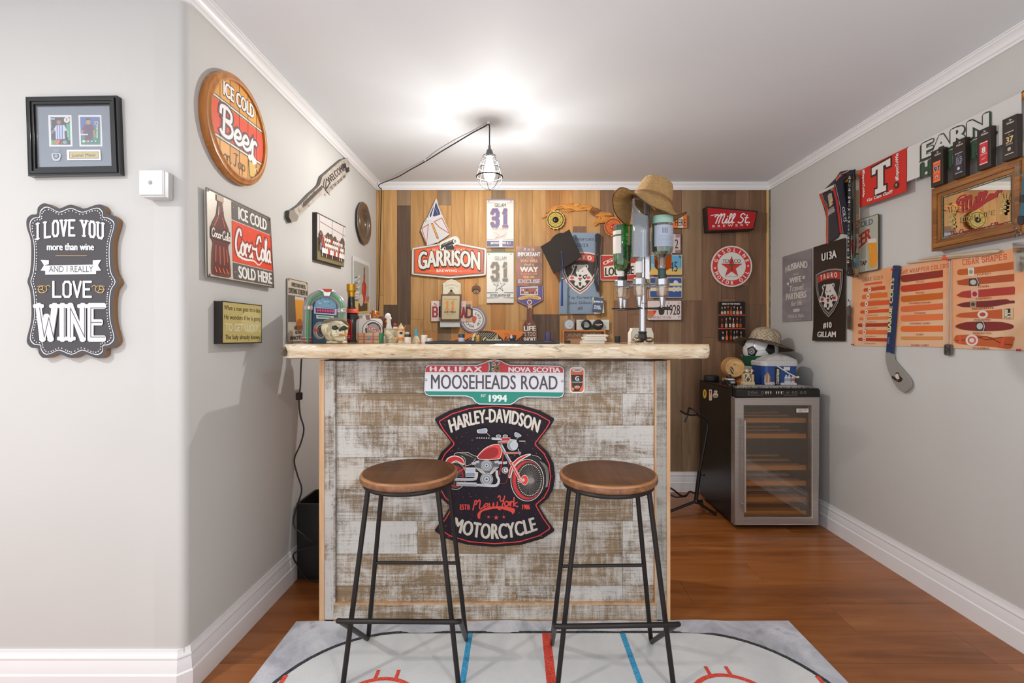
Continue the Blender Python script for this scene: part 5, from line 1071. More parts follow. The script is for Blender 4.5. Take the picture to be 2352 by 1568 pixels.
# mill sign (box), texaco disc, beers tin
ZM = (1560, 440, 3.336)
A, t = fr('brewery_light_sign', 'slanted red lightbox brewery sign with white script', 'sign', 1617, 473, 1741, 532, YB-.075, ZM)
A.panel('housing', t, A.pp((208, 115), (600, 150), (572, 288), (218, 302)), .073, mat('#241412', .4), .003); A.panel('face', t, A.pp((216, 124), (592, 157), (566, 281), (226, 294)), .002, mat('#b0121a', .25), d=.001); A.lift = .0016
qt(A, 'Mill St.', [(262, 172), (545, 168), (545, 238), (262, 244)], '#eee4e2', 'c', w=.12, slant=.2); ql(A, [(242, 184), (290, 176), (310, 186)], 1.5, '#eee4e2', smooth=3); qt(A, 'BREWERY', [(252, 256), (532, 246), (532, 262), (252, 274)], '#eee4e2', 'b', sp=.5); A.build('lettering', t)
cx_, cy_, rd = 1680.3, 611.5, 47.3
A, t = fr('round_petrol_sign', 'round white and red tin sign with a red star, below the red lightbox', 'sign', 1633, 564, 1728, 659, YW-.004, ZM)
A.panel('disc', t, circ(cx_, cy_, rd, 56), .006, mat('#ddd9d2', .3), .001); A.disc(cx_, cy_, 44, '#cf352f', 56); A.disc(cx_, cy_, 32.4, '#ddd9d2', 48)
ringtext(A, 'GASOLINE', cx_, cy_, 38, 180+21, 19.8, 8, '#e6e0da'); ringtext(A, 'MOTOR OIL', cx_, cy_, 38, 155, -16.6, 8, '#e6e0da', True)
for x in (-38, 38): A.disc(cx_+x, cy_+(4 if x < 0 else -1), 2, '#e6e0da', 12)
S = starp(cx_, cy_+2, 26, 10); A.poly(S, '#cc3430'); A.text('TEXACO', cx_-21, cy_-16, cx_+21, cy_-8, '#2c2624', 'b')
A.rect(cx_-7, cy_-5, cx_+7, cy_-2, '#5a4a30'); A.rect(cx_-2, cy_-5, cx_+2, cy_+11, '#5a4a30'); A.text('MADE IN USA', cx_-14, cy_+22, cx_+14, cy_+24, '#4a4442', 'r'); A.build('lettering', t)
A, t = fr('beers_of_the_world_sign', 'black tin sign with three shelves of printed beer bottles', 'sign', 1650, 692.5, 1711.5, 784, YW-.002, (1630, 680, 14.25))
A.panel('plate', t, rrect(1650, 692.5, 1711.5, 784, 2, 2), .002, mat('#17110f', .3), side='#8a5a48'); tx(A, 'BEERS OF THE WORLD', 412, 230, 998, 276, '#e0dcd6', 'h')
for y in (617, 1057, 1468): ql(A, [(288, y), (1155, y)], 2 if y < 1400 else .8, '#c94a2c')
for row, (yb, yt, xs) in enumerate(((592, 320, (405, 500, 598, 700, 797, 905, 1015)), (1030, 690, (400, 535, 660, 770, 890, 1000)), (1430, 1120, (428, 552, 688, 795, 880, 1015)))):
    for i, x in enumerate(xs):
        h = (yb-yt)*(.86+.14*((i*37) % 5)/4); c = ['#6a3424', '#2f4a2c', '#4a2c1c', '#8a5a34', '#2f2a2c', '#c9602c'][(i+row*2) % 6]; l_ = ['#d8c8a8', '#cf4a34', '#d8d4cc', '#c9b9a0', '#e08a3a'][(i*2+row) % 5]
        qp(A, cr([(x-14, yb-h), (x+14, yb-h), (x+14, yb-h*.62), (x+38, yb-h*.42), (x+38, yb), (x-38, yb), (x-38, yb-h*.42), (x-14, yb-h*.62)], 2, True), c); qp(A, [(x-34, yb-h*.38), (x+34, yb-h*.38), (x+34, yb-h*.06), (x-34, yb-h*.06)], l_); qp(A, [(x-14, yb-h), (x+14, yb-h), (x+14, yb-h*.78), (x-14, yb-h*.78)], l_); qc(A, x, yb-h*.2, 14, c, n=10)
A.build('bottle_print', t)
# drink-o-meter crate, pucks
t = thing('wooden_drink_crate', 'orange wooden wall box lettered DRINK-O behind the paper stack', 'box', tuple(Pt(1341, 800, YB-.04)))
X_ = lambda px, Y=YB-.08: (px-CX)*Y/F; Z_ = lambda py, Y=YB-.08: CH-(py-CY)*Y/F; OWD = wood('orange_pine', '#b5652c', '#cf8040', '#dd9a58', 'x', 1, .5, False)
b = MB(); b.box((X_(1292), YB-.08, Z_(761)), (X_(1391), YB-.001, Z_(757.5)), OWD); b.box((X_(1292), YB-.08, 1.05), (X_(1296), YB-.001, Z_(761)), OWD); b.box((X_(1387), YB-.08, 1.05), (X_(1391), YB-.001, Z_(761)), OWD); b.box((X_(1296), YB-.08, 1.04), (X_(1387), YB-.001, 1.05), OWD); b.build('carcase', t, flat=True)
b = MB(); b.box((X_(1296), YB-.02, 1.05), (X_(1387), YB-.002, Z_(761)), '#b98c60'); b.build('back_board', t, flat=True)
A = Art(('Y', YB-.0205), [(1296, 761), (1387, 761), (1387, 785), (1296, 785)], (1296, 761, 1387, 785)); A.text('DRINK-O-METER', 1298, 764, 1392, 773, '#ddd0bc', 'b'); A.build('lettering', t)
def puck(lbl, px, mark):
    t = thing('hockey_puck', lbl, 'puck', tuple(Pt(px, 757, YB-.06)), 'pucks on the wooden drink box')
    z = Z_(757.5)+.039; x = X_(px, YB-.06); b = MB(); b.lathe([(.036, -.012), (.0375, -.011), (.0375, .011), (.036, .012)], (x, YB-.06, z), mat('#1c1b1c', .55), 32, M=Matrix.Rotation(pi/2, 3, 'X')); b.build('disc', t)
    A = Art(None, [(x-.038, YB-.0722, z+.038), (x+.038, YB-.0722, z+.038), (x+.038, YB-.0722, z-.038), (x-.038, YB-.0722, z-.038)], (-50, -50, 50, 50)); mark(A); A.build('puck_print', t)
puck('black hockey puck with a grey and green crest, left of two', 1346.5, lambda A: (A.text('OLD', -18, -24, 12, -12, '#c9cfca', 'h'), A.poly([(-26, -8), (24, -12), (30, 14), (0, 30), (-20, 16)], '#8fa095'), A.line([(-22, -2), (22, 8)], 3, '#4a5a50'), A.text('MOOSE', -22, 16, 20, 26, '#c9cfca', 'h')))
puck('black hockey puck with a small orange winged emblem, right of two', 1374, lambda A: (A.poly([(-34, -2), (34, -6), (30, 2), (-30, 4)], '#c9c0bc'), A.poly([(-10, 8), (4, -14), (14, 4)], '#d8643a'), A.text('HAWKS', -14, 8, 14, 14, '#c9c0bc', 'h')))
t = thing('boxed_medallion', 'silver medallion in a clear square case on the wooden drink box', 'medallion', tuple(Pt(1307, 757, YB-.06)))
x, z = X_(1307, YB-.05), Z_(757.5); b = MB(); b.box((x-.04, YB-.06, z+.0005), (x+.04, YB-.03, z+.08), mat('#8f8580', .3)); b.build('case', t, bevel=.002)
b = MB(); b.lathe([(.001, .0), (.033, .0), (.033, .005), (.001, .005)], (x, YB-.0655, z+.04), mat('#c9c7c4', .3, .6), 32, M=Matrix.Rotation(-pi/2, 3, 'X')); b.build('medal', t)
A = Art(None, [(x-.035, YB-.066, z+.075), (x+.035, YB-.066, z+.075), (x+.035, YB-.066, z+.005), (x-.035, YB-.066, z+.005)]); A.ring(50, 50, 40, 2, '#8a8a88', 32); A.line([(30, 60), (35, 40), (55, 30), (70, 50), (60, 70), (45, 66), (50, 50)], 5, '#8f9490', smooth=3); A.build('crest_print', t)
t = thing('white_plaque', 'cream card plaque standing behind the two hockey pucks', 'plaque', tuple(Pt(1360, 757, YB-.02)))
b = MB(); b.box((X_(1324, YB-.03), YB-.032, z+.0005), (X_(1399, YB-.03), YB-.024, Z_(734, YB-.03)), '#dcd8c8'); b.build('card', t, bevel=.001)
A = Art(('Y', YB-.0325), [(1324, 734), (1399, 734), (1399, 757), (1324, 757)], (0, 0, 75, 23)); A.poly([(28, 22), (36, 10), (44, 22)], '#5a8a50'); A.text('ANNO', 6, 3, 14, 6, '#8a8478', 'r'); A.rect(64, 5, 71, 18, '#c9d0d0'); A.build('card_print', t)
# orange surf board sign
A, t = fr('orange_board_sign', 'orange boat shaped board sign with a striped sail, low on the plank wall', 'sign', 1018, 756, 1206, 790, YB-.05, (980, 640, 9.8))
A.panel('board', t, A.pp(*([(380, 1440), (420, 1410), (700, 1310), (1000, 1230), (1300, 1180), (1500, 1150), (1750, 1148), (2000, 1165), (2200, 1195), (2120, 1300), (2010, 1380), (1950, 1440)])), .012, mat('#df7f2c', .35), .001, side='#e6c888')
stp = [(870, 1430), (1060, 1280), (1240, 1180), (1500, 1195), (1640, 1290), (1680, 1430)]; qp(A, cr(stp, 4, True), '#2c2824'); A.k += 1
for i in range(16):
    x = 960+i*48; ql(A, [(x-60, 1430), (min(x+150, 1600), 1215+max(0, (i-8))*14)], .9, '#d8cfae')
qp(A, [(1010, 1430), (1040, 1260), (1070, 1225), (1105, 1235), (1095, 1290), (1065, 1310), (1060, 1430)], '#e8dca8'); tx(A, 'Cowichan', 1270, 1320, 1690, 1450, '#e8dca8', 'h', ol='#2c2824'); tx(A, 'sunshine', 640, 1350, 1000, 1390, '#a02c1c', 'b', slant=.2); tx(A, '64', 1745, 1295, 1920, 1400, '#4a1f18', 'b'); tx(A, 'vessel', 1735, 1215, 1860, 1235, '#a85a24', 'r'); tx(A, 'range', 1750, 1250, 1870, 1270, '#a85a24', 'r'); A.build('lettering', t)
# =================================================================== bar front signs
c8 = (960, 820, 3.484)
A, t = fr('motorcycle_tin_sign', 'large waisted black tin sign with a red chopper motorcycle on the bar front', 'sign', 999, 924, 1276, 1256, 1.962, c8)
half = [(612, 365), (830, 385), (980, 430), (1085, 488), (1090, 500), (1055, 562), (965, 672), (965, 690), (1040, 762), (1085, 850), (1098, 960), (1080, 1060), (1040, 1130), (972, 1188), (972, 1200), (1030, 1300), (1090, 1380), (1086, 1395), (1000, 1450), (830, 1500), (613, 1517)]
ol = half+[(1226-x, y) for x, y in half[::-1][1:-1]]
DK = NT('enamel_black'); DK.col(DK.mix(DK.ramp(DK.noise((70, 70, 70), 1, 4), [(.66, 0.0), (.72, .8)]), '#1e1420', '#8a4a2c')); DK.rough(.5); DK.b.inputs['Specular IOR Level'].default_value = .25; DK = DK.m
A.panel('plate', t, A.pp(*ol), .006, DK, .0015)
inn = [(613+(x-613)*.925, 942+(y-942)*.955) for x, y in ol]; A.line(A.pp(*inn), 2.2, '#dd3f35', closed=True)
def arcwarp(A, x0, x1, f0, f1): g = lambda u, v: A.px(x0+(x1-x0)*u, f0(u)*(1-v)+f1(u)*v); g.h = 30; return g
A.text('HARLEY-DAVIDSON', 0, 0, 1, 1, '#d8d0c2', 'h', warp=lambda u, v: A.px(612+(u-.5)*(700+52*v), 605-85*(1-(2*u-1)**2)+(-98-6*(1-(2*u-1)**2))*v))
A.text('MOTORCYCLE', 0, 0, 1, 1, '#c9c2b4', 'h', warp=lambda u, v: A.px(612+(u-.5)*(630+60*(1-v)), 1380+72*(1-(2*u-1)**2)+(-100-18*(1-(2*u-1)**2))*v))
for x, y, r_ in ((565, 1278, 15), (626, 1282, 22), (687, 1278, 15)): qp(A, starp(x, y, r_), '#dd4238')
tx(A, 'ESTB', 334, 1178, 415, 1218, '#dd4238', 'h'); tx(A, '1986', 828, 1178, 896, 1216, '#dd4238', 'h')
qt(A, 'New', [(440, 1145), (640, 1120), (640, 1195), (440, 1222)], '#dd4238', 'c', w=.12); qt(A, 'York', [(640, 1105), (805, 1120), (800, 1195), (635, 1185)], '#dd4238', 'c', w=.12)
qp(A, cr([(480, 1285), (478, 1250), (520, 1215), (640, 1190), (760, 1205), (775, 1235), (755, 1255), (740, 1235), (640, 1210), (540, 1225), (505, 1245), (495, 1290)], 4, True), '#dd4238')
A.crop = (1000, 960, 7.466); O_ = '#e2dbcd'; RDc, RDd = '#c8282c', '#9c1518'; CH_, CHd = '#a9aeb8', '#55585f'
def both(pts, w, c, ow=1.0, smooth=0): ql(A, pts, w+ow, O_, smooth=smooth); ql(A, pts, w, c, smooth=smooth)
# rear wheel + fender
qc(A, 345, 990, 185, '#1c1518', 235, 40); ql(A, circ(345, 990, 180, 40, 232)+[(525, 990)], .9, O_); qc(A, 345, 1000, 140, RDd, 190, 36); qc(A, 345, 1000, 110, '#1c1518', 150, 30)
for k in range(14): a = 2*pi*k/14; ql(A, [(345, 1000), (345+110*cos(a), 1000+150*sin(a))], .35, '#b9b4ac')
qp(A, cr([(160, 800), (200, 690), (300, 640), (400, 650), (480, 700), (500, 800), (440, 780), (350, 740), (240, 800)], 3, True), O_); qp(A, cr([(175, 795), (212, 705), (305, 655), (395, 664), (468, 710), (490, 780), (430, 755), (350, 722), (245, 780)], 3, True), RDc)
# seat
qp(A, cr([(325, 625), (360, 590), (550, 585), (620, 620), (715, 650), (660, 760), (560, 812), (510, 800), (500, 700), (430, 650)], 3, True), '#1a1214'); ql(A, [(325, 635), (350, 595), (550, 585), (620, 620), (715, 655)], .9, O_, smooth=3); ql(A, [(690, 690), (620, 780), (540, 812), (512, 795), (508, 690), (440, 640)], .9, O_, smooth=3)
for i in range(5): ql(A, [(420+i*45, 600+i*12), (540+i*30, 605+i*18)], .5, '#b9b4ac')
# tank
qp(A, cr([(720, 680), (740, 620), (850, 510), (980, 450), (1080, 440), (1120, 480), (1150, 560), (1130, 640), (1080, 700), (800, 710)], 4, True), O_); qp(A, cr([(730, 676), (752, 622), (858, 520), (982, 462), (1074, 452), (1110, 488), (1138, 562), (1118, 636), (1074, 690), (800, 698)], 4, True), '#dc3f3a'); qp(A, cr([(735, 680), (800, 590), (900, 520), (1000, 495), (1070, 520), (1080, 600), (1040, 650), (940, 690)], 4, True), RDd)
# frame tubes, engine
ql(A, [(1180, 520), (1140, 780), (1095, 960)], 3, RDd); ql(A, [(1300, 650), (1240, 860), (1220, 1090), (1100, 1110)], 1.2, '#8c1f20', smooth=3); ql(A, [(500, 850), (380, 940)], 3.2, RDc); qc(A, 508, 848, 22, O_); qc(A, 508, 848, 15, RDc)
qp(A, [(650, 790), (750, 720), (1130, 730), (1110, 790), (1060, 860), (960, 960), (800, 960), (700, 860)], CHd)
for i in range(6): ql(A, [(680+i*20, 840+i*4), (800+i*12, 940)], .9, '#c9c6c0'); ql(A, [(1090-i*16, 830), (970-i*8, 950)], .9, '#c9c6c0')
for cx2, cy2, r_ in ((880, 805, 95), (880, 1040, 108)):
    qc(A, cx2, cy2, r_, O_); qc(A, cx2, cy2, r_*.93, CHd); qc(A, cx2, cy2, r_*.82, CH_); qc(A, cx2, cy2, r_*.55, '#6a6d75'); qc(A, cx2, cy2, r_*.4, '#c2c5cc'); qc(A, cx2, cy2, r_*.18, '#4a4c52')
for x, y in ((660, 770), (720, 745), (1050, 745), (1110, 760), (1195, 760)): qp(A, [(x-35, y-20), (x+35, y-28), (x+38, y+16), (x-32, y+24)], '#b5b5b8')
A.poly(A.pp(*rrect(522, 840, 690, 1000, 26, 4)), O_); A.poly(A.pp(*rrect(530, 848, 682, 915, 20, 4)), '#b4bccb'); A.poly(A.pp(*rrect(530, 925, 682, 992, 20, 4)), '#8a93a6')
qc(A, 1195, 885, 56, O_); qc(A, 1195, 885, 48, '#5c5f66'); qc(A, 1205, 885, 34, '#cfd0d4'); qc(A, 1208, 885, 14, '#33343a')
# exhausts
for pts, w_ in (([(350, 1040), (640, 1042), (700, 1010), (712, 930)], 4.6), ([(380, 1130), (700, 1135), (1000, 1150), (1070, 1120), (1090, 1050), (1060, 980), (1055, 900)], 4.2)): both(pts, w_, CH_, 1.6, 3); ql(A, [(x, y-6) for x, y in pts], .9, '#e0e4ea', smooth=3)
both([(385, 1118), (690, 1128)], 7.5, '#9aa0ad', 1.4); ql(A, [(390, 1105), (690, 1112)], 1.4, '#e0e4ea')
# front wheel
WC = (1575, 1055)
qc(A, WC[0]+45, WC[1]-60, 320, '#100c0e', 365, 44); qc(A, WC[0], WC[1], 285, O_, 360, 48); qc(A, WC[0], WC[1], 275, '#241a1c', 350, 48); qc(A, WC[0]+5, WC[1], 258, '#c4262a', 330, 44); qc(A, WC[0]+35, WC[1]-5, 228, '#191214', 300, 40)
for k in range(44): a = 2*pi*k/44; ql(A, [(WC[0]+40+30*cos(a+.5), WC[1]-5+40*sin(a+.5)), (WC[0]+40+205*cos(a), WC[1]-5+270*sin(a))], .35, '#a39c90'); A.k -= .93
A.k += 2
for k in range(44): a = 2*pi*k/44+.05; qc(A, WC[0]+40+200*cos(a), WC[1]-5+268*sin(a), 9, '#d9d0be', n=8); A.k -= .93
A.k += 2
for i in range(4): ql(A, [(1790+i*22, 730+i*10), (1880+i*16, 860), (1905+i*10, 1040), (1890+i*8, 1170)], .45, '#cfc9be', smooth=3)
ql(A, [(1660, 625), (1760, 650), (1815, 700)], .8, O_, smooth=3); qc(A, 1640, 1060, 60, '#8a8580', 50); qc(A, 1530, 1050, 62, O_, 88); qc(A, 1530, 1050, 55, '#dc3a38', 80); qc(A, 1510, 1050, 22, '#c9c5be', 26)
# front fender
qp(A, cr([(1255, 1000), (1275, 860), (1340, 740), (1450, 650), (1600, 600), (1640, 620), (1560, 660), (1430, 740), (1330, 850), (1290, 1000)], 4, True), O_); qp(A, cr([(1264, 985), (1285, 862), (1350, 748), (1455, 662), (1598, 611), (1550, 648), (1420, 730), (1322, 845), (1282, 985)], 4, True), RDc)
# forks
both([(1125, 450), (1300, 770)], 5, '#6a6d75', 1.2); ql(A, [(1135, 450), (1310, 768)], 1.3, '#dfe2e6'); both([(1295, 750), (1465, 1060)], 5.4, '#cf2f30', 1.6); ql(A, [(1312, 765), (1470, 1050)], .9, '#f0e6da'); qc(A, 1455, 1060, 34, O_); qc(A, 1455, 1060, 26, '#d03030'); qc(A, 1455, 1060, 12, '#e8d8cc')
both([(1190, 590), (1460, 585)], 3, '#b84038', 1.4); both([(1085, 405), (1260, 400)], 3.2, '#b84038', 1.4); ql(A, [(1420, 520), (1450, 620)], 2.5, '#8c9098')
qc(A, 1325, 455, 92, O_); qc(A, 1325, 455, 84, '#8c919b'); qc(A, 1345, 455, 62, '#c9ccd2', 74)
for i in range(6): ql(A, [(1300+i*17, 400), (1300+i*17, 510)], .35, '#7a7f88')
both([(980, 340), (1150, 352)], 4, '#b9bdc6', 1); ql(A, [(700, 330), (960, 340)], 3.4, '#3a3236'); 
for i in range(6): qc(A, 720+i*40, 330, 10, '#c9c5be', n=8)
both([(1155, 350), (1270, 352)], 6.5, '#b8222a', 1.2); both([(1280, 360), (1390, 370)], 2, '#b9bdc6', .8); ql(A, [(1440, 382), (1540, 384)], 1.6, '#d0ccc4')
for x in (1085, 1200): qc(A, x, 300, 42, O_, 30); qc(A, x, 302, 34, '#7c828c', 24)
for P in ([(725, 190), (860, 165), (895, 185), (890, 230), (860, 250), (740, 248), (725, 225)], [(1360, 240), (1400, 235), (1470, 280), (1465, 305), (1390, 318), (1360, 290)]): qp(A, cr(P, 3, True), O_); qp(A, cr(sc_(P, sum(p[0] for p in P)/len(P), sum(p[1] for p in P)/len(P), .84), 3, True), '#99a2b2')
ql(A, [(860, 215), (940, 300)], .9, '#c9c5be'); ql(A, [(1440, 305), (1395, 345)], .9, '#c9c5be')
for i in range(120):
    sgn = rb.choice([0, 1, 2]); x, y = (rb.uniform(1550, 1950), rb.uniform(60, 620)) if sgn == 0 else (rb.uniform(120, 560), rb.uniform(60, 640)) if sgn == 1 else (rb.uniform(150, 2000), rb.uniform(1250, 1700)); qc(A, x, y, rb.uniform(2, 7), rb.choice(['#c0602c', '#d88a4a', '#a8452c']), n=5); A.k -= .93
A.k += 1; A.build('sign_print', t)
A, t = fr('street_name_sign', 'white red and green MOOSEHEADS ROAD street sign on the bar front', 'sign', 973, 825, 1297, 930, 1.952, c8)
ol = [(55, 100), (65, 70), (90, 58), (470, 62), (520, 45), (570, 22), (615, 16), (660, 24), (705, 48), (740, 60), (1140, 68), (1165, 85), (1172, 110), (1168, 295), (1160, 315), (1130, 326), (860, 322), (810, 335), (770, 370), (740, 384), (490, 380), (460, 365), (430, 330), (380, 314), (90, 312), (60, 300), (48, 275)]
A.panel('plate', t, A.pp(*ol), .003, mat('#dcdde2', .25), .0005, side='#3a3a3e'); A.line(A.pp(*ol), 1.4, '#3a3a40', closed=True); A.line(A.pp(*sc_(ol, 612, 200, .993, .975)), 1.0, '#e6e6ea', closed=True)
qp(A, [(58, 118), (66, 85), (92, 66), (472, 70), (525, 52), (575, 30), (615, 25), (658, 32), (702, 56), (738, 68), (1136, 76), (1158, 90), (1162, 124)], '#c2343c')
qp(A, [(56, 272), (1162, 282), (1160, 292), (1150, 308), (1130, 316), (860, 312), (806, 325), (766, 360), (738, 374), (492, 370), (466, 356), (438, 322), (384, 305), (92, 303), (66, 293)], '#1b8a76')
qt(A, 'HALIFAX', [(92, 74), (510, 76), (510, 116), (92, 112)], '#ebe6e8', 'h', sp=.18); qt(A, 'NOVA SCOTIA', [(722, 80), (1136, 84), (1136, 120), (722, 117)], '#ebe6e8', 'h'); qt(A, 'MOOSEHEADS ROAD', [(98, 140), (1120, 150), (1120, 258), (98, 252)], '#4a4349', 'b'); tx(A, '1994', 555, 302, 712, 356, '#e8ecea', 'h'); tx(A, 'EST', 503, 298, 543, 318, '#e8ecea', 'b')
tx(A, 'H', 582, 45, 640, 112, '#2c5a58', 'k', w=.26, serif=True, ol='#d8cfb4'); qp(A, cr([(615, 70), (640, 60), (662, 85), (660, 105), (630, 115), (608, 98)], 3, True), '#8a6238'); qc(A, 636, 90, 10, '#4a3420')
A.build('lettering', t)
for x, y in ((64, 180), (1154, 190)):
    b = MB(); p = A.T(*A.px(x, y), .002); b.ball(p, .005, mat('#b5b7bb', .3, .8), 10, (1, .5, 1)); b.build('screw', t)
A, t = fr('beer_can_sticker', 'small black and orange beer can sticker right of the street sign', 'sticker', 1308, 841, 1343, 904, 1.967, (1150, 760, 3.92))
ol = rrect(620, 325, 756, 560, 34, 5); A.panel('backing', t, A.pp(*ol), .0006, '#e6e4de'); A.lift = .0003; qp(A, rrect(630, 335, 746, 548, 28, 5), '#d8653a'); qp(A, [(634, 395), (742, 395), (730, 540), (648, 545)], '#2b2827'); qp(A, [(706, 535), (746, 470), (746, 520), (735, 542)], '#d8653a'); qc(A, 690, 352, 46, '#d2cfcc', 16); qc(A, 690, 352, 30, '#8a8886', 8)
tx(A, 'G', 670, 408, 706, 446, '#e6e2dc', 'h'); tx(A, 'COLDSTREAM', 640, 454, 740, 466, '#d8d2ca', 'b'); qc(A, 688, 505, 24, '#c2542c', 18); tx(A, 'HARD TEA', 664, 496, 712, 510, '#e6e2dc', 'b'); qc(A, 648, 522, 14, '#e0903c'); A.build('sticker_print', t)
# =================================================================== things on the bar
ZC = ZT+.0006
# jukebox
JY = 2.13
J = lambda x, y, d=0: Pt(690+x/9.8, 640+y/9.8, JY-d)
t = thing('toy_jukebox', 'small arched toy jukebox with silver and green tubes, at the left end of the bar', 'jukebox', tuple(J(550, 1440)))
zb = lambda p: Vector((p.x, p.y, max(p.z, ZC)))
arcp = lambda cx, cy, rx, ry, x0=None: [(cx+rx*cos(radians(a)), cy-ry*sin(radians(a))) for a in range(180, -1, -10)]
b = MB(); b.prism([(75, 1450)]+arcp(550, 660, 470, 430)+[(1025, 1450)], lambda x, y, d: zb(J(x, y, d)), -.1, 0, mat('#35393f', .35)); b.build('casing', t, bevel=.003)
b = MB(); b.prism([(270, 1450)]+arcp(560, 660, 290, 280)+[(850, 1450)], lambda x, y, d: zb(J(x, y, d)), .0003, .008, mat('#24465e', .3)); b.build('front_panel', t)
for r_, d, m, o in ((.0195, .012, mat('#a3a3a8', .25, .2, 0, .6), 0), (.0065, .0285, mat('#4f9a58', .3, 0, 0, .5), 10)):
    pts = [J(150+o, 1440, d)]+[J(x, y, d) for x, y in arcp(550+o/2, 665, 390-o, 335)]+[J(945-o, 1440, d)]; b = MB(); b.tube([zb(p)+Vector((0, 0, 0 if 0 < i < len(pts)-1 else .001)) for i, p in enumerate(pts)], r_, m, 14); b.build('tube' if o == 0 else 'green_tube', t)
CHR = mat('#d9d4d6', .15, .7)
for x, y in ((180, 650), (935, 715)):
    b = MB()
    for k in range(3): b.tube([J(x-95, y-30+k*30, .034), J(x+95, y-30+k*30, .034)], .0042, CHR, 8)
    b.ball(J(x, y, .034), .009, CHR, 12, (1, .7, 1.2)); b.build('clamp', t)
b = MB()
for k in range(4): p = J(145, 1330+k*32, .012); b.tube([(p.x+.0225*cos(a), p.y+.0225*sin(a), max(p.z, ZC+.003)) for a in [2*pi*i/24 for i in range(24)]], .0028, CHR if k % 2 == 0 else mat('#b5564a', .3), 6, True)
b.build('foot_rings', t)
b = MB(); b.prism([(510, 230), (700, 235), (680, 285), (600, 300), (530, 280)], J, .03, .042, '#cf4a2c'); b.build('badge', t, bevel=.001)
b = MB(); b.prism([(380, 240), (430, 225), (520, 245), (560, 290), (640, 290), (700, 250), (760, 250), (800, 290), (740, 285), (690, 300), (650, 380), (540, 378), (510, 300), (450, 260)], J, .03, .039, CHR); b.build('badge_wings', t, bevel=.001)
A = Art(('Y', JY-.0085), [(690, 640), (790, 640), (790, 790), (690, 790)], (690, 640, 790, 790), (690, 640, 9.8)); A.lift = .0003
qp(A, [(300, 645)]+arcp(560, 650, 255, 235)+[(815, 660)], '#7fa9c4'); rj = random.Random(2)
for i in range(26): qc(A, 560+rj.uniform(-200, 200), 560+rj.uniform(-100, 80), rj.uniform(12, 40), rj.choice(['#a9cbe0', '#5f8fb0', '#8f9fc8', '#6fb0b8']), rj.uniform(8, 20), 10); A.k -= .93
A.k += 1
qp(A, [(305, 640), (820, 680), (815, 820), (310, 780)], '#cfd2e0'); qp(A, [(345, 655), (775, 690), (770, 790), (345, 765)], '#3a3050')
for i in range(7): qp(A, [(360+i*58, 700+i*4), (390+i*58, 665+i*4), (420+i*58, 705+i*4), (390+i*58, 755+i*4)], '#e0467a')
qp(A, [(360, 815), (760, 845), (755, 905), (365, 895)], '#d4d8de'); qp(A, [(390, 835), (700, 858), (700, 880), (390, 868)], '#5a9a62')
qc(A, 440, 1165, 150, '#8f8a86', 200); qc(A, 460, 1175, 105, '#c9c2b8', 150); qc(A, 465, 1175, 92, '#2b2a2c', 135)
for i in range(14): a = 2*pi*i/14; qc(A, 465+60*cos(a), 1175+95*sin(a), 12, '#8f8a86', n=8)
qp(A, [(305, 1110), (410, 1140), (410, 1185), (305, 1190)], '#c9402c'); A.build('face_print', t)
# skull
SY = 1.98; S_ = lambda x, y, d=0: Pt(690+x/9.8, 640+y/9.8, SY-d); k_ = SY/F/9.8
BONE = NT('old_bone'); BONE.col(BONE.ramp(BONE.noise((40, 40, 40), 1, 4, 1), [(.3, '#8f8468'), (.5, '#c6bb9c'), (.7, '#ddd4bb')])); BONE.rough(.5); BONE.bump(BONE.noise((90, 90, 90), 1, 3), .4, .004); BONE = BONE.m
t = thing('skull_ornament', 'cream skull ornament with a headband and cigar in its teeth, in front of the jukebox', 'ornament', tuple(S_(780, 1430)))
b = MB(); b.ball(S_(760, 1120, -.01), 1, BONE, 24, (k_*275, .052, k_*250)); b.ball(S_(860, 1200, .01), 1, BONE, 20, (k_*200, .038, k_*170)); b.ball(S_(740, 1310, -.005), 1, BONE, 18, (k_*170, .035, k_*118)); b.box(tuple(S_(570, 1400, .02)), (S_(1010, 1400).x, SY+.03, ZC), BONE); b.build('cranium', t, bevel=.004)
b = MB(); b.ball(S_(890, 1350, .028), 1, BONE, 16, (k_*130, .016, k_*60)); b.build('jaw', t)
b = MB()
for x in (785, 985): b.ball(S_(x, 1105, .04), 1, mat('#2c2925', .6), 18, (k_*72, .012, k_*58))
b.ball(S_(890, 1150, .046), 1, mat('#2c2925', .6), 10, (k_*25, .006, k_*32)); b.build('eye_sockets', t)
b = MB()
for q in ([(700, 1060), (800, 1035), (870, 1085)], [(920, 1080), (990, 1040), (1070, 1085)]): b.tube([S_(x, y, .047) for x, y in cr(q, 4)], .003, BONE, 8)
b.tube([S_(x, y, .046) for x, y in cr([(700, 1190), (640, 1260), (700, 1330)], 4)], .003, BONE, 8); b.build('brow', t)
for i in range(7):
    for y in (1235, 1275):
        b = MB(); p = S_(790+i*30, y-i*7, .046+.002*(y < 1250)); b.box((p.x-.0024, p.y-.002, p.z-.003), (p.x+.0024, p.y+.003, p.z+.003), '#ddd6c4'); b.build('tooth', t, bevel=.001)
b = MB(); b.tube([S_(x, y, d) for x, y, d in ((500, 1050, .0), (560, 960, .03), (680, 920, .045), (800, 905, .05), (920, 920, .045), (1000, 965, .03), (1040, 1010, .01))], .0065, mat('#6f6756', .6), 10); b.build('headband', t)
b = MB(); b.cyl(S_(880, 1262, .05), S_(1010, 1270, .056), .0035, '#b5662c', 10); b.cyl(S_(1010, 1270, .056), S_(1040, 1260, .057), .0036, '#d88a34', 10); b.build('cigar', t)
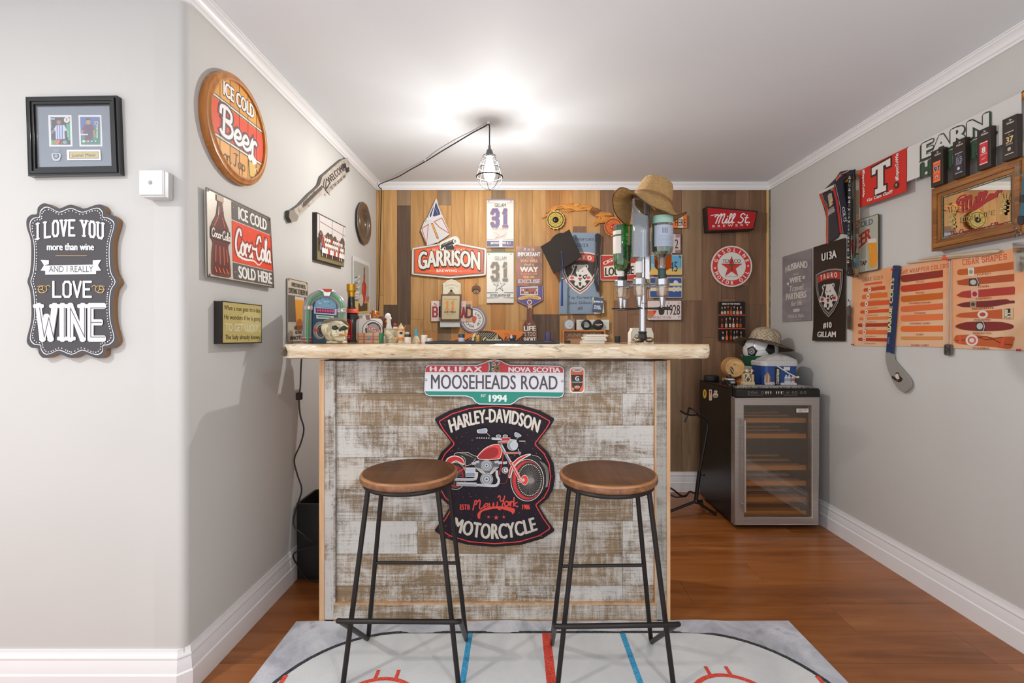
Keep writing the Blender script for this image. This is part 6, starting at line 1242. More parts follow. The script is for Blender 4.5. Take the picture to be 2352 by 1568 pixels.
# tall liqueur bottle
def bottle(name, label, px, y0, y1, Y, prof, m, parts=(), group=None, cat='bottle', zbase=None, seg=24):
    """prof: (half width px, y px) from the top down"""
    s = Y/F; x = (px-CX)*s; z = lambda y: CH-(y-CY)*s; zb_ = ZC if zbase is None else zbase
    t = thing(name, label, cat, (x, Y, zb_), group); k = (z(y0)-zb_)/(z(y0)-z(y1)); zz_ = lambda y: zb_+(z(y)-z(y1))*k
    def L(pr, mm, nm): b = MB(); b.lathe([(max(r*s, .0004), zz_(y)) for r, y in pr[::-1]], (x, Y, 0), mm, seg); b.build(nm, t)
    L(prof, m, 'body')
    for nm, pr, mm in parts: L(pr, mm, nm)
    return t, x, zz_, s
GB = mat('#231f1d', .25, 0, 0, .3)
t, x, z_, s = bottle('liqueur_bottle', 'tall black bottle with gold cap and red label, right of the jukebox', 807, 652, 784, 2.34, [(7, 680), (8, 690), (8.5, 702), (12, 715), (17.5, 727), (19.5, 742), (19.5, 765), (18, 784)], GB,
    [('cap', [(9, 652), (10.5, 653), (10.5, 668), (8.6, 670), (8.2, 681), (6, 682)], mat('#c99a2e', .25, .7)), ('neck_band', [(13.4, 709), (16.6, 716), (16.6, 718.5), (13.6, 715)], '#d84a2c')])
A = Art(None, [(x-.034, 2.2995, z_(732)), (x+.02, 2.2925, z_(732)), (x+.02, 2.2925, z_(778)), (x-.034, 2.2995, z_(778))]); A.panel('label', t, cr([(0, 22), (50, 0), (90, 10), (96, 50), (92, 98), (6, 98)], 3, True), .003, '#b5242a', .0005, d=.003)
A.lift = .0035; A.poly(cr([(10, 30), (50, 14), (80, 30), (70, 55), (40, 70), (16, 55)], 3, True), '#c8a83c'); A.poly(cr([(30, 34), (60, 28), (66, 44), (40, 52)], 3, True), '#4f8a4c'); A.rect(40, 80, 85, 83, '#e0b8a8'); A.rect(30, 88, 85, 91, '#e0b8a8'); A.build('label_print', t)
# coasters, crate, cups
c4b = (640, 600, 6.818)
def B(x, y, Y): return Pt(640+x/6.818, 600+y/6.818, Y)
t = thing('coaster_stack', 'stack of white rounded beer coasters propped upright behind the small crate', 'coasters', tuple(B(1440, 1250, 2.2)))
for k in range(3):
    A = Art(('Y', 2.2+k*.004), [(819-k*3, 733-k), (880-k*4, 733), (880-k*2, 787), (819-k*3, 787)], (640, 600, 960, 830), c4b) if False else Art(('Y', 2.2+k*.005), [(640, 600), (960, 600), (960, 830), (640, 830)], (640, 600, 960, 830), c4b)
    o = -k*22; A.panel('coaster', t, A.pp(*rrect(1258+o, 895, 1625+o*1.4, 1268, 60, 4)), .003, '#d6d2ca' if k else '#e0ddd6')
    if k == 0:
        A.lift = .0004; qc(A, 1470, 1085, 165, '#6a6460', 165, 36); qc(A, 1470, 1085, 155, '#ddd9d2', 155, 36); qc(A, 1480, 1075, 125, '#3f3a38', 125, 36); qc(A, 1480, 1075, 100, '#9a928c', 100, 36)
        qp(A, [(1360, 980), (1600, 1080), (1590, 1130), (1340, 1030)], '#e0dcd4'); qt(A, 'DIAMOND', [(1590, 1125), (1372, 1040), (1385, 990), (1600, 1075)], '#b5402c', 'h'); A.build('coaster_print', t)
b = MB(); b.prism([(1310, 850), (1440, 825), (1450, 890), (1395, 900), (1390, 925), (1350, 930), (1320, 905)], lambda x, y, d: B(x, y, 2.2-d), .0005, .004, '#d9cfc8'); b.build('card_tab', t)
b = MB(); b.prism([(1355, 845), (1425, 835), (1430, 915), (1375, 915)], lambda x, y, d: B(x, y, 2.2-d), .0045, .0052, '#8a6058'); b.build('card_print', t)
t = thing('toy_crate', 'small wooden toy crate with a blue dot on its front', 'crate', tuple(B(1400, 1250, 2.08)))
x0, x1 = B(1228, 0, 2.08).x, B(1568, 0, 2.08).x; z1 = B(0, 1118, 2.08).z; CRW = wood('pale_pink_wood', '#a9826a', '#c39a80', '#d2ac92', 'x', 2, .6, False)
for i in range(3): h = (z1-ZC)/3; b = MB(); b.box((x0, 2.08, ZC+h*i+.0005), (x1, 2.084, ZC+h*(i+1)-.0005), CRW); b.build('slat', t, bevel=.0005)
b = MB(); b.box((x0, 2.0845, ZC), (x1, 2.13, z1-.001), '#8f6a50'); b.build('core', t)
for f in (.02, .3, .72):
    b = MB(); xx = x0+(x1-x0)*f; b.box((xx, 2.077, ZC), (xx+.005, 2.0797, z1), '#b5674a'); b.build('batten', t, bevel=.0004)
b = MB(); p = B(1410, 1195, 2.075); b.ball(p, .0055, '#5f93c4', 14, (1, .4, 1)); b.build('dot', t)
def cup(name, label, cat, x0, x1, y0, crop, Y, m, taper=.9, cap=None, base=None, extra=None, h=None, group=None, zb_=None):
    k = crop[2]; pxc = crop[0]+(x0+x1)/2/k; s = Y/F; r = (x1-x0)/2/k*s; x = (pxc-CX)*s; z1 = CH-(crop[1]+y0/k-CY)*s; z0 = ZC if zb_ is None else zb_
    t = thing(name, label, cat, (x, Y, z0), group); hh = z1-z0; b = MB()
    b.lathe([(r*taper*.96, z0), (r*taper, z0+.001), (r, z0+hh*.75 if not cap else z0+hh*.62), (r, z1 if not cap else z0+hh*.66)], (x, Y, 0), m, 24); b.build('body', t)
    if cap: b = MB(); b.lathe([(r*cap[1], z0+hh*.665), (r*cap[1], z1-.0008), (r*cap[1]*.94, z1)], (x, Y, 0), cap[0], 24); b.build('lid', t)
    return t, x, r, z0, z1
cup('green_shot_cup', 'small dark green shot cup right of the toy crate', 'cup', 1572, 1640, 1118, c4b, 2.06, mat('#1c7a52', .4), .75)
cup('shot_glass', 'small clear shot glass left of the skull stein', 'glass', 1635, 1690, 1165, c4b, 2.05, glass('#e8ded0', .15), .8)
# stein
s = 2.15/F
t, x, z_, s = bottle('skull_stein', 'rounded cream stein carved with skulls, in the middle of the bottle cluster', 898, 755, 786, 2.15, [(12.5, 755), (15, 757), (15.5, 768), (14.5, 778), (12, 786)], BONE, [('rim', [(14.6, 754.2), (15.7, 754.6), (15.7, 757.2), (14.6, 757.6)], mat('#a89f88', .5))], cat='mug')
b = MB()
for i in range(9): a = pi+pi*(i+.5)/9; b.ball((x+.0285*cos(a), 2.15+.0285*sin(a), z_(777)), .0052, BONE, 10); b.ball((x+.0325*cos(a), 2.15+.0325*sin(a), z_(776.6)), .0017, '#4a4334', 6)
b.build('carved_skulls', t)
t, x, z_, s = bottle('white_chef_bottle', 'white bottle with a bulbous cap rising behind the skull stein', 893, 719, 786, 2.22, [(4, 727), (4.6, 736), (4.4, 741), (6.5, 752), (7, 770), (7, 786)], mat('#dcd8d0', .3), [])
b = MB(); b.ball((x-.004, 2.22, z_(726)), .0135, mat('#e2ded6', .3), 16, (1, 1, 1.1)); b.ball((x+.008, 2.215, z_(731)), .007, mat('#e2ded6', .3), 12); b.build('stopper', t)
t, x, z_, s = bottle('orange_banded_bottle', 'cone topped cream bottle with an orange band, right of the skull stein', 921, 741, 786, 2.12, [(.6, 741), (2, 745), (7, 753), (7.8, 754)], mat('#c9b890', .3), [('band', [(7.9, 754), (7.9, 758.5)], '#dd8a34'), ('glass', [(7.5, 758.5), (7.5, 775), (6.5, 780), (7.8, 786)], mat('#cfc4a8', .3)), ('belt', [(8.1, 774), (8.1, 780)], '#d87a34')])
b = MB(); b.ball((x+.003, 2.108, z_(764)), .008, '#2b2725', 12, (1, .6, .8)); b.build('badge', t)
t, x, z_, s = bottle('miniature_bottle', 'tiny bottle with red and white cap behind the cone topped bottle', 907.5, 742, 786, 2.2, [(3.5, 746), (4.2, 750), (4.6, 756), (5, 786)], mat('#5a3322', .3), [('cap', [(3.4, 742), (3.6, 746)], '#c9442c'), ('collar', [(4.6, 750), (5.2, 752), (4.8, 755)], '#e0dccf')])
t = thing('amber_glass_piece', 'amber crumpled glass ornament behind the coasters', 'ornament', tuple(B(1500, 1250, 2.36)))
AMB = mat('#b5661c', .15, 0, 0, .6); b = MB(); p = B(1500, 860, 2.36); b.lathe([(.012, ZC), (.008, ZC+.02), (.006, p.z-.04), (.018, p.z-.03), (.022, p.z), (.016, p.z+.02), (.006, p.z+.03)], (p.x, 2.36, 0), AMB, 14)
for i in range(16): a = i*2.4; b.ball((p.x+.017*cos(a), 2.36+.017*sin(a), p.z-.028+i*.0036), .0065, AMB, 8)
b.build('body', t)
t = thing('brown_duck_ornament', 'glossy brown bird shaped ornament with an orange beak beside the coasters', 'ornament', tuple(B(1630, 1250, 2.33)))
p = B(1625, 905, 2.33); b = MB(); b.ball(p, 1, mat('#5f2c16', .25, 0, 0, .5), 18, (.025, .018, .0165)); b.build('head', t); b = MB(); b.cyl((p.x+.008, 2.33, ZC), (p.x+.004, 2.33, p.z), .006, mat('#5f2c16', .3), 10); b.build('neck', t)
b = MB(); q = B(1690, 950, 2.32); b.lathe([(.008, 0), (.0045, .015), (.0006, .026)], (p.x+.02, 2.32, p.z-.008), '#d8822c', 12, M=Matrix.Rotation(radians(125), 3, 'Y')); b.build('beak', t)
t = thing('black_lid_jar', 'white jar with black lid and a tiny antelope figure standing on it', 'jar', tuple(B(2020, 1260, 2.05)))
def jar(t, pxc, w, y0, Y, ylid, body, lid, z0=ZC):
    s = Y/F; x = (pxc-CX)*s; r = w/2*s; z1 = CH-(y0-CY)*s; zl = CH-(ylid-CY)*s; b = MB(); b.lathe([(r*.97, z0), (r, z0+.001), (r, zl-.001), (r*.93, zl)], (x, Y, 0), body, 24); b.build('body', t)
    b = MB(); b.lathe([(r*1.02, zl), (r*1.02, z1-.001), (r*.97, z1)], (x, Y, 0), lid, 24); b.build('lid', t); return x, z1
x, z1 = jar(t, 936.5, 14.5, 767.5, 2.05, 773.5, mat('#dcd8d2', .3), mat('#1f1c1c', .35))
t = thing('antelope_figurine', 'tiny cream antelope figurine standing behind the black lidded jar', 'figurine', (x-.006, 2.14, ZC)); FG = mat('#cdbb98', .5)
x = (934-CX)*2.14/F; zf = CH-(765-CY)*2.14/F; b = MB(); b.ball((x, 2.14, zf), 1, FG, 12, (.012, .005, .006))
for dx in (-.009, -.006, .006, .009): b.tube([(x+dx, 2.14, zf), (x+dx*1.1, 2.14, ZC+.004)], .0012, FG, 6)
b.tube([(x-.01, 2.14, zf), (x-.014, 2.14, zf+.016)], .003, FG, 8); b.ball((x-.017, 2.14, zf+.018), .004, FG, 8, (1.4, 1, 1)); b.tube([(x-.013, 2.14, zf+.02), (x-.004, 2.14, zf+.034)], .0009, FG, 6); b.box((x-.014, 2.134, ZC), (x+.014, 2.146, ZC+.004), FG); b.build('figure', t)
bottle('blue_necked_bottle', 'pale round flask with a turquoise neck, right of the black lidded jar', 956, 756, 786, 2.1, [(2.6, 770), (5, 773), (8, 780), (8.8, 786)], mat('#c9c0a6', .2, 0, 0, .5), [('neck', [(3.6, 756), (3.8, 761), (3.2, 762), (3.2, 771), (3.8, 772)], mat('#3f9cc0', .3))])
t = thing('white_tub', 'ribbed white plastic tub, taller of the two white tubs', 'tub', (0, 0, 0)); t.location = (-.45, 2.1, ZC); OFF[t.name] = t.location.copy(); jar(t, 974.5, 14, 769, 2.1, 773, mat('#e0ddd8', .4), mat('#e6e4e0', .4))
t = thing('white_tub', 'low white plastic tub beside the taller one', 'tub', (-.42, 2.06, ZC)); jar(t, 987.5, 12, 776.5, 2.06, 779, mat('#dad7d0', .4), mat('#e6e4e0', .4))
t = thing('small_red_lid', 'small red and white bottle lid lying by the turquoise necked flask', 'lid', tuple(Pt(965, 786, 2.0))); b = MB(); p = Pt(965, 786, 2.0); b.lathe([(.006, ZC), (.0062, ZC+.004), (.004, ZC+.005)], (p.x, 2.0, 0), '#c8402c', 16); b.build('cap', t)
# serving tray on the bar: thin black slab
t = thing('black_tray', 'long thin black tray lying on the middle of the bar', 'tray', (-.13, 2.0, ZC)); b = MB(); x0, x1 = (976-CX)*1.93/F, (1286-CX)*1.93/F
b.box((x0, 1.93, ZC), (x1, 2.3, ZC+.003), mat('#2b2a2e', .35)); b.build('base', t, bevel=.001); b = MB()
for q in (((x0, 1.93), (x1, 1.936)), ((x0, 2.294), (x1, 2.3)), ((x0, 1.936), (x0+.006, 2.294)), ((x1-.006, 1.936), (x1, 2.294))): b.box((*q[0], ZC+.0031), (*q[1], ZC+.0085), mat('#2b2a2e', .35))
b.build('lip', t)
ZR = ZC+.0036
t = thing('navy_lid_jar', 'small white jar with navy lid, leftmost thing on the black tray', 'jar', (-.25, 2.05, ZR)); jar(t, 1060, 14.5, 767, 2.05, 775, mat('#dcdbe6', .3), mat('#2c3a52', .35), ZR)
t = thing('gold_can', 'small ribbed gold can on the black tray', 'can', (-.19, 2.05, ZR)); x = (1098-CX)*2.05/F; b = MB(); z1 = CH-(769.5-CY)*2.05/F; h = z1-ZR; b.lathe([(.0125, ZR), (.013, ZR+.001)]+[(.0128 if k % 2 else .0138, ZR+h*(k+1)/9) for k in range(8)]+[(.0125, z1)], (x, 2.05, 0), mat('#b08a4a', .3, .7), 24); b.build('body', t)
t = thing('toy_fridge_magnet', 'tiny black and chrome toy with a white panel on the black tray', 'toy', (-.04, 2.05, ZR)); s = 2.05/F; X2 = lambda p: (p-CX)*s; Z2 = lambda y: CH-(y-CY)*s
b = MB(); b.box((X2(1171.5), 2.04, ZR), (X2(1184), 2.06, Z2(778.5)), '#1d1b1e'); b.build('base', t, bevel=.001); b = MB(); b.box((X2(1170.5), 2.038, Z2(778.4)), (X2(1185.5), 2.062, Z2(769.5)), mat('#34343c', .2, .6)); b.build('head', t, bevel=.002); b = MB(); b.box((X2(1172), 2.0365, Z2(777)), (X2(1177), 2.0378, Z2(770.5)), '#d9d0dc'); b.build('panel', t)
t = thing('purple_bottle_stopper', 'small dark purple tapered object at the right end of the black tray', 'ornament', tuple(Pt(1259, 784, 2.1))); s = 2.1/F
b = MB(); x = (1259-CX)*s; z0, z1 = ZR, CH-(762-CY)*s; b.lathe([(.017, z0), (.017, z0+.004), (.0135, z0+.005), (.013, z1-.006), (.011, z1)], (x, 2.1, 0), mat('#3d3560', .3), 4 if False else 20, sy=.6); b.build('body', t); b = MB(); b.lathe([(.0172, z0+.0002), (.0176, z0+.0038)], (x, 2.1, 0), mat('#b0a8b8', .3, .5), 20, sy=.62); b.build('foot_ring', t)
t = thing('black_coaster_puck', 'low dark cylinder on the bar in front of the wooden drink crate', 'coaster', tuple(Pt(1303, 786, 2.2))); b = MB(); x = (1303-CX)*2.2/F; b.lathe([(.014, ZC), (.0145, ZC+.001), (.0145, ZC+.008), (.014, ZC+.009)], (x, 2.2, 0), '#241e1b', 20); b.build('body', t)
# stack of paper coasters
rp = random.Random(4); s = 1.97/F; x0, x1 = (1345-CX)*s, (1396-CX)*s; z = ZC
for k in range(11):
    h = .0034; dx, dy = rp.uniform(-.006, .004)-(.012*(1-k/10)), rp.uniform(-.004, .004)
    t = thing('card_mat', ('off white square card lying lowest in the loose stack on the bar' if k == 0 else 'off white square card lying uppermost on the loose stack on the bar' if k == 10 else 'off white square card within the loose stack on the bar, neither top nor bottom'), 'card', ((x0+x1)/2+dx, 2.0+dy, z), 'stack of cards on the bar')
    b = MB(); b.prism(rrect(x0+dx, 1.955+dy, x1+dx, 2.05+dy, .006, 3), lambda x, y, d: Vector((x, y, d)), z, z+h-.0003, ['#dcd6c8', '#e2ddd2', '#d2c8b8'][k % 3]); b.build('sheet', t, bevel=.0004); z += h
t = thing('black_jar', 'small round black ribbed jar on the bar between card stack and dispenser', 'jar', tuple(Pt(1418.5, 785, 2.25))); x = (1418.5-CX)*2.25/F; z1 = CH-(771.5-CY)*2.25/F; h = z1-ZC
b = MB(); b.lathe([(.0125, ZC)]+[(.0135 if k % 2 else .0125, ZC+h*(k+1)/7) for k in range(6)]+[(.012, z1)], (x, 2.25, 0), '#231c18', 20); b.build('body', t)
t = thing('white_jug', 'square shouldered white jug behind the dispenser pole', 'jug', tuple(Pt(1471, 786, 2.32))); s = 2.32/F; q = lambda x, y, d: Vector(((x-CX)*s, d, max(ZC, CH-(y-CY)*s)))
b = MB(); b.prism([(1445.5, 792), (1445.5, 764), (1449, 758), (1450, 753.5), (1492, 753.5), (1493.5, 758), (1497, 765), (1497, 792)], q, 2.29, 2.35, '#dcd8ca'); b.build('body', t, bevel=.003)
b = MB(); b.tube([((1459+5*cos(a)-CX)*s, 2.286, CH-(776+8*sin(a)-CY)*s) for a in [2*pi*k/24 for k in range(24)]], .0015, '#4a6ea8', 6, True); b.build('printed_loop', t)
# =================================================================== bottle dispenser
DX, DY = .5365, 2.14; cD = lambda x, y, Y=DY: Pt(1380+x/3.824, 390+y/3.824, Y); sD = DY/F/3.824
CHM = mat('#c4c6ca', .12, .95); t = thing('optic_dispenser', 'chrome carousel stand with measuring optics, at the right end of the bar', 'bottle dispenser', (DX, DY, ZC))
b = MB(); b.lathe([(.001, ZC+.012), (.018, ZC+.012), (.022, ZC+.02), (.0165, ZC+.04), (.019, ZC+.044), (.019, ZC+.05), (.0155, ZC+.051)], (DX, DY, 0), '#2b2927', 24); b.build('hub', t)
for k in range(3):
    a = radians(200+k*70) if False else radians([200, 340, 90][k]); b = MB(); b.ball((DX+.03*cos(a), DY+.03*sin(a), ZC+.0135), 1, mat('#a89a84', .15, .9), 16, (.02, .02, .0125)); b.build('foot', t)
zt = cD(0, 535).z; b = MB(); b.lathe([(.0155, ZC+.0515), (.0155, cD(0, 1175).z), (.018, cD(0, 1170).z), (.018, cD(0, 1030).z), (.012, cD(0, 1025).z), (.012, zt), (.001, zt+.001)], (DX, DY, 0), CHM, 28); b.build('pole', t)
for a in (250, 300):
    b = MB(); a = radians(a); cx_, cy_ = DX+.03*cos(a), DY+.03*sin(a); b.box((cx_-.009, cy_-.001, cD(0, 965).z), (cx_+.009, cy_+.001, cD(0, 560).z), mat('#d2d4d6', .2, .6)); b.build('bracket_plate', t)
zA = cD(0, 1218).z
ang = {'g': 186, 'q': 248, 'w': 310, 'a': 12, 'l': 130, 'b': 72}; RAD = .1
def opt(key, liquid):
    a = radians(ang[key]); x, y = DX+RAD*cos(a), DY+RAD*sin(a); zz_ = lambda q: zA+(1218-q)*sD
    o = MB(); o.lathe([(.017, zz_(1030)), (.0275, zz_(1028)), (.0285, zz_(1020)), (.027, zz_(1008)), (.0275, zz_(1000)), (.0285, zz_(980)), (.026, zz_(972)), (.012, zz_(970))], (x, y, 0), CHM, 24); o.build('collar', t)
    o = MB(); o.lathe([(.012, zz_(1125)), (.022, zz_(1112)), (.024, zz_(1090)), (.024, zz_(1030.5))], (x, y, 0), glass('#f4efe8', .1), 24); o.build('measure_chamber', t)
    o = MB(); o.lathe([(.009, zz_(1123)), (.011, zz_(1080)), (.014, zz_(1060)), (.012, zz_(1040))], (x, y, 0), liquid, 16); o.build('valve', t)
    o = MB(); o.lathe([(.006, zz_(1205)), (.008, zz_(1195)), (.0075, zz_(1188)), (.0135, zz_(1130)), (.0125, zz_(1126))], (x, y, 0), CHM, 18); o.ball((x, y, zz_(1210)), .0065, CHM, 10); o.build('spout', t)
    o = MB(); o.tube([(DX+.016*cos(a), DY+.016*sin(a), zA), (DX+(RAD+.04)*cos(a), DY+(RAD+.04)*sin(a), zA-.001)], .0035, '#1d1a18', 8); o.build('lever_arm', t)
    o = MB(); o.tube([(DX+.0185*cos(a), DY+.0185*sin(a), zz_(1015)), (DX+(RAD-.0285)*cos(a), DY+(RAD-.0285)*sin(a), zz_(1015))], .004, CHM, 8); o.build('arm', t)
    return x, y, zz_
CREAM = mat('#d9cfc4', .4)
def hang(label, key, prof, m, liquid, parts, name='spirit_bottle'):
    x, y, zz_ = opt(key, liquid); T = thing(name, label, 'bottle', (x, y, zz_(969)), 'upside down bottles on the dispenser')
    b = MB(); b.lathe([(max(r, .0005), zz_(q)) for r, q in prof], (x, y, 0), m, 28); b.build('glass', T)
    for nm, pr, mm in parts: b = MB(); b.lathe([(r, zz_(q)) for r, q in pr], (x, y, 0), mm, 28); b.build(nm, T)
    return T, x, y, zz_
T, x, y, zz_ = hang('green glass bottle hung upside down, leftmost on the dispenser', 'g', [(.0125, 893), (.013, 885), (.027, 860), (.033, 830), (.0335, 770), (.033, 510), (.031, 495), (.001, 490)], glass('#46d23a', .1), CREAM, [('cap', [(.0135, 968), (.0135, 940)], '#26241f'), ('collar_ring', [(.0155, 940), (.0155, 897), (.014, 894)], '#dcd8d2')])
b = MB(); b.lathe([(.0338, zz_(745)), (.0338, zz_(595))], (x, y, 0), '#dcd6ce', 16, a0=pi*.95, a1=pi*1.45); b.lathe([(.0337, zz_(580)), (.0337, zz_(545))], (x, y, 0), '#d4cec4', 16, a0=pi*.95, a1=pi*1.45); b.build('label', T, flat=True)
b = MB()
for k in range(5): b.lathe([(.0337, zz_(730-k*42)), (.0337, zz_(722-k*42))], (x, y, 0), '#1c6a1c', 10, a0=pi*1.46, a1=pi*1.9)
b.build('embossed_bands', T, flat=True)
T, x, y, zz_ = hang('tall square clear bottle hung upside down, its top touching the hat', 'q', [(.0125, 932), (.0135, 820), (.016, 806)], glass('#e6e8ea', .12), CREAM, [('cap', [(.0155, 930), (.0155, 835)], '#d9d9dc'), ('neck_ring', [(.012, 968), (.012, 932)], '#8a7a68')])
gl = glass('#dfe3e8', .16); zq0, zq1 = zz_(805), zz_(322)
b = MB(); b.prism(rrect(x-.035, y-.035, x+.035, y+.035, .009, 4), lambda p, q, d: Vector((p, q, d)), zq0, zq1, gl); b.prism(rrect(x-.031, y-.031, x+.031, y+.031, .007, 4), lambda p, q, d: Vector((p, q, d)), zq0+.006, zz_(450), glass('#d9dfe6', .05)); b.build('square_body', T, bevel=.003)
b = MB(); b.box((x+.0352, y-.03, zz_(790)), (x+.037, y+.03, zz_(326)), '#23283a'); b.build('side_label', T, flat=True)
T, x, y, zz_ = hang('clear bottle with pale teal band and barcode label, hung upside down front right', 'w', [(.0165, 890), (.0175, 800), (.022, 786), (.044, 752), (.0465, 720), (.0465, 480), (.0455, 455), (.036, 438), (.001, 434)], glass('#dfeee8', .12), CREAM, [('cap', [(.0165, 968), (.0165, 900), (.0185, 897), (.0185, 888)], '#2f4a48'), ('liquid', [(.018, 800), (.041, 752), (.043, 720), (.043, 540), (.001, 539)], glass('#cfe4e6', .05))])
b = MB(); b.lathe([(.0469, zz_(515)), (.0469, zz_(452))], (x, y, 0), '#9fc6b8', 24, a0=pi*1.05, a1=pi*1.95); b.build('teal_band', T, flat=True)
b = MB(); b.lathe([(.0469, zz_(712)), (.0469, zz_(535))], (x, y, 0), '#aab4c4', 24, a0=pi*1.18, a1=pi*1.86); b.build('label', T, flat=True)
b = MB()
for k in range(7): a = pi*(1.42+k*.025); b.lathe([(.0471, zz_(605)), (.0471, zz_(560))], (x, y, 0), '#4a5468', 1, a0=a, a1=a+.03)
for k in range(8): b.lathe([(.0471, zz_(700-k*10)), (.0471, zz_(698-k*10))], (x, y, 0), '#6f7a8c', 8, a0=pi*1.3, a1=pi*1.75)
b.build('label_print', T, flat=True)
AM = NT('amber_liquid'); AM.b.inputs['Base Color'].default_value = lin('#d8651c'); AM.b.inputs['Roughness'].default_value = .08; AM.b.inputs['Transmission Weight'].default_value = .55; AM.b.inputs['IOR'].default_value = 1.2; AM = AM.m
T, x, y, zz_ = hang('bottle of amber spirit with white label, hung upside down at the right back', 'a', [(.013, 905), (.014, 880), (.030, 862), (.037, 842), (.038, 745)], AM, mat('#c0601c', .3), [('cap', [(.0125, 968), (.0125, 945), (.0155, 944), (.0155, 908)], '#1d1a18'), ('upper_glass', [(.038, 744.5), (.038, 500), (.034, 470), (.001, 466)], glass('#eddcd0', .14))])
b = MB(); b.lathe([(.0384, zz_(742)), (.0384, zz_(520))], (x, y, 0), '#cfcbcc', 24, a0=pi*1.35, a1=pi*2.1); b.build('label', T, flat=True)
hang('dark bottle with gold trim hung upside down at the left back', 'l', [(.012, 905), (.013, 890), (.026, 860), (.028, 840), (.028, 640), (.001, 638)], mat('#2a2018', .15, 0, 0, .5), mat('#d8a03c', .3), [('cap', [(.0115, 968), (.0115, 908)], '#1d1a18'), ('gold_trim', [(.0284, 800), (.0284, 785)], mat('#c9a04a', .3, .6))])
hang('orange spirit bottle hung upside down behind the dispenser pole', 'b', [(.012, 905), (.013, 890), (.028, 868), (.032, 850), (.032, 600), (.001, 598)], glass('#e0a070', .1), mat('#d8762c', .3), [('cap', [(.0125, 968), (.0125, 908)], '#4a5a3c'), ('liquid', [(.027, 866), (.030, 850), (.030, 780), (.001, 779)], AM)])
# straw hat on the bottles
cH = lambda x, y, Y: Pt(1380+x/7.84, 400+y/7.84, Y)
ST = NT('straw'); w1 = ST.n('TexWave'); w1.inputs['Scale'].default_value = 90; w1.inputs['Distortion'].default_value = 1.5; ST.l(ST.tc.outputs['Object'], w1.inputs['Vector'])
ST.col(ST.mix(ST.ramp(w1.outputs['Fac'], [(.1, .55), (.6, 0.0)]), ST.ramp(ST.noise((60, 60, 200), 1, 3), [(.3, '#b88a4c'), (.6, '#d2ab70')]), '#7a5a34')); ST.rough(.7); ST.bump(w1.outputs['Fac'], .6, .004); ST = ST.m
t = thing('cowboy_hat', 'straw cowboy hat resting tilted on top of the dispenser bottles', 'hat', tuple(cH(930, 560, 2.12)))
OL = [(205, 520, 2.12), (240, 400, 2.05), (370, 300, 2.0), (560, 370, 1.965), (720, 500, 1.955), (920, 640, 1.955), (1150, 730, 1.98), (1330, 800, 2.02), (1545, 738, 2.12), (1400, 850, 2.2), (1150, 960, 2.26), (850, 1010, 2.28), (600, 1000, 2.26), (400, 930, 2.22), (250, 740, 2.17)]
AG = [180, 200, 222, 245, 262, 280, 300, 325, 360, 385, 410, 440, 465, 495, 520]
HZ = Vector((0, 0, .014)); cc = cH(920, 545, 2.12)+HZ; U = Vector((cos(radians(20)), 0, -sin(radians(20)))); Wv = Vector((sin(radians(20)), .12, cos(radians(20)))).normalized(); Vv = Wv.cross(U)
el = lambda a, k, h: cc+U*(.088*k*cos(a))+Vv*(.075*k*sin(a))+Wv*h
out_ = cr([tuple(cH(*p))+(radians(a),) for p, a in zip(OL, AG)]+[tuple(cH(*OL[0]))+(radians(540),)], 5)[:-1]
b = MB(); rings = []; NB = 7
for j in range(NB+1):
    f = j/NB; R_ = []
    for q in out_:
        o = Vector(q[:3])+HZ; i_ = el(q[3], 1, 0); p = i_.lerp(o, f)+Wv*(-.02*sin(pi*f)); R_.append(p)
    rings.append(R_)
n_ = len(out_); vs = [p for r in rings for p in r]; fs = [(j*n_+k, j*n_+(k+1) % n_, (j+1)*n_+(k+1) % n_, (j+1)*n_+k) for j in range(NB) for k in range(n_)]
b.add(vs, fs, ST); o = b.build('brim', t); so_ = o.modifiers.new('thickness', 'SOLIDIFY'); so_.thickness = .002
b = MB(); b.tube([tuple(p) for p in rings[-1]], .0022, mat('#5a4426', .7), 6, True); b.build('brim_edge', t)
b = MB(); pr = [(1, 0), (.985, .01), (.94, .03), (.86, .06), (.79, .085), (.74, .094), (.62, .096), (.5, .088), (.3, .078), (.01, .075)]; m_ = 40
vs = [el(2*pi*k/m_, a, h) for a, h in pr for k in range(m_)]; b.add(vs, [(j*m_+k, j*m_+(k+1) % m_, (j+1)*m_+(k+1) % m_, (j+1)*m_+k) for j in range(len(pr)-1) for k in range(m_)], ST); b.build('crown', t)
b = MB(); vs = [el(2*pi*k/m_, a, h) for a, h in ((1.012, -.002), (1.006, .012), (.985, .013)) for k in range(m_)]; b.add(vs, [(j*m_+k, j*m_+(k+1) % m_, (j+1)*m_+(k+1) % m_, (j+1)*m_+k) for j in range(2) for k in range(m_)], mat('#8a5f3a', .6)); b.build('hat_band', t)
b = MB(); b.tube([tuple(cH(860, 500, 2.03)), tuple(cH(910, 560, 2.0)), tuple(cH(985, 655, 1.985)), tuple(cH(975, 600, 1.98)), tuple(cH(885, 500, 2.02))], .003, mat('#b5783c', .6), 6); b.build('band_loop', t)
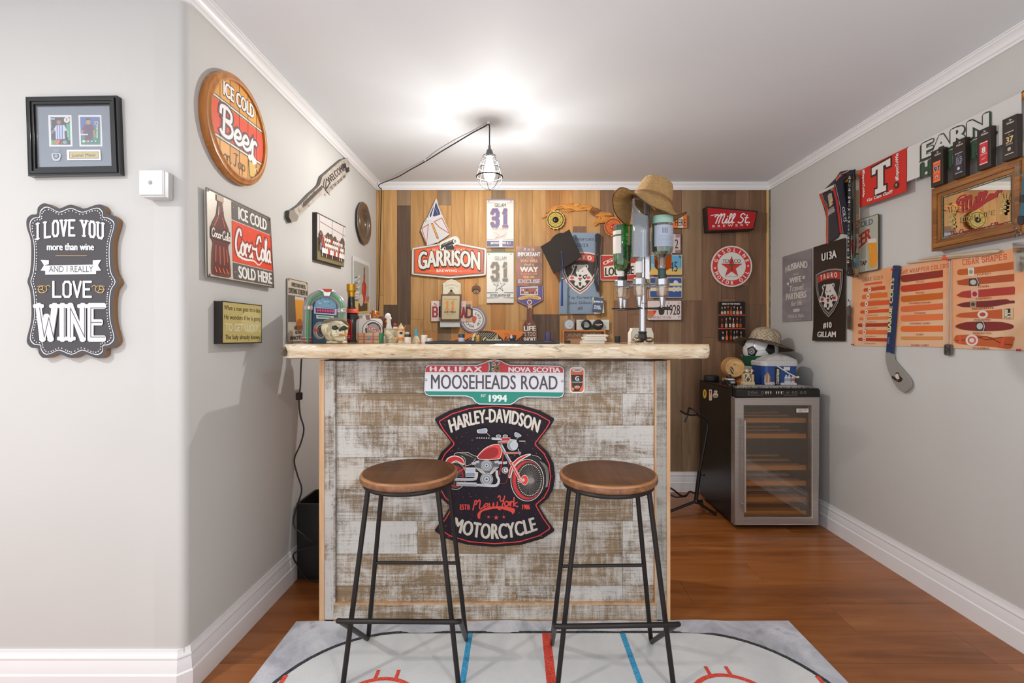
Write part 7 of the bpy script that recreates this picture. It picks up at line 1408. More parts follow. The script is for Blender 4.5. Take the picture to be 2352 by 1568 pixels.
# =================================================================== on and beside the wine cooler
ZF = .8526
def fx(px, Y): return (px-CX)*Y/F
def fz(py, Y): return CH-(py-CY)*Y/F
t = thing('table_mat', 'thin black and white patterned mat on the front of the cooler top', 'mat', (1.55, 3.0, ZF))
PM = NT('speckled_pattern'); PM.col(PM.ramp(PM.noise((110, 110, 110), 1, 4, 1), [(.46, '#1e1c1b'), (.52, '#d8d4cc')])); PM.rough(.5); PM = PM.m
b = MB(); b.prism(rrect(1.315, 2.935, 1.775, 3.09, .006, 3), lambda x, y, d: Vector((x, y, d)), ZF, ZF+.004, PM); b.build('sheet', t); ZM_ = ZF+.0046
t = thing('smart_speaker', 'low round black speaker puck at the back left of the cooler top', 'speaker', (1.335, 3.385, ZF)); b = MB(); b.lathe([(.046, ZF), (.05, ZF+.004), (.052, ZF+.024), (.05, ZF+.034), (.044, ZF+.038), (.001, ZF+.038)], (1.335, 3.385, 0), mat('#1d1b1b', .6), 32); b.build('body', t)
# small barrel on a cradle
BY = 3.20; bxx = fx(1682, BY); bz = fz(843, BY); BW = wood('pale_oak', '#b98a50', '#d2a768', '#e0bb80', 'x', 1.5, .5, False)
t = thing('mini_oak_barrel', 'small pale oak barrel lying on a wooden cradle on the cooler', 'barrel', (bxx, BY, ZF))
MR = Matrix.Rotation(pi/2, 3, 'X') @ Matrix.Rotation(radians(-8), 3, 'Y')
b = MB(); b.lathe([(.001, .052), (.052, .052), (.053, .06), (.058, .061), (.062, .03), (.066, 0), (.062, -.04), (.057, -.062), (.001, -.062)], (bxx, BY, bz), BW, 36, M=MR); b.build('staves', t)
for z in (.045, .018, -.03):
    b = MB(); r = .0625+.002*(abs(z) < .04)+.0018; b.lathe([(r-.003, z-.006), (r, z-.006), (r, z+.006), (r-.003, z+.006)], (bxx, BY, bz), mat('#a9793f', .4), 36, M=MR); b.build('hoop', t)
b = MB()
for dx in (-.05, .022): b.box((bxx+dx, BY-.06, ZF), (bxx+dx+.028, BY+.045, ZF+.035), OWD)
b.box((bxx-.055, BY-.05, ZF), (bxx+.055, BY-.035, ZF+.02), OWD); b.build('cradle', t, bevel=.002)
A = Art(('Y', BY-.0645), [(1640, 730), (1880, 730), (1880, 900), (1640, 900)], (1640, 730, 1880, 900), (1640, 730, 9.225)); A.lift = .0002
A.poly(A.pp(*[(385+26*cos(a)+30*sin(a), 1110+78*sin(a)-22*cos(a)) for a in [2*pi*k/24 for k in range(24)]]), '#2c2622'); qt(A, 'AGED', [(345, 1070), (360, 1050), (432, 1160), (415, 1180)], '#d8d0c2', 'h'); A.build('label_print', t)
b = MB(); b.cyl((bxx-.012, BY-.066, bz+.022), (bxx-.014, BY-.078, bz+.03), .005, '#c9a06a', 10); b.build('spigot', t)
# toy jeep
t = thing('toy_jeep', 'small black and silver toy off-road car in front of the oak barrel', 'toy car', (fx(1678, 3.03), 3.0, ZM_)); jx = fx(1678.5, 3.0)
BK2 = mat('#1d1c1c', .35); b = MB(); b.box((jx-.022, 2.975, ZM_+.014), (jx+.022, 3.06, ZM_+.034), BK2); b.build('chassis', t, bevel=.003)
b = MB(); b.box((jx-.019, 2.985, ZM_+.0345), (jx+.019, 3.05, ZM_+.044), '#c9c9c9'); b.build('bonnet', t, bevel=.004)
b = MB(); b.tube(cr([(jx-.017, 3.03, ZM_+.044), (jx-.013, 3.03, ZM_+.064), (jx+.013, 3.03, ZM_+.064), (jx+.017, 3.03, ZM_+.044)], 4), .003, BK2, 8); b.box((jx-.01, 3.02, ZM_+.044), (jx+.01, 3.045, ZM_+.058), BK2); b.build('roll_bar', t)
b = MB(); b.box((jx-.013, 2.970, ZM_+.018), (jx+.013, 2.9745, ZM_+.03), '#a9a9a6'); b.build('grille', t, bevel=.001)
for sx in (-1, 1):
    for y in (2.992, 3.045): b = MB(); b.lathe([(.006, -.006), (.0135, -.006), (.0145, 0), (.0135, .006), (.006, .006)], (jx+sx*.027, y, ZM_+.0146), mat('#151414', .7), 18, M=Matrix.Rotation(pi/2, 3, 'Y')); b.build('wheel', t)
# figurine
t = thing('thinking_monkey_figurine', 'cream carved seated animal figurine beside books, right of the oak barrel', 'figurine', (fx(1717, 3.06), 3.06, ZM_)); s = 3.06/F
g = lambda x, y, d=0: Pt(1640+x/9.225, 730+y/9.225, 3.06-d); b = MB(); p0, p1 = g(595, 1420), g(835, 1345); b.box((p0.x, 3.04, ZM_), (p1.x, 3.085, p1.z), FG); b.build('plinth', t, bevel=.002)
b = MB(); b.ball(g(720, 1215), 1, FG, 14, (.013, .011, .018)); b.ball(g(700, 1120, .003), 1, FG, 14, (.013, .011, .012)); b.ball(g(705, 1140, .013), 1, FG, 10, (.008, .006, .005))
for x in (655, 750): b.ball(g(x, 1110), .004, FG, 8)
for q in ([(690, 1180), (640, 1200), (650, 1260)], [(750, 1180), (790, 1170), (800, 1120)], [(700, 1250), (670, 1300), (690, 1345)], [(745, 1250), (775, 1300), (750, 1345)]): b.tube([g(x, y, .008) for x, y in cr(q, 3)], .0045, FG, 8)
b.build('figure', t)
for x0, x1, y0 in ((605, 640, 1180), (780, 835, 1190)): b = MB(); a_, c_ = g(x0, y0), g(x1, 1345); b.box((a_.x, 3.05, c_.z), (c_.x, 3.075, a_.z), '#c2aa80'); b.build('book', t, bevel=.001)
b = MB(); b.ball(g(805, 1120, .004), 1, FG, 10, (.009, .008, .01)); b.build('held_skull', t)
# green bucket
GY_ = 3.33; gx = fx(1742, GY_); s = GY_/F; rt = 36*s; rb_ = 31*s; gz = fz(817, GY_)
t = thing('metal_beer_bucket', 'green and white metal beer bucket with moose antlers print holding the football', 'bucket', (gx, GY_, ZF)); md = ZF+(gz-ZF)*.62; rm = rb_+(rt-rb_)*.62
b = MB(); b.lathe([(rb_, ZF), (rm, md)], (gx, GY_, 0), mat('#c4c4be', .35, .2), 40); b.lathe([(rm, md), (rt, gz), (rt-.002, gz), (rb_-.002, ZF+.003), (.001, ZF+.003)], (gx, GY_, 0), mat('#174a30', .35), 40); b.build('pail', t)
b = MB(); b.tube([(gx+rt*cos(a), GY_+rt*sin(a), gz) for a in [2*pi*k/40 for k in range(40)]], .0025, mat('#1d5a3a', .3, .4), 8, True); b.build('rim', t)
b = MB(); b.tube(cr([(gx-rt, GY_, gz-.012), (gx-rt-.012, GY_-.01, gz+.004), (gx-rt-.02, GY_-.012, gz+.006)], 4), .0022, '#b9b4a8', 6); b.build('handle_lug', t)
def on_cyl(cx_, cy_, rf):     # project a frontal print onto a cone: rf(z) radius
    def W(px, py, lift=.0008):
        Yg = cy_-rf(0); z = CH-(py-CY)*Yg/F; x = (px-CX)*Yg/F
        for _ in range(3):
            r = rf(z)+lift; dx = min(max((x-cx_)/r, -.98), .98); Yg = cy_-r*math.sqrt(1-dx*dx); x = (px-CX)*Yg/F; z = CH-(py-CY)*Yg/F
        return Vector((x, Yg, z))
    return W
rf = lambda z: rb_+(rt-rb_)*min(1, max(0, (z-ZF)/(gz-ZF)))
class CArt(Art):
    def __init__(s, W, crop): s.W = W; s.crop = crop; s.mb = MB(); s.k = 0; s.lift = .0006; s.eps = .00008; s.sx = s.sy = 1
    def T(s, x, y, d=0): return s.W(x, y, d)
    def px(s, x, y): return (s.crop[0]+x/s.crop[2], s.crop[1]+y/s.crop[2])
A = CArt(on_cyl(gx, GY_, rf), (1640, 730, 9.225)); AN = '#dfe3dc'
qp(A, cr([(765, 900), (800, 960), (870, 990), (940, 1000), (980, 950), (975, 990), (930, 1030), (830, 1010), (775, 950)], 3, True), AN)
for x0, y0, x1, y1 in ((775, 930, 760, 880), (800, 950, 800, 890), (835, 965, 840, 895), (875, 975, 878, 885), (910, 985, 920, 900), (940, 980, 960, 920), (790, 950, 765, 925)): ql(A, [(x0, y0), (x1, y1)], 1.6, AN, taper=.7)
qp(A, [(850, 1010), (935, 990), (1010, 1060), (960, 1120), (920, 1110), (880, 1060), (830, 1035)], '#3f5a4c'); qp(A, [(870, 1020), (920, 1010), (940, 1060), (915, 1090)], '#9aa8a0')
tx(A, 'OOSEHEAD', 850, 1165, 1060, 1190, '#4a4a48', 'b'); tx(A, 'LAGER', 815, 1235, 1040, 1290, '#2a2a2a', 'h'); ql(A, [(850, 1210), (1040, 1212)], .5, '#4a4a48'); A.build('bucket_print', t)
# football
R = .112; fc = Vector((fx(1746.5, 3.33), 3.33, 0)); fc.z = max(fz(803, 3.33), gz+.002+math.sqrt(max(0, R*R-(rt-.004)**2)) if R > rt-.004 else 0)
t = thing('soccer_ball', 'white football with black pentagons sitting in the green bucket', 'ball', tuple(fc))
b = MB(); b.ball(fc, R, mat('#dcdcdc', .3, 0, 0, .3), 40); b.build('ball', t)
ph = (1+5**.5)/2; iv = [Vector(v).normalized() for v in [(0, 1, ph), (0, 1, -ph), (0, -1, ph), (0, -1, -ph), (1, ph, 0), (1, -ph, 0), (-1, ph, 0), (-1, -ph, 0), (ph, 0, 1), (-ph, 0, 1), (ph, 0, -1), (-ph, 0, -1)]]
s = 3.33/F; d1 = Vector(((1729-1746.5)*s/R, -1, -(806-803)*s/R)); d1.y = -math.sqrt(max(.05, 1-d1.x**2-d1.z**2)); d2 = Vector(((1768.5-1746.5)*s/R, 0, -(801-803)*s/R)); d2.y = -math.sqrt(max(.05, 1-d2.x**2-d2.z**2))
_r = Matrix.Rotation(-math.atan2(fc.x, fc.y), 3, 'Z'); d1 = _r @ d1; d2 = _r @ d2; u0 = iv[0]; u1 = min([v for v in iv[1:]], key=lambda v: (v-u0).length)
def basis(a, c): x = a.normalized(); z = a.cross(c).normalized(); return Matrix((x, z.cross(x), z)).transposed()
Q = basis(d1, d2) @ basis(u0, u1).transposed(); iv = [(Q @ v).normalized() for v in iv]
for i, v in enumerate(iv):
    nb = sorted([w_ for w_ in iv if w_ is not v], key=lambda w_: (w_-v).length)[:5]; n0 = v.cross(nb[0]).normalized(); nb.sort(key=lambda w_: math.atan2((w_-v).dot(n0), (w_-v).dot(n0.cross(v))))
    cn = [v.lerp(w_, 1/3).normalized() for w_ in nb]; pts = [v]; ringn = 4; vs = [fc+v*R*1.006]; fs = []
    for j in range(1, ringn+1):
        for k in range(5):
            for q in range(4): p = v.lerp(cn[k].lerp(cn[(k+1) % 5], q/4), j/ringn).normalized(); vs.append(fc+p*R*1.006)
    for k in range(20): fs.append((0, 1+k, 1+(k+1) % 20))
    for j in range(ringn-1):
        for k in range(20): a_ = 1+j*20; fs.append((a_+k, a_+20+k, a_+20+(k+1) % 20, a_+(k+1) % 20))
    b = MB(); b.add(vs, fs, mat('#1b1a1b', .35)); b.build('black_patch', t)
b = MB()
for i, v in enumerate(iv):
    for w_ in iv[i+1:]:
        if (w_-v).length < 1.1: p, q = v.lerp(w_, 1/3).normalized(), w_.lerp(v, 1/3).normalized(); b.tube([fc+p.lerp(q, k/5).normalized()*R*1.001 for k in range(6)], .0011, '#8f8f90', 5)
o = b.build('seams', t); o['kind'] = 'stuff'
b = MB(); v = iv[0]; e1 = v.cross(Vector((0, 0, 1))).normalized(); e2 = v.cross(e1)
for rr_1 in (.02, .012): b.tube([fc+(v*R*1.012+e1*rr_1*cos(a)+e2*rr_1*sin(a)) for a in [2*pi*k/18 for k in range(18)]], .0016, '#cfcfcf', 6, True)
b.ball(fc+v*R*1.012, .005, '#cfcfcf', 8); b.build('crest', t)
# woven palm hat
hc = Vector((fx(1756, 3.30), 3.30, fz(788, 3.30))); tl = radians(15); HM = Matrix.Rotation(tl, 3, 'Y') @ Matrix.Rotation(radians(-6), 3, 'X'); LEAF = wood('palm_leaf', '#8f7f68', '#b5a48a', '#cdbda2', 'z', 2, .7, False, .3, .3)
t = thing('woven_palm_hat', 'woven palm leaf hat with ragged brim lying on the football', 'hat', tuple(hc)); rh = random.Random(9)
def hatp(a, f, l=0):      # f 0..1 crown bottom->top, negative = brim
    if f < 0: r = .098+(-f)*.085; z = -(-f)**1.3*.022+.012*cos(2*a)*(-f)
    else: r = .098*(1-.10*f)*math.sqrt(max(0, 1-max(0, (f-.45)/.58)**2)); z = .125*f*(1-.12*f)
    p = Vector((r*cos(a), r*sin(a)*.95, z)); n = Vector((cos(a), sin(a), .3 if f > 0 else .9)).normalized(); return hc+HM @ (p+n*l)
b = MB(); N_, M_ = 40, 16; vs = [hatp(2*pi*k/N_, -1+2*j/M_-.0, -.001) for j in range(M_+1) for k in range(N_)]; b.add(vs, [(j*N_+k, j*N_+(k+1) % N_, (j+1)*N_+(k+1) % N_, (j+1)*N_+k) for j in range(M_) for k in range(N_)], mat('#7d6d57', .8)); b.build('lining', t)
b = MB(); na = 22
for j in range(18):
    f = -.95+j*.108
    for k in range(na):
        a = 2*pi*(k+.5*(j % 2))/na; da = 2*pi/na*.5; df = .105; l = .0015+rh.random()*.0025; tw = .3 if j % 2 else -.3
        P = [hatp(a-da*.95, f+df*tw*.4, l), hatp(a, f-df*.95, l+.001), hatp(a+da*.95, f-df*tw*.4, l), hatp(a, min(.99, f+df*.95), l*.4)]; b.add(P, [(0, 1, 2), (0, 2, 3)], LEAF)
o = b.build('woven_strips', t, flat=True); o['kind'] = 'stuff'
b = MB()
for k in range(46):
    a = 2*pi*(k+rh.random()*.5)/46; w_ = .05; L_ = -1.02-rh.random()*.16; b.add([hatp(a-w_, -.95, .001), hatp(a+w_, -.95, .002), hatp(a+rh.uniform(-.05, .05), L_, .003+rh.random()*.006)], [(0, 1, 2)], LEAF)
o = b.build('frayed_edge', t, flat=True); o['kind'] = 'stuff'
# plastic pail
PY0 = 3.03; px0, px1 = fx(1752.5, PY0), fx(1836, PY0); pz1 = fz(841, PY0)
t = thing('blue_ice_pail', 'blue printed plastic pail with clear lid and handle, right front on the cooler', 'pail', ((px0+px1)/2, 3.11, ZM_)); L2 = lambda x, y, d: Vector((x, y, d)); cxp, cyp = (px0+px1)/2, PY0+.09
def frust(b, z0, z1, k0, k1, m): 
    o_ = rrect(px0, PY0, px1, PY0+.18, .035, 6); n_ = len(o_); vs = [((x-cxp)*k+cxp, (y-cyp)*k+cyp, z) for k, z in ((k0, z0), (k1, z1)) for x, y in o_]; b.add(vs, [(i, (i+1) % n_, n_+(i+1) % n_, n_+i) for i in range(n_)]+[tuple(range(n_))[::-1], tuple(range(n_, 2*n_))], m)
PB = mat('#234684', .3); b = MB(); frust(b, ZM_, pz1, .9, .985, PB); b.build('tub', t, bevel=.002)
b = MB(); frust(b, pz1+.0003, fz(832, PY0), 1.02, 1.03, mat('#c2c3c4', .25)); frust(b, fz(832, PY0), fz(829.5, PY0), 1.03, .98, mat('#cdcdcc', .25)); b.build('lid', t, bevel=.002)
A = Art(('Y', PY0-.001+.0), [(1640, 730), (1880, 730), (1880, 900), (1640, 900)], (1640, 730, 1880, 900), (1640, 730, 9.225)); A.lift = .0006
_z0, _z1 = ZM_, pz1
def tilt(x, y, d=0, T0=A.T): p = T0(x, y, d); k = .9+.085*(p.z-_z0)/(_z1-_z0); p.y += .09*(1-k)+.0; return p
A.T = tilt
qp(A, [(1295, 1050), (1395, 1048), (1425, 1415), (1300, 1418)], '#15130f'); qt(A, 'COLDSTREAM', [(1335, 1405), (1335, 1085), (1385, 1085), (1390, 1405)], '#e2ddd2', 'h')
for k in range(14): x = 1110+k*13; qp(A, cr([(x-20, 1415), (x-24, 1370+(k % 3)*12), (x, 1350+(k % 4)*10), (x+24, 1375), (x+22, 1415)], 2, True), ['#c9cdd6', '#b0a9a8', '#dfe0e4'][k % 3])
for x, h in ((1090, 180), (1115, 220), (1140, 240), (1165, 210), (1190, 160)): qp(A, [(x-14, 1370), (x-12, 1370-h*.8), (x, 1370-h), (x+10, 1370-h*.8), (x+14, 1370)], ['#b08a72', '#d8b89c', '#a87860'][x % 3])
for x in (1535, 1600, 1680): qp(A, [(x-35, 1400), (x-35, 1260), (x-20, 1235), (x-15, 1205), (x+15, 1205), (x+20, 1235), (x+35, 1260), (x+35, 1400)], '#c9ccd4'); qp(A, [(x-34, 1340), (x+34, 1340), (x+34, 1280), (x-34, 1280)], '#9aa0ac' if x < 1650 else '#cf5a3c')
for k in range(16): x = 1440+k*20; qp(A, cr([(x-20, 1418), (x-22, 1388), (x, 1372), (x+22, 1390), (x+20, 1418)], 2, True), ['#c9cdd6', '#b8bcc8', '#dfe0e4'][k % 3])
qp(A, [(1470, 1035), (1610, 1035), (1608, 1110), (1475, 1110)], '#cfd3d8'); A.build('pail_print', t)
b = MB(); b.tube([A.T(*A.px(x, y), .006) for x, y in ((1335, 1020), (1400, 1060), (1560, 1160), (1760, 1265))], .0045, '#d8d8d4', 8); b.ball(A.T(*A.px(1785, 1250), .005), .007, '#d8d8d4', 10); b.build('handle', t)
# silver bag
t = thing('silver_foil_bag', 'crumpled silver plastic bag lying on the lid of the blue pail', 'bag', (cxp, 3.12, pz1)); SB = NT('crinkled_foil'); SB.b.inputs['Base Color'].default_value = lin('#cfcdca'); SB.rough(.3); SB.b.inputs['Metallic'].default_value = .25; SB.bump(SB.noise((28, 28, 28), 1, 3, 1.5, .5), .6, .008); SB = SB.m
zb0 = fz(829.5, PY0)+.0005; b = MB(); gx0, gx1 = fx(1755, 3.06), fx(1833, 3.06); nx, ny = 20, 10; hh = fz(812, 3.1)-zb0
for sgn in (1, 0):
    vs = []
    for j in range(ny+1):
        for i in range(nx+1):
            u, v = i/nx, j/ny; h = hh*(sin(pi*u)**.45)*(sin(pi*v)**.5)*(.92+.14*mn.noise(Vector((u*6, v*5, 2)))); vs.append((gx0+(gx1-gx0)*u, 3.05+.15*v, zb0+(h if sgn else 0)))
    b.add(vs, [(j*(nx+1)+i, j*(nx+1)+i+1, (j+1)*(nx+1)+i+1, (j+1)*(nx+1)+i)[::(1 if sgn else -1)] for j in range(ny) for i in range(nx)], SB)
b.build('bag', t)
# guitar stand
GYs = 3.12; q = lambda x, y, d=0: tuple(Pt(1520+x/4.13, 860+y/4.13, GYs-d)); BS = mat('#161414', .4)
t = thing('guitar_stand', 'black folding guitar stand leaning on the left side of the wine cooler', 'stand', (fx(1598, GYs), GYs, 0))
b = MB(); b.tube(cr([q(335, 378), q(385, 415), q(428, 452), q(436, 490), q(425, 560), q(400, 700), q(357, 925)], 3), .008, BS, 10); b.build('neck_tube', t)
b = MB(); b.tube([q(357, 920), q(322, 1195)], .0125, BS, 12); b.build('lower_tube', t)
b = MB(); b.tube(cr([q(175, 342, .03), q(215, 368, .03), q(270, 383, .02), q(325, 380, .01), q(338, 362, 0), q(310, 340, -.02), q(262, 318, -.02), q(250, 345, .0), q(240, 390, .03), q(216, 452, .035)], 4), .006, BS, 8); b.build('yoke', t)
b = MB(); b.tube(cr([q(75, 1072, .05), q(120, 1100, .05), q(185, 1150, .04), q(230, 1150, .02), q(262, 1110, .0), q(300, 1120, 0), q(335, 1130)], 4), .006, BS, 8); b.tube(cr([q(75, 1135, -.04), q(125, 1160, -.03), q(190, 1158, -.02), q(240, 1140, 0)], 4), .006, BS, 8); b.build('cradle_arm', t)
b = MB(); p = q(398, 950); b.tube([q(355, 955), p], .003, BS, 6); b.ball(p, .009, BS, 10); b.build('knob', t)
hub = Vector(q(325, 1200)); b = MB(); b.ball(hub, .017, BS, 14); b.build('hub', t)
for e in ((fx(1646, 3.12), 3.12), (fx(1500, 3.05), 3.05), (fx(1618, 3.42)-.03, 3.36)):
    b = MB(); ev = Vector((min(e[0], 1.255), e[1], .011)); b.tube([tuple(hub), tuple(hub.lerp(ev, .9)), tuple(ev)], .009, BS, 10); b.build('leg', t); b = MB(); b.ball((ev.x, ev.y, .0115), .0112, mat('#0f0e0e', .8), 10); b.build('foot', t)
# =================================================================== right wall
c3r, c4r, c5r, c7r, c8r = (1780, 380, 2.904), (1940, 540, 4.126), (1860, 190, 3.825), (1865, 380, 8.709), (2130, 250, 8.712)
def rw(name, label, cat, X, a, c, crop, group=None, disp=None, H_=100, W_=100):
    """rectangle on the right wall from two opposite corners in photo pixels (a = left top, c = right bottom)"""
    p, q_ = Px(*a, X), Px(*c, X); W4 = [(X, p.y, p.z), (X, q_.y, p.z), (X, q_.y, q_.z), (X, p.y, q_.z)]
    return sign(name, label, cat, ('X', X), W4, (0, 0, W_, H_), crop, group, disp)
A, t = rw('marriage_poster', 'grey fabric poster reading HUSBAND and WIFE on the right wall near the corner', 'poster', 1.8535, (1797.2, 590), (1864, 735.7), c3r, disp=lambda u, v: .0006*math.sin(6*u+2*v))
GP = NT('grey_boards_print'); GP.col(GP.ramp(GP.noise((3, 3, 9), 1, 5, .6), [(.3, '#7a7477'), (.55, '#8f888a'), (.7, '#a39c9c')])); GP.rough(.6); GP = GP.m
A.plate('sheet', t, GP, .001, 12, 12); A.lift = .0012; A.eps = .0001; W_ = '#d8d3cc'
wv = lambda y0, y1, x0, x1, sg=0: (lambda u, v: (x0+(x1-x0)*u, y1+(y0-y1)*v-sg*(1-(2*u-1)**2)))
def at_(A, s_, x0, x1, y0, y1, st, sg=0, c=W_, **k): f = wv(y0, y1, x0, x1, sg); f.h = abs(y1-y0); A.text(s_, 0, 0, 1, 1, c, st, warp=f, **k)
at_(A, 'HUSBAND', 12, 88, 17, 26, 'h', 3); A.text('and', 40, 28.5, 58, 32, W_, 'c', w=.12); A.text('WIFE', 28, 35, 68, 43, W_, 'h'); A.text('Travel', 24, 47, 74, 55, W_, 'b', slant=.25); A.text('PARTNERS', 14, 58, 84, 67, W_, 'h'); A.text('for life', 32, 70, 70, 77, W_, 'b', slant=.25)
A.poly(rrect(40, 82, 62, 86, 1.5, 3), W_); A.text('EST 2016', 42, 83, 60, 85, '#7a7477', 'b'); A.text('DEAN & TARA', 22, 90, 76, 95, W_, 'b'); A.text('since that summer', 30, 97, 68, 98.5, W_, 'r')
for x, y in ((22, 43), (76, 38)): A.poly(cr([(x, y+3), (x-4, y), (x-3, y-2.2), (x, y-1), (x+3, y-2.2), (x+4, y)], 3, True), W_)
A.build('poster_print', t)
A, t = rw('hockey_banner', 'black hanging banner with a bear shield, U13A above it and #10 below', 'banner', 1.848, (1868, 568), (1941, 783.5), c3r, disp=lambda u, v: .010*max(0, v-.85)*(1-u)*5+.0008*sin(5*u))
A.plate('sheet', t, mat('#2a2119', .35), .0015, 14, 14); A.lift = .0035; A.eps = .00012; A.text('U13A', 30, 9.5, 76, 17, '#d8d6d2', 'h'); A.text('#10', 36, 81, 62, 86.5, '#d8d6d2', 'h'); A.text('GILLAM', 18, 90.5, 76, 96, '#d8d6d2', 'h')
shield(A, lambda x, y: (53+42*x, 27+49*y), '#d8d0c8', '#2a2119', '#8a8683', '#8a8683', '#b5301f'); bear(A, lambda x, y: (52+28*x, 55+13*y), '#cfcac4', '#2a2119', '#a8291c'); A.build('banner_print', t)
A, t = rw('beer_glass_tin_sign', 'dented pale tin sign with a red BEER and an orange pint glass', 'sign', 1.842, (1954, 512), (2018.5, 619), c3r)
A.panel('plate', t, rrect(0, 0, 100, 100, 5, 3, 3), .003, '#2c2620'); A.poly(rrect(1.5, 1, 98, 99, 4, 3, 2.5), mat('#a9ab9c', .3)); A.poly([(0+2, 78), (60, 74), (60, 98), (2, 98)], '#b8b6aa')
qt(A, 'ICE COLD', [(478, 400), (655, 352), (655, 390), (478, 440)], '#5d6778', 'h'); qt(A, 'BEER', [(505, 505), (638, 410), (638, 485), (512, 600)], '#a8291c', 'h'); qt(A, 'ON TAP', [(520, 648), (612, 632), (612, 662), (520, 676)], '#2c2620', 'h', slant=0)
qp(A, cr([(622, 510), (676, 500), (680, 560), (686, 620), (670, 672), (634, 676), (630, 600)], 3, True), '#d8902c'); qp(A, [(620, 492), (678, 484), (678, 512), (622, 518)], '#cfcabd'); ql(A, [(640, 530), (636, 590)], 1.4, '#e6b868'); A.build('tin_print', t)
OR = NT('parchment_orange'); OR.col(OR.ramp(OR.noise((2.2, 2.2, 2.2), 1, 5, .8), [(.3, '#e28a4e'), (.45, '#dda276'), (.6, '#dbb694'), (.75, '#e09a5c')])); OR.rough(.6); OR = OR.m
def cigar(A, x0, x1, y, h, c, shape='round', band=None, bc='#ddd6cc'):
    xs = (x0, y); P = {'round': [(x0, y), (x0+1.5, y-h*.8), (x0+4, y-h), (x1, y-h), (x1, y+h), (x0+4, y+h), (x0+1.5, y+h*.8)], 'point': [(x0, y+h*.2), (x0+8, y-h*.5), (x0+18, y-h), (x1-1, y-h), (x1, y-h*.6), (x1, y+h*.8), (x0+16, y+h), (x0+7, y+h*.7)],
         'both': [(x0, y), (x0+10, y-h*.7), (x0+25, y-h), (x1-14, y-h), (x1-3, y-h*.6), (x1, y), (x1-4, y+h*.7), (x1-16, y+h), (x0+25, y+h), (x0+10, y+h*.8)], 'taper': [(x0, y-h*.1), (x0+10, y-h*.45), (x1, y-h), (x1, y+h), (x0+10, y+h*.5), (x0+1, y+h*.3)], 'chisel': [(x0, y-h*.5), (x0+14, y-h), (x1, y-h), (x1, y+h), (x0+14, y+h), (x0+1, y+h*.5)]}[shape]
    A.poly(P if shape != 'both' else cr(P, 2, True), c)
    if band is not None: A.rect(band, y-h*.98, band+9, y+h*.98, bc); A.line([(band+2, y-h*.6), (band+6, y), (band+3, y+h*.6)], .8, '#8a4a34', smooth=3)
A, t = rw('cigar_sizes_poster', 'orange cigar sizes poster, leftmost of the three joined cigar posters', 'poster', 1.8562, (1957.5, 629.5), (2050, 796), c4r)
A.plate('sheet', t, OR, .0008, 4, 4); A.lift = .0003
qt(A, 'CIGAR SIZES', [(170, 405), (365, 383), (365, 412), (170, 440)], '#a86a34', 'k', serif=True, w=.13)
RC = ['#d8572a', '#c2461f', '#d96a24', '#d4552a', '#cf4f1e', '#dc7a3c', '#a8361c', '#dd6a34', '#b23a1c']
for i, (x0, y0, h) in enumerate(((185, 468, 12), (178, 520, 20), (163, 585, 26), (148, 655, 25), (148, 728, 18), (138, 792, 16), (127, 852, 20), (130, 918, 22), (130, 986, 18))):
    xe = 356 if i == 0 else 385 if i == 1 else 405 if i == 2 else 440; sl = .13*(1-i/7); P = [(x0, y0), (x0+8, y0-h*.8), (xe, y0-h*.9-sl*(xe-x0)), (xe, y0+h*.9-sl*(xe-x0)), (x0+8, y0+h*.8)]
    qp(A, P, RC[i]); qt(A, ['PETIT CORONA', 'HALF CORONA', 'ROBUSTO', 'CAMPANA', 'CORONA', 'LONSDALE', 'DOUBLE CORONA', 'TORO', 'CHURCHILL'][i], [(x0+60, y0+h+14-sl*60), (x0+170, y0+h+14-sl*170), (x0+170, y0+h+23-sl*170), (x0+60, y0+h+23-sl*60)], '#b57848', 'b')
    if i: qc(A, x0+60, y0-sl*60, 16, '#ddd0c4', h*.95, 14); qc(A, x0+60, y0-sl*60, 7, '#a8482c', h*.4, 10)
A.build('poster_print', t)
A, t = rw('cigar_colours_poster', 'orange cigar wrapper colour poster, middle of the three joined cigar posters', 'poster', 1.8562, (2050.3, 615), (2178, 797.5), c4r)
A.plate('sheet', t, OR, .0008, 4, 4); A.lift = .0003; qt(A, 'CIGAR WRAPPER COLORS', [(500, 338), (988, 268), (988, 302), (500, 372)], '#c2502c', 'k', serif=True, w=.14)
for i, (yl, yr, h, c) in enumerate(((412, 362, 34, '#8a2c1c'), (508, 466, 32, '#b83c1c'), (605, 572, 30, '#c2601c'), (700, 672, 28, '#d6683a'), (788, 772, 30, '#dd7440'), (888, 884, 28, '#dd6c2c'), (975, 975, 16, '#cf8a4c'))):
    qp(A, cr([(532, yl), (540, yl-h*.8), (565, yl-h)], 2)+[(932, yr-h), (932, yr+h), (565, yl+h), (540, yl+h*.8)], c)
    n_ = ['OSCURO', 'MADURO', 'COLORADO MADURO', 'COLORADO', 'COLORADO CLARO', 'CLARO', 'DOUBLE CLARO'][i]; w2 = len(n_)*7; yy = [440, 545, 640, 737, 835, 940, 1042][i]; sl = [.06, .05, .04, .03, .01, 0, 0][i]; qt(A, n_, [(715-w2, yy-8+sl*w2), (715+w2, yy-8-sl*w2), (715+w2, yy+9-sl*w2), (715-w2, yy+9+sl*w2)], '#b0502c', 'b')
A.build('poster_print', t)
A, t = rw('cigar_shapes_poster', 'orange cigar shapes poster, rightmost of the three joined cigar posters', 'poster', 1.8562, (2178.3, 597), (2368, 805), c4r)
A.plate('sheet', t, OR, .0008, 4, 4); A.lift = .0003; qt(A, 'CIGAR SHAPES', [(1118, 232), (1540, 178), (1540, 226), (1122, 282)], '#c8502c', 'k', serif=True, w=.15)
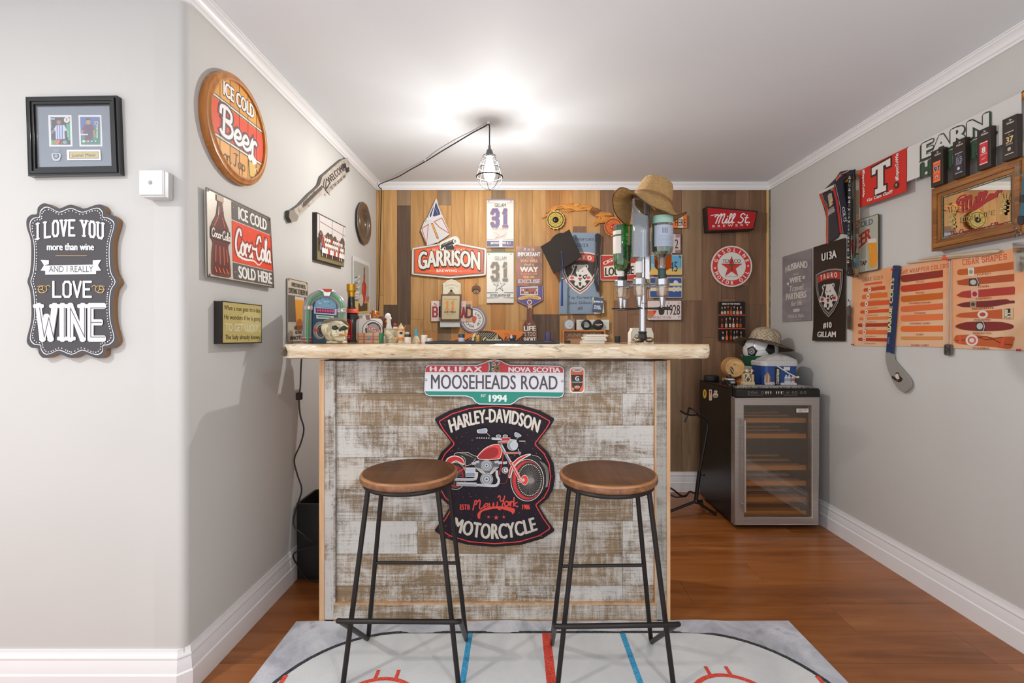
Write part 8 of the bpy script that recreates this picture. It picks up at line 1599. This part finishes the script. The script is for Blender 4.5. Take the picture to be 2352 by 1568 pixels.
sh = ((1065, 355, 305, 1605, 278, 332, '#b5571c', 0), (1065, 450, 392, 1608, 365, 465, '#a84820', 1), (1060, 565, 560, 1615, 485, 560, '#a8352a', 2), (1060, 662, 655, 1613, 610, 660, '#6f2424', 3), (1058, 765, 745, 1600, 690, 795, '#b8562c', 4), (1053, 860, 865, 1605, 830, 900, '#7a2824', 5))
for x0, yl, _, x1, yt, yb, c, k in sh:
    h = (yb-yt)/2*(.9 if k != 4 else 1); ym = (yt+yb)/2
    if k == 0: P = cr([(x0, yl), (x0+12, yl-28), (x0+50, yl-34)], 2)+[(x1, yt-28), (x1, yb-8), (x0+50, yl+24), (x0+10, yl+22)]
    elif k == 1: P = [(x0, yl-18), (x0+90, yl-38), (x1, yt), (x1, yb-30), (x0+90, yl+26), (x0+10, yl+18)]
    elif k == 2: P = cr([(x0, yl+6), (x0+60, yl-32), (x0+160, yl-44)], 3)+[(x1-8, yt), (x1, yt+10), (x1-2, yb), (x0+120, yl+30), (x0+40, yl+22)]
    elif k == 3: P = cr([(x0, yl), (x0+90, yl-28), (x0+300, yl-42), (x1-80, yt-4), (x1-50, yt+10)], 2)+[(x1, yt+8), (x1, yt+34)]+cr([(x1-60, yt+38), (x0+300, yl+20), (x0+60, yl+20)], 2)
    elif k == 4: P = cr([(x0, yl-5), (x0+40, yl-26)], 2)+[(x1, yt), (x1, yb), (x0+60, yl+14), (x0+8, yl+8)]
    else: P = cr([(x0, yl), (x0+100, yl-36), (x0+280, yl-40), (x1-120, yt-8), (x1-20, yt+14), (x1, ym-2), (x1-20, yb-14), (x1-140, yb+4), (x0+200, yb+6), (x0+60, yb-8)], 3, True)
    qp(A, P, c)
    bx_ = [1168, 1180, 1200, 1190, 1262, 1250][k]; bw = [60, 90, 70, 60, 100, 80][k]; yc = (yl+[-8, -5, -8, -8, -14, 2][k]); bh = [36, 36, 40, 30, 40, 44][k]
    if k in (4,): qc(A, bx_+bw/2, yc, bw/2, '#d6cfc8', bh-2, 18); qc(A, bx_+bw/2, yc, bw/3.4, '#b5402c', bh/2, 12); qp(A, [(1497, 696), (1602, 684), (1602, 792), (1498, 790)], '#c9b088'); qp(A, [(1518, 700), (1575, 694), (1575, 788), (1518, 786)], '#241c18'); qt(A, 'Nelson', [(1572, 780), (1572, 700), (1524, 704), (1524, 782)], '#d8ccb0', 'c', w=.12)
    elif k in (1, 5): qp(A, [(bx_, yc-bh), (bx_+bw, yc-bh), (bx_+bw+10, yc+bh), (bx_, yc+bh)], '#3a3434'); qc(A, bx_+bw*.45, yc, 30, '#b9b4b0', bh*.7, 14); ql(A, [(bx_+bw*.8, yc-bh), (bx_+bw, yc), (bx_+bw*.85, yc+bh)], .8, '#c9c4c0', smooth=3)
    else: qp(A, [(bx_, yc-bh), (bx_+bw, yc-bh-3), (bx_+bw, yc+bh), (bx_+4, yc+bh)], ['#d6cfc6', '', '#c9a8a0', '#9a8a72'][k]); qc(A, bx_+bw/2, yc, bw/3, ['#8a9a80', '', '#a8202a', '#4a3a34'][k], bh*.6, 12)
    nm = ['PAREJO', 'CHISEL', 'TORPEDO', 'PRESIDENTE', 'PYRAMID', 'PERFECTO'][k]; q1 = [(1255, 366, 1390, 352), (1262, 482, 1378, 472), (1240, 596, 1395, 584), (1205, 690, 1418, 680), (1228, 795, 1388, 792), (1220, 920, 1395, 920)][k]
    qt(A, nm, [(q1[0], q1[1]), (q1[2], q1[3]), (q1[2], q1[3]+16), (q1[0], q1[1]+18)], '#a8502c', 'b')
qp(A, cr([(1050, 960), (1100, 945), (1260, 945), (1420, 970), (1600, 960), (1605, 1010), (1575, 1075), (1440, 1060), (1250, 1045), (1060, 1020)], 3, True), '#b8582c'); ql(A, [(1060, 1000), (1200, 985), (1350, 960), (1480, 1020), (1590, 1040)], 1, '#5f2a14', smooth=3); ql(A, [(1270, 960), (1350, 990), (1500, 965)], .8, '#5f2a14', smooth=3)
qc(A, 1212, 995, 60, '#ddc9c2', 54, 22); qc(A, 1212, 995, 40, '#c25a4c', 36, 18); qc(A, 1212, 995, 24, '#ddc9c2', 22, 14); qp(A, [(1085, 950), (1110, 950), (1118, 1030), (1090, 1028)], '#d8523c'); qp(A, [(1500, 975), (1535, 978), (1510, 1060), (1478, 1050)], '#d8523c'); tx(A, 'CULEBRA', 1218, 1060, 1378, 1082, '#a8502c', 'b'); A.build('poster_print', t)
for i, (x, y) in enumerate(((75, 388), (82, 1035), (472, 1045), (1662, 1088), (992, 232), (466, 325))):
    X_1 = 1.8548 if i != 5 else 1.8395; p = Px(1940+x/4.126, 540+y/4.126, X_1-.002); t = thing('push_pin', ['dark red push pin at the top left corner of the cigar sizes poster', 'dark red push pin at the bottom left corner of the cigar sizes poster', 'dark red push pin at the bottom joint of the cigar sizes and colours posters', 'dark red push pin at the bottom right of the cigar shapes poster', 'pink push pin holding the medal chain above the posters', 'red push pin through the top of the blue mini hockey stick'][i], 'push pin', tuple(p), 'push pins on the right wall')
    b = MB(); b.lathe([(.0045, 0), (.0045, .0015), (.002, .003), (.0025, .008), (.0042, .009), (.0042, .0105), (.001, .011)], tuple(p), mat('#a8263c' if i != 4 else '#c8447a', .25), 12, M=Matrix.Rotation(-pi/2, 3, 'Y')); b.build('head', t)
# mini hockey stick
A = Art(('X', 1.842), [(1.842, 2.6, 1.5), (1.842, 2.1, 1.5), (1.842, 2.1, .9), (1.842, 2.6, .9)], (0, 0, 50, 60), c4r); t = thing('mini_hockey_stick', 'blue shafted mini hockey stick with grey blade, hung blade down over the posters', 'hockey stick', tuple(Px(2065, 760, 1.846)))
A.panel('shaft', t, A.pp((458, 292), (472, 287), (508, 290), (515, 298), (452, 1122), (392, 1112)), .009, mat('#24365a', .35), .001)
A.panel('blade', t, A.pp(*cr([(391.6, 1114), (452, 1124), (462, 1180), (520, 1250), (600, 1345), (628, 1410), (603, 1462), (556, 1486), (500, 1450), (440, 1350), (396, 1225)], 4, True)), .008, mat('#8f8b84', .5), .002)
qt(A, 'BARRIE COLTS', [(408, 920), (442, 405), (470, 405), (438, 920)], '#d0c483', 'h'); qt(A, 'OHL', [(404, 1030), (408, 960), (428, 960), (424, 1030)], '#7a8aa0', 'b')
qp(A, cr([(478, 1320), (492, 1300), (515, 1305), (522, 1330), (550, 1360), (530, 1390), (495, 1385), (450, 1350), (455, 1330), (475, 1345)], 3, True), '#2a2624'); qp(A, cr([(484, 1318), (505, 1312), (515, 1335), (520, 1360), (495, 1360), (480, 1340)], 3, True), '#cfc9c2'); qc(A, 500, 1370, 8, '#b5382c'); A.build('lettering', t)
# drumsticks
D_ = lambda x, y, X: tuple(Px(1940+x/4.126, 540+y/4.126, X)); DS = wood('maple', '#a8957c', '#c4b298', '#d2c2a8', 'y', 1, .45, False, .1)
for k, (pts, rs, lb) in enumerate((([(690, 228), (720, 226), (800, 215), (1180, 180), (1420, 153), (1455, 150), (1468, 149)], [.001, .0025, .0055, .0075, .008, .007, .003], 'pale wooden drumstick, upper of the pair above the cigar posters'), ([(586, 262), (600, 262), (640, 258), (950, 214), (1350, 175), (1400, 170)], [.002, .0045, .004, .0075, .0078, .003], 'pale wooden drumstick, lower of the pair above the cigar posters'))):
    t = thing('drumstick', lb, 'drumstick', D_(1000, 205, 1.846), 'pair of drumsticks'); b = MB(); b.tube([D_(x, y, 1.8435+.008*k*.9) for x, y in pts], .006, DS, 12, rs=rs); b.build('stick', t)
t = thing('orange_rubber_band', 'orange band wrapped round the pair of drumsticks', 'band', D_(958, 210, 1.84)); b = MB(); b.tube([D_(945, 212, 1.843), D_(970, 209, 1.843)], .0105, '#e0602c', 12); b.build('band', t)
# medal on chain
t = thing('chain_medal', 'small grey square pendant hanging on a long chain in front of the cigar posters', 'medal', D_(976, 1085, 1.846)); b = MB(); CHN = mat('#a09a92', .3, .8)
for a_, c_ in (((990, 240), (962, 1035)), ((996, 240), (978, 1035)), ((1000, 240), (1003, 1035)), ((1010, 240), (1012, 1035))): b.tube([D_(*a_, 1.852), D_(*c_, 1.85)], .0008, CHN, 5)
b.build('chain', t); A = Art(('X', 1.846), [(1.846, 2.2, 1.2), (1.846, 2.0, 1.2), (1.846, 2.0, .95), (1.846, 2.2, .95)], (0, 0, 20, 25), c4r); A.panel('pendant', t, A.pp(*rrect(940, 1032, 1012, 1138, 22, 4)), .008, mat('#77726c', .3, .6), .001)
for x in (955, 995): ql(A, [(x, 1050), (x, 1120)], .35, '#26221f')
ql(A, [(960, 1060), (990, 1085), (960, 1110)], .3, '#26221f'); A.build('engraving', t)
# long stick along the wall, towels, jersey
SZ = 2.052; SXr = 1.838
t = thing('long_hockey_stick', 'orange handled hockey stick hung level high on the right wall, carrying the towels', 'hockey stick', (SXr, 2.3, SZ)); YEL = wood('orange_varnish', '#b5691c', '#d88a30', '#e5a050', 'y', 1, .3, False, .1, .1, .5)
b = MB(); b.tube([(SXr, 1.55, SZ), (SXr, 2.72, SZ)], .0125, YEL, 14); b.build('shaft', t); b = MB(); b.tube([(SXr, 2.7203, SZ), (SXr, 2.95, SZ)], .009, '#d8d4cc', 10); b.build('white_end', t)
def towel(name, label, m, yl, yr, zt, zbl, zbr, amp, fr_, X=1.821):
    Wc = [(X, yl, zt), (X, yr, zt), (X, yr, zbr), (X, yl, zbl)]; dz = lambda u, v: amp*math.sin(fr_*u+.8*v)*v*1.2
    A, t = sign(name, label, 'towel', ('X', X), Wc, (0, 0, 100, 100), c5r, None, dz); A.plate('cloth', t, m, .003, 30, 12)
    b = MB(); vs = []; n1 = 24
    for i in range(n1+1):
        y = yl+(yr-yl)*i/n1
        for a in range(7): q_ = pi*a/6; vs.append((SXr-.0165*cos(q_), y, SZ+.0165*sin(q_)))
        vs.append((SXr+.0165, y, SZ-.12))
    b.add(vs, [(i*8+k, i*8+k+1, (i+1)*8+k+1, (i+1)*8+k) for i in range(n1) for k in range(7)], m); b.build('fold', t); A.lift = .0025; A.eps = .0001; return A, t
RT = mat('#c42a1c', .8)
pL, pR = Px(1975, 0, 1.823).y, Px(2082.5, 0, 1.823).y
A, t = towel('red_rally_towel', 'red rally towel with a large white T and Go Cats Go, over the stick', RT, pL, pR, 2.055, 1.862, 1.855, .0005, 7)
K1 = '#1d1614'
for c, o in ((K1, 2.2), ('#d8d2cc', 0)):
    A.poly([(30-o, 7-o*2), (70+o, 3-o*2), (70+o, 22+o*2), (62-o, 22+o*2), (60-o, 14+o*2), (55+o, 14.5+o*2), (55+o, 66-o*2), (61+o, 66-o*2), (61+o, 80+o*2), (37-o, 81+o*2), (37-o, 67-o*2), (43-o, 67-o*2), (43-o, 16+o*2), (39+o, 17+o*2), (38+o, 26+o*2), (30-o, 26+o*2)], c)
A.text('Go Cats Go!!!', 19, 84, 74, 92, '#dcd8d2', 'h', slant=.15, ol=None)
def vt(A, s_, x0, x1, y0, y1, m, up=True):   # vertical lettering
    f = (lambda u, v: (x1+(x0-x1)*v, y1+(y0-y1)*u)) if up else (lambda u, v: (x0+(x1-x0)*v, y0+(y1-y0)*u)); f.h = 5; A.text(s_, 0, 0, 1, 1, m, 'h', warp=f)
vt(A, '#ExpectToWin', 80, 86, 0, 66, '#dcd8d2'); vt(A, '#ExpectToWin', 9, 14, 0, 76, '#dcd8d2', False); A.disc(82, 77, 5, '#24201d', 24); A.text('MS', 80.2, 73, 84, 80, '#a8a49c', 'h'); A.build('towel_print', t)
pL, pR = Px(2084.5, 0, 1.823).y, Px(2346, 0, 1.823).y
A, t = towel('white_rally_towel', 'white rally towel with green EARN HISTORY lettering, behind the puck boxes', mat('#cfccc8', .85), pL, pR, 2.057, 1.90, 1.895, .0005, 8)
GRN = '#1f3a26'
A.text('EARN', 16, 10, 78, 54, GRN, 'o', slant=.0); A.text('EARN', 15, 12, 79, 56, GRN, 'o'); A.text('EARN', 16, 10, 78, 52, '#cfccc8', 'h')
A.line([(14, 58), (80, 58)], .8, GRN); A.text('HISTORY', 15, 66, 83, 106, GRN, 'o'); A.text('HISTORY', 16, 66, 82, 105, '#2c4a33', 'h'); A.build('towel_print', t)
# striped hockey jersey scarf
t = thing('team_scarf', 'navy and red striped team scarf draped over the left end of the long stick', 'scarf', (1.80, 2.72, 1.9))
NV, NV2 = mat('#2b2833', .85), mat('#1c1c2c', .85); J7 = lambda x, y, X: Px(1865+x/8.709, 380+y/8.709, X)
def cloth(nm, pts, X, m, th=.004):
    A = Art(('X', X), [(X, 3.1, 2.2), (X, 2.4, 2.2), (X, 2.4, 1.6), (X, 3.1, 1.6)], (0, 0, 70, 60), c7r); A.panel(nm, t, A.pp(*pts), th, m, .001); A.lift = .0005; return A
Ab = cloth('back_panel', [(145, 580), (190, 530), (330, 400), (480, 250), (560, 130), (700, 95), (740, 300), (700, 1000), (500, 1440), (300, 1568), (285, 1400), (290, 1050), (240, 850)], 1.848, mat('#3a3436', .85))
qp(Ab, [(148, 575), (185, 542), (235, 720), (290, 820), (322, 950), (318, 1568), (285, 1568), (295, 1060), (262, 850), (205, 740)], '#c23a26'); ql(Ab, [(196, 545), (245, 700), (300, 790), (325, 940), (322, 1560)], .25, '#c9b8a0')
qp(Ab, cr([(320, 600), (380, 550), (440, 600), (440, 720), (360, 830), (335, 720)], 3, True), '#a8a49c'); qp(Ab, [(360, 700), (410, 640), (430, 760), (370, 800)], '#d0bd6a'); qp(Ab, [(380, 740), (430, 700), (430, 770)], '#c23a26'); qc(Ab, 400, 450, 36, '#b9b0b0', 50); qp(Ab, [(330, 880), (450, 800), (460, 920), (320, 1010)], '#8f8686')
for y in (0, 34): ql(Ab, [(320, 1000-y), (390, 930-y), (460, 905-y)], .25, '#c9c2b8', smooth=3)
Ab.build('scarf_print', t)
Af = cloth('front_panel', [(465, 330), (500, 250), (600, 150), (740, 95), (850, 80), (840, 180), (730, 210), (620, 310), (640, 600), (690, 820), (720, 1380), (540, 1358), (480, 1000), (430, 760), (400, 560), (440, 420)], 1.812, NV2, .006)
qp(Af, [(420, 480), (450, 400), (490, 580), (530, 750), (560, 1000), (605, 1355), (560, 1355), (520, 1000), (480, 720)], '#b5241f'); ql(Af, [(470, 380), (520, 600), (570, 850), (590, 1100), (625, 1355)], .3, '#b9b0a8', smooth=3)
qp(Af, [(480, 290), (560, 190), (740, 110), (660, 160), (540, 250), (490, 320)], '#cf4a38'); ql(Af, [(480, 280), (560, 180), (740, 105)], .25, '#c9b8a0'); qt(Af, 'COLTS', [(655, 825), (700, 1125), (635, 1125), (605, 830)], '#cfccca', 'b'); Af.build('scarf_print', t)
b = MB(); b.tube([Px(1930, 398, 1.845), Px(1937, 402, 1.8)], .006, NV, 8); b.build('knot', t)
# lanyards near the scarf
t = thing('anchor_lanyard', 'black lanyard with white anchors pattern and bottle opener, hanging left of the tin sign', 'lanyard', tuple(Px(1953, 500, 1.80)))
XA_ = 1.795; A = Art(('X', XA_), [(XA_, 2.75, 2.1), (XA_, 2.5, 2.1), (XA_, 2.5, 1.3), (XA_, 2.75, 1.3)], (0, 0, 25, 80), c7r); A.panel('strap', t, A.pp((715, 180), (795, 185), (790, 900), (775, 1560), (772, 2020), (700, 2020), (705, 1500), (730, 900)), .002, '#1b1a18'); A.lift = .0004
for k in range(22):
    y = 240+k*80; x = 755-k*1.0; c = ['#d8d6ce', '#d8d6ce', '#6f8a80', '#cfcdc4', '#4f8a9a'][k % 5]
    if k % 3 == 0: ql(A, [(x, y-24), (x, y+20)], .3, c); ql(A, [(x-22, y+6), (x-14, y+22), (x, y+26), (x+14, y+22), (x+22, y+6)], .3, c, smooth=3); ql(A, [(x-12, y-14), (x+12, y-14)], .25, c)
    elif k % 3 == 1: A.ring(*A.px(x, y), .45, .25, c, 14)
    else: ql(A, [(x-24, y-22), (x, y+4), (x+22, y-20)], .35, c); ql(A, [(x-20, y+20), (x, y), (x+22, y+20)], .3, c)
A.build('strap_print', t)
A.crop = c3r; A.panel('clip', t, A.pp((487, 610), (503, 610), (503, 640), (487, 640)), .004, mat('#5a5650', .4, .5)); A.panel('opener', t, A.pp(*cr([(484, 632), (506, 632), (508, 690), (514, 712), (504, 734), (484, 736), (474, 718), (482, 695)], 3, True)), .006, mat('#2a2421', .35), .001); A.mb = MB(); A.disc(*A.px(494, 714), .5, '#6f6258', 16); A.build('hole', t)
t = thing('black_cord_loop', 'thin black cord loop and clear cover hanging in front of the dented tin sign', 'cord', tuple(Px(1962, 480, 1.80))); b = MB(); p7 = lambda x, y: Px(1865+x/8.709, 380+y/8.709, 1.80)
b.tube(cr([p7(800, 190), p7(845, 215), p7(850, 900), p7(855, 1568), p7(845, 1850), p7(835, 1568), p7(830, 900), p7(835, 230), p7(800, 200)], 3), .0022, '#1c1917', 6); b.build('cord', t)
A = Art(('X', 1.803), [(1.803, 2.75, 2.1), (1.803, 2.5, 2.1), (1.803, 2.5, 1.3), (1.803, 2.75, 1.3)], (0, 0, 25, 80), c7r); A.panel('clear_strip', t, A.pp((790, 195), (940, 190), (930, 2250), (800, 2250)), .0008, glass('#cfc8ba', .06))
t = thing('clear_key_tag', 'clear plastic key tag hanging on a pin left of the cigar sizes poster', 'key tag', tuple(Px(1949, 730, 1.84))); A = Art(('X', 1.84), [(1.84, 2.8, 1.5), (1.84, 2.6, 1.5), (1.84, 2.6, 1.1), (1.84, 2.8, 1.1)], (0, 0, 20, 40), c3r); A.panel('tag', t, A.pp((475, 940), (508, 940), (508, 1095), (480, 1092)), .002, glass('#c9c6c0', .15)); A.panel('tag', t, A.pp((478, 1000), (500, 1000), (498, 1090), (480, 1088)), .001, '#a8a5a0', d=-.003)
b = MB(); b.tube([Px(1780+x/2.904, 380+y/2.904, 1.841) for x, y in cr([(490, 890), (500, 915), (510, 950), (512, 975), (505, 985)], 3)], .0012, '#2a2624', 6); b.ball(Px(1949, 690, 1.845), .004, '#3a2c2a', 8); b.ball(Px(1951, 703, 1.84), .005, '#1f1c1b', 8); b.build('hook_cord', t)
# puck display boxes on the picture frame
ZPB = Px(2137, 434.4, 1.808).z
A, t = rw('beer_mirror', 'oak framed beer mirror with red script and gold hops, beneath the four puck boxes', 'mirror', 1.808, (2137, 434.4), (2349.5, 533.5), (2120, 380, 7.13))
c6m = A.crop; OAK = wood('oak_frame', '#5f3512', '#96602a', '#b57c3a', 'y', 1.6, .4, True, .1, .25, .2)
OAKZ = wood('oak_frame_upright', '#5f3512', '#96602a', '#b57c3a', 'z', 1.6, .4, True, .1, .25, .2)
aw = 11.5; ah = aw*A.sx/A.sy
for nm, P, m in (('top', [(0, 0), (100, 0), (100-aw, ah), (aw, ah)], OAK), ('bottom', [(0, 100), (100, 100), (100-aw, 100-ah), (aw, 100-ah)], OAK), ('left', [(0, 0), (aw, ah), (aw, 100-ah), (0, 100)], OAKZ), ('right', [(100, 0), (100-aw, ah), (100-aw, 100-ah), (100, 100)], OAKZ)):
    A.panel('frame_rail', t, P, .05, m, .001, d=-.006)
o1 = 3; o1y = o1*A.sx/A.sy; i1 = 7.5; i1y = i1*A.sx/A.sy
A.panel('frame_bead', t, [(o1, o1y), (100-o1, o1y), (100-o1, 100-o1y), (o1, 100-o1y)], .006, OAK, .002, d=0, holes=[[(i1, i1y), (100-i1, i1y), (100-i1, 100-i1y), (i1, 100-i1y)]])
MIR = NT('mirror_glass'); MIR.b.inputs['Base Color'].default_value = lin('#d6d2ca'); MIR.rough(.02); MIR.b.inputs['Metallic'].default_value = 1; MIR = MIR.m
A.panel('mirror_glass', t, [(aw, ah), (100-aw, ah), (100-aw, 100-ah), (aw, 100-ah)], .003, MIR, d=-.012); A.lift = -.0115; A.eps = .0001
GLT = NT('gold_glitter'); GLT.col(GLT.ramp(GLT.noise((300, 300, 300), 1, 2), [(.45, '#8a7a4a'), (.6, '#e6dcb0')])); GLT.rough(.25); GLT.b.inputs['Metallic'].default_value = .6; GLT = GLT.m
def fr_rect(i, w_, m): iy = i*A.sx/A.sy; wy = w_*A.sx/A.sy; A.poly([(i, iy), (100-i, iy), (100-i, 100-iy), (i, 100-iy)], m, [[(i+w_, iy+wy), (100-i-w_, iy+wy), (100-i-w_, 100-iy-wy), (i+w_, 100-iy-wy)]])
fr_rect(aw, 1.1, GLT); fr_rect(aw+1.5, .9, '#1c3a2a')
MR_ = '#9a1a1f'; qt(A, 'Miller', [(500, 560), (1215, 360), (1215, 480), (560, 770)], MR_, 'c', w=.17, slant=.1); qp(A, [(540, 805), (880, 640), (1205, 490), (1000, 600), (830, 720), (640, 768)], MR_)
ql(A, [(640, 480), (560, 510), (505, 590), (540, 650), (620, 650)], 1.4, MR_, smooth=4)
qt(A, 'HIGH LIFE', [(565, 860), (1130, 730), (1130, 800), (565, 935)], '#a0894c', 'k', serif=True, w=.16); qt(A, 'The Champagne of Beers', [(388, 1085), (1335, 890), (1335, 960), (388, 1160)], MR_, 'c', w=.11, slant=.1)
for cx2, cy2, sg in ((430, 880, 1), (1300, 660, -1)):
    for k in range(14): qc(A, cx2+sg*(30*math.sin(k*1.7)+k*1.5), cy2+(k-5)*17, 26, '#a0894c' if k % 2 else '#c2ab68', 20, 10)
    for dx in (-70, -20, 40, 90):
        for j in range(6): qc(A, cx2+dx*(.4+j*.12), cy2-60-j*26, 8, '#b59a58', 12, 8)
A.build('mirror_print', t)
def pbox(px0_, px1_, lbl, fn):
    X = 1.797; Ya, Yb2 = Px(px0_, 0, X).y, Px(px1_, 0, X).y; z0, z1 = ZPB+.0006, ZPB+.158
    t = thing('puck_display_box', lbl, 'box', (X+.012, (Ya+Yb2)/2, z0), 'black puck boxes on the mirror frame'); b = MB(); b.box((X, Yb2, z0), (X+.021, Ya, z1), mat('#2a1f18', .35)); b.build('carton', t, bevel=.0008)
    A = Art(('X', X-.0002), [(X-.0002, Ya, z1), (X-.0002, Yb2, z1), (X-.0002, Yb2, z0), (X-.0002, Ya, z0)], (0, 0, 100, 250), c8r); A.lift = .0003; A.text('Tim', 46, 14, 66, 24, '#d8d4ce', 'c', w=.15, slant=.2); A.text('Hortons', 30, 28, 80, 40, '#d8d4ce', 'c', w=.15, slant=.2); A.disc(80, 36, 2.5, '#d8d4ce', 10); fn(A); A.build('carton_print', t)
def pb(bgc, num, nc, oc, lines, emb, name):
    def f(A):
        A.rect(20, 82, 80, 222, bgc)
        for y in (88, 216): A.rect(20, y-2.5, 80, y+2.5, lines)
        A.disc(50, 104, 6, '#8f8a86', 6); A.disc(50, 104, 3, '#2c2826', 6); A.text(num, 26 if len(num) > 1 else 38, 116, 76 if len(num) > 1 else 64, 150, nc, 'h', ol=oc); A.text(name, 28, 155, 74, 163, lines, 'b'); emb(A)
    return f
pbox(2138.4, 2166, 'black puck box with orange panel and number 97, far left on the mirror frame', pb('#e05a26', '97', '#1d1715', '#d8d2cc', '#e8a070', lambda A: (A.disc(50, 188, 10, '#c9c4c4', 20), A.disc(50, 191, 6, '#3a4a6a', 16)), 'MCDAVID'))
pbox(2188, 2217, 'black puck box with navy panel and number 16, second on the mirror frame', pb('#2a2838', '16', '#2a2838', '#c4c4d0', '#a8a8b4', lambda A: A.poly(starp(50, 188, 13, 7, 7), '#d8d8dc'), 'MARNER'))
pbox(2244, 2275.7, 'black puck box with red panel and number 8, third on the mirror frame', pb('#c81e2a', '8', '#ded8d4', None, '#ded8d4', lambda A: (A.line([(34, 190), (50, 184), (66, 178)], 2, '#e8c4c0', smooth=3), A.line([(40, 192), (58, 188)], 2, '#e8c4c0')), 'OVECHKIN'))
pbox(2302, 2336, 'black puck box with number 37 in cream, far right on the mirror frame', pb('#1d1511', '37', '#d8b878', None, '#c9b8a0', lambda A: (A.disc(50, 188, 12, '#d8d0c0', 20), A.disc(50, 188, 9, '#1d1511', 20), A.text('B', 45, 182, 55, 194, '#d8d0c0', 'h')), 'BERGERON'))
# hanging things at the frame edge
t = thing('teal_lanyard', 'teal lanyard with keys hanging at the right edge of the oak mirror', 'lanyard', tuple(Px(2346, 450, 1.78))); b = MB(); p6 = lambda x, y, X=1.785: Px(2120+x/7.13, 380+y/7.13, X)
b.tube(cr([p6(1600, 0), p6(1560, 50), p6(1550, 110), p6(1590, 150), p6(1650, 170)], 4), .0016, mat('#3f7f90', .5), 6); b.build('cord', t)
A = Art(('X', 1.79), [(1.79, 1.9, 2.0), (1.79, 1.6, 2.0), (1.79, 1.6, 1.4), (1.79, 1.9, 1.4)], (0, 0, 30, 60), (2120, 380, 7.13)); A.panel('strap', t, A.pp((1625, 200), (1665, 190), (1665, 830), (1580, 840), (1600, 600)), .002, '#1f5a70'); A.panel('buckle', t, A.pp((1600, 490), (1670, 480), (1665, 600), (1585, 600)), .006, '#15140f', .001, d=.003)
A.panel('clip', t, A.pp(*cr([(1560, 850), (1600, 820), (1650, 850), (1640, 950), (1590, 970), (1555, 930)], 3, True)), .005, '#1a1715', .001, d=.002); b = MB()
for x, y, r_ in ((1520, 1040, .0055), (1560, 1070, .006), (1590, 1120, .005), (1530, 1150, .005)): p = A.T(*A.px(x, y), .004); b.tube([(p.x, p.y+r_*cos(a), p.z+r_*sin(a)) for a in [2*pi*k/16 for k in range(16)]], .0013, mat('#6f6660', .2, .9), 5, True)
b.build('key_rings', t)
t = thing('badge_holder', 'clear plastic badge holder with a white ticket, over the cigar shapes poster', 'badge holder', tuple(Px(2340, 600, 1.80))); A = Art(('X', 1.80), [(1.80, 1.9, 1.6), (1.80, 1.6, 1.6), (1.80, 1.6, 1.2), (1.80, 1.9, 1.2)], (0, 0, 30, 40), c4r); A.panel('sleeve', t, A.pp((1590, 75), (1720, 60), (1720, 345), (1605, 360)), .001, glass('#d8d2cc', .12)); A.panel('ticket', t, A.pp((1618, 130), (1700, 115), (1700, 330), (1622, 345)), .0006, '#cfc9c6', d=-.002); A.lift = -.0015
qp(A, [(1625, 150), (1672, 142), (1672, 165), (1625, 175)], '#5a5a60'); qp(A, [(1652, 190), (1672, 188), (1672, 290), (1652, 292)], '#9a9698'); qp(A, [(1622, 270), (1650, 262), (1650, 335), (1624, 340)], '#d8805a'); A.build('ticket_print', t)
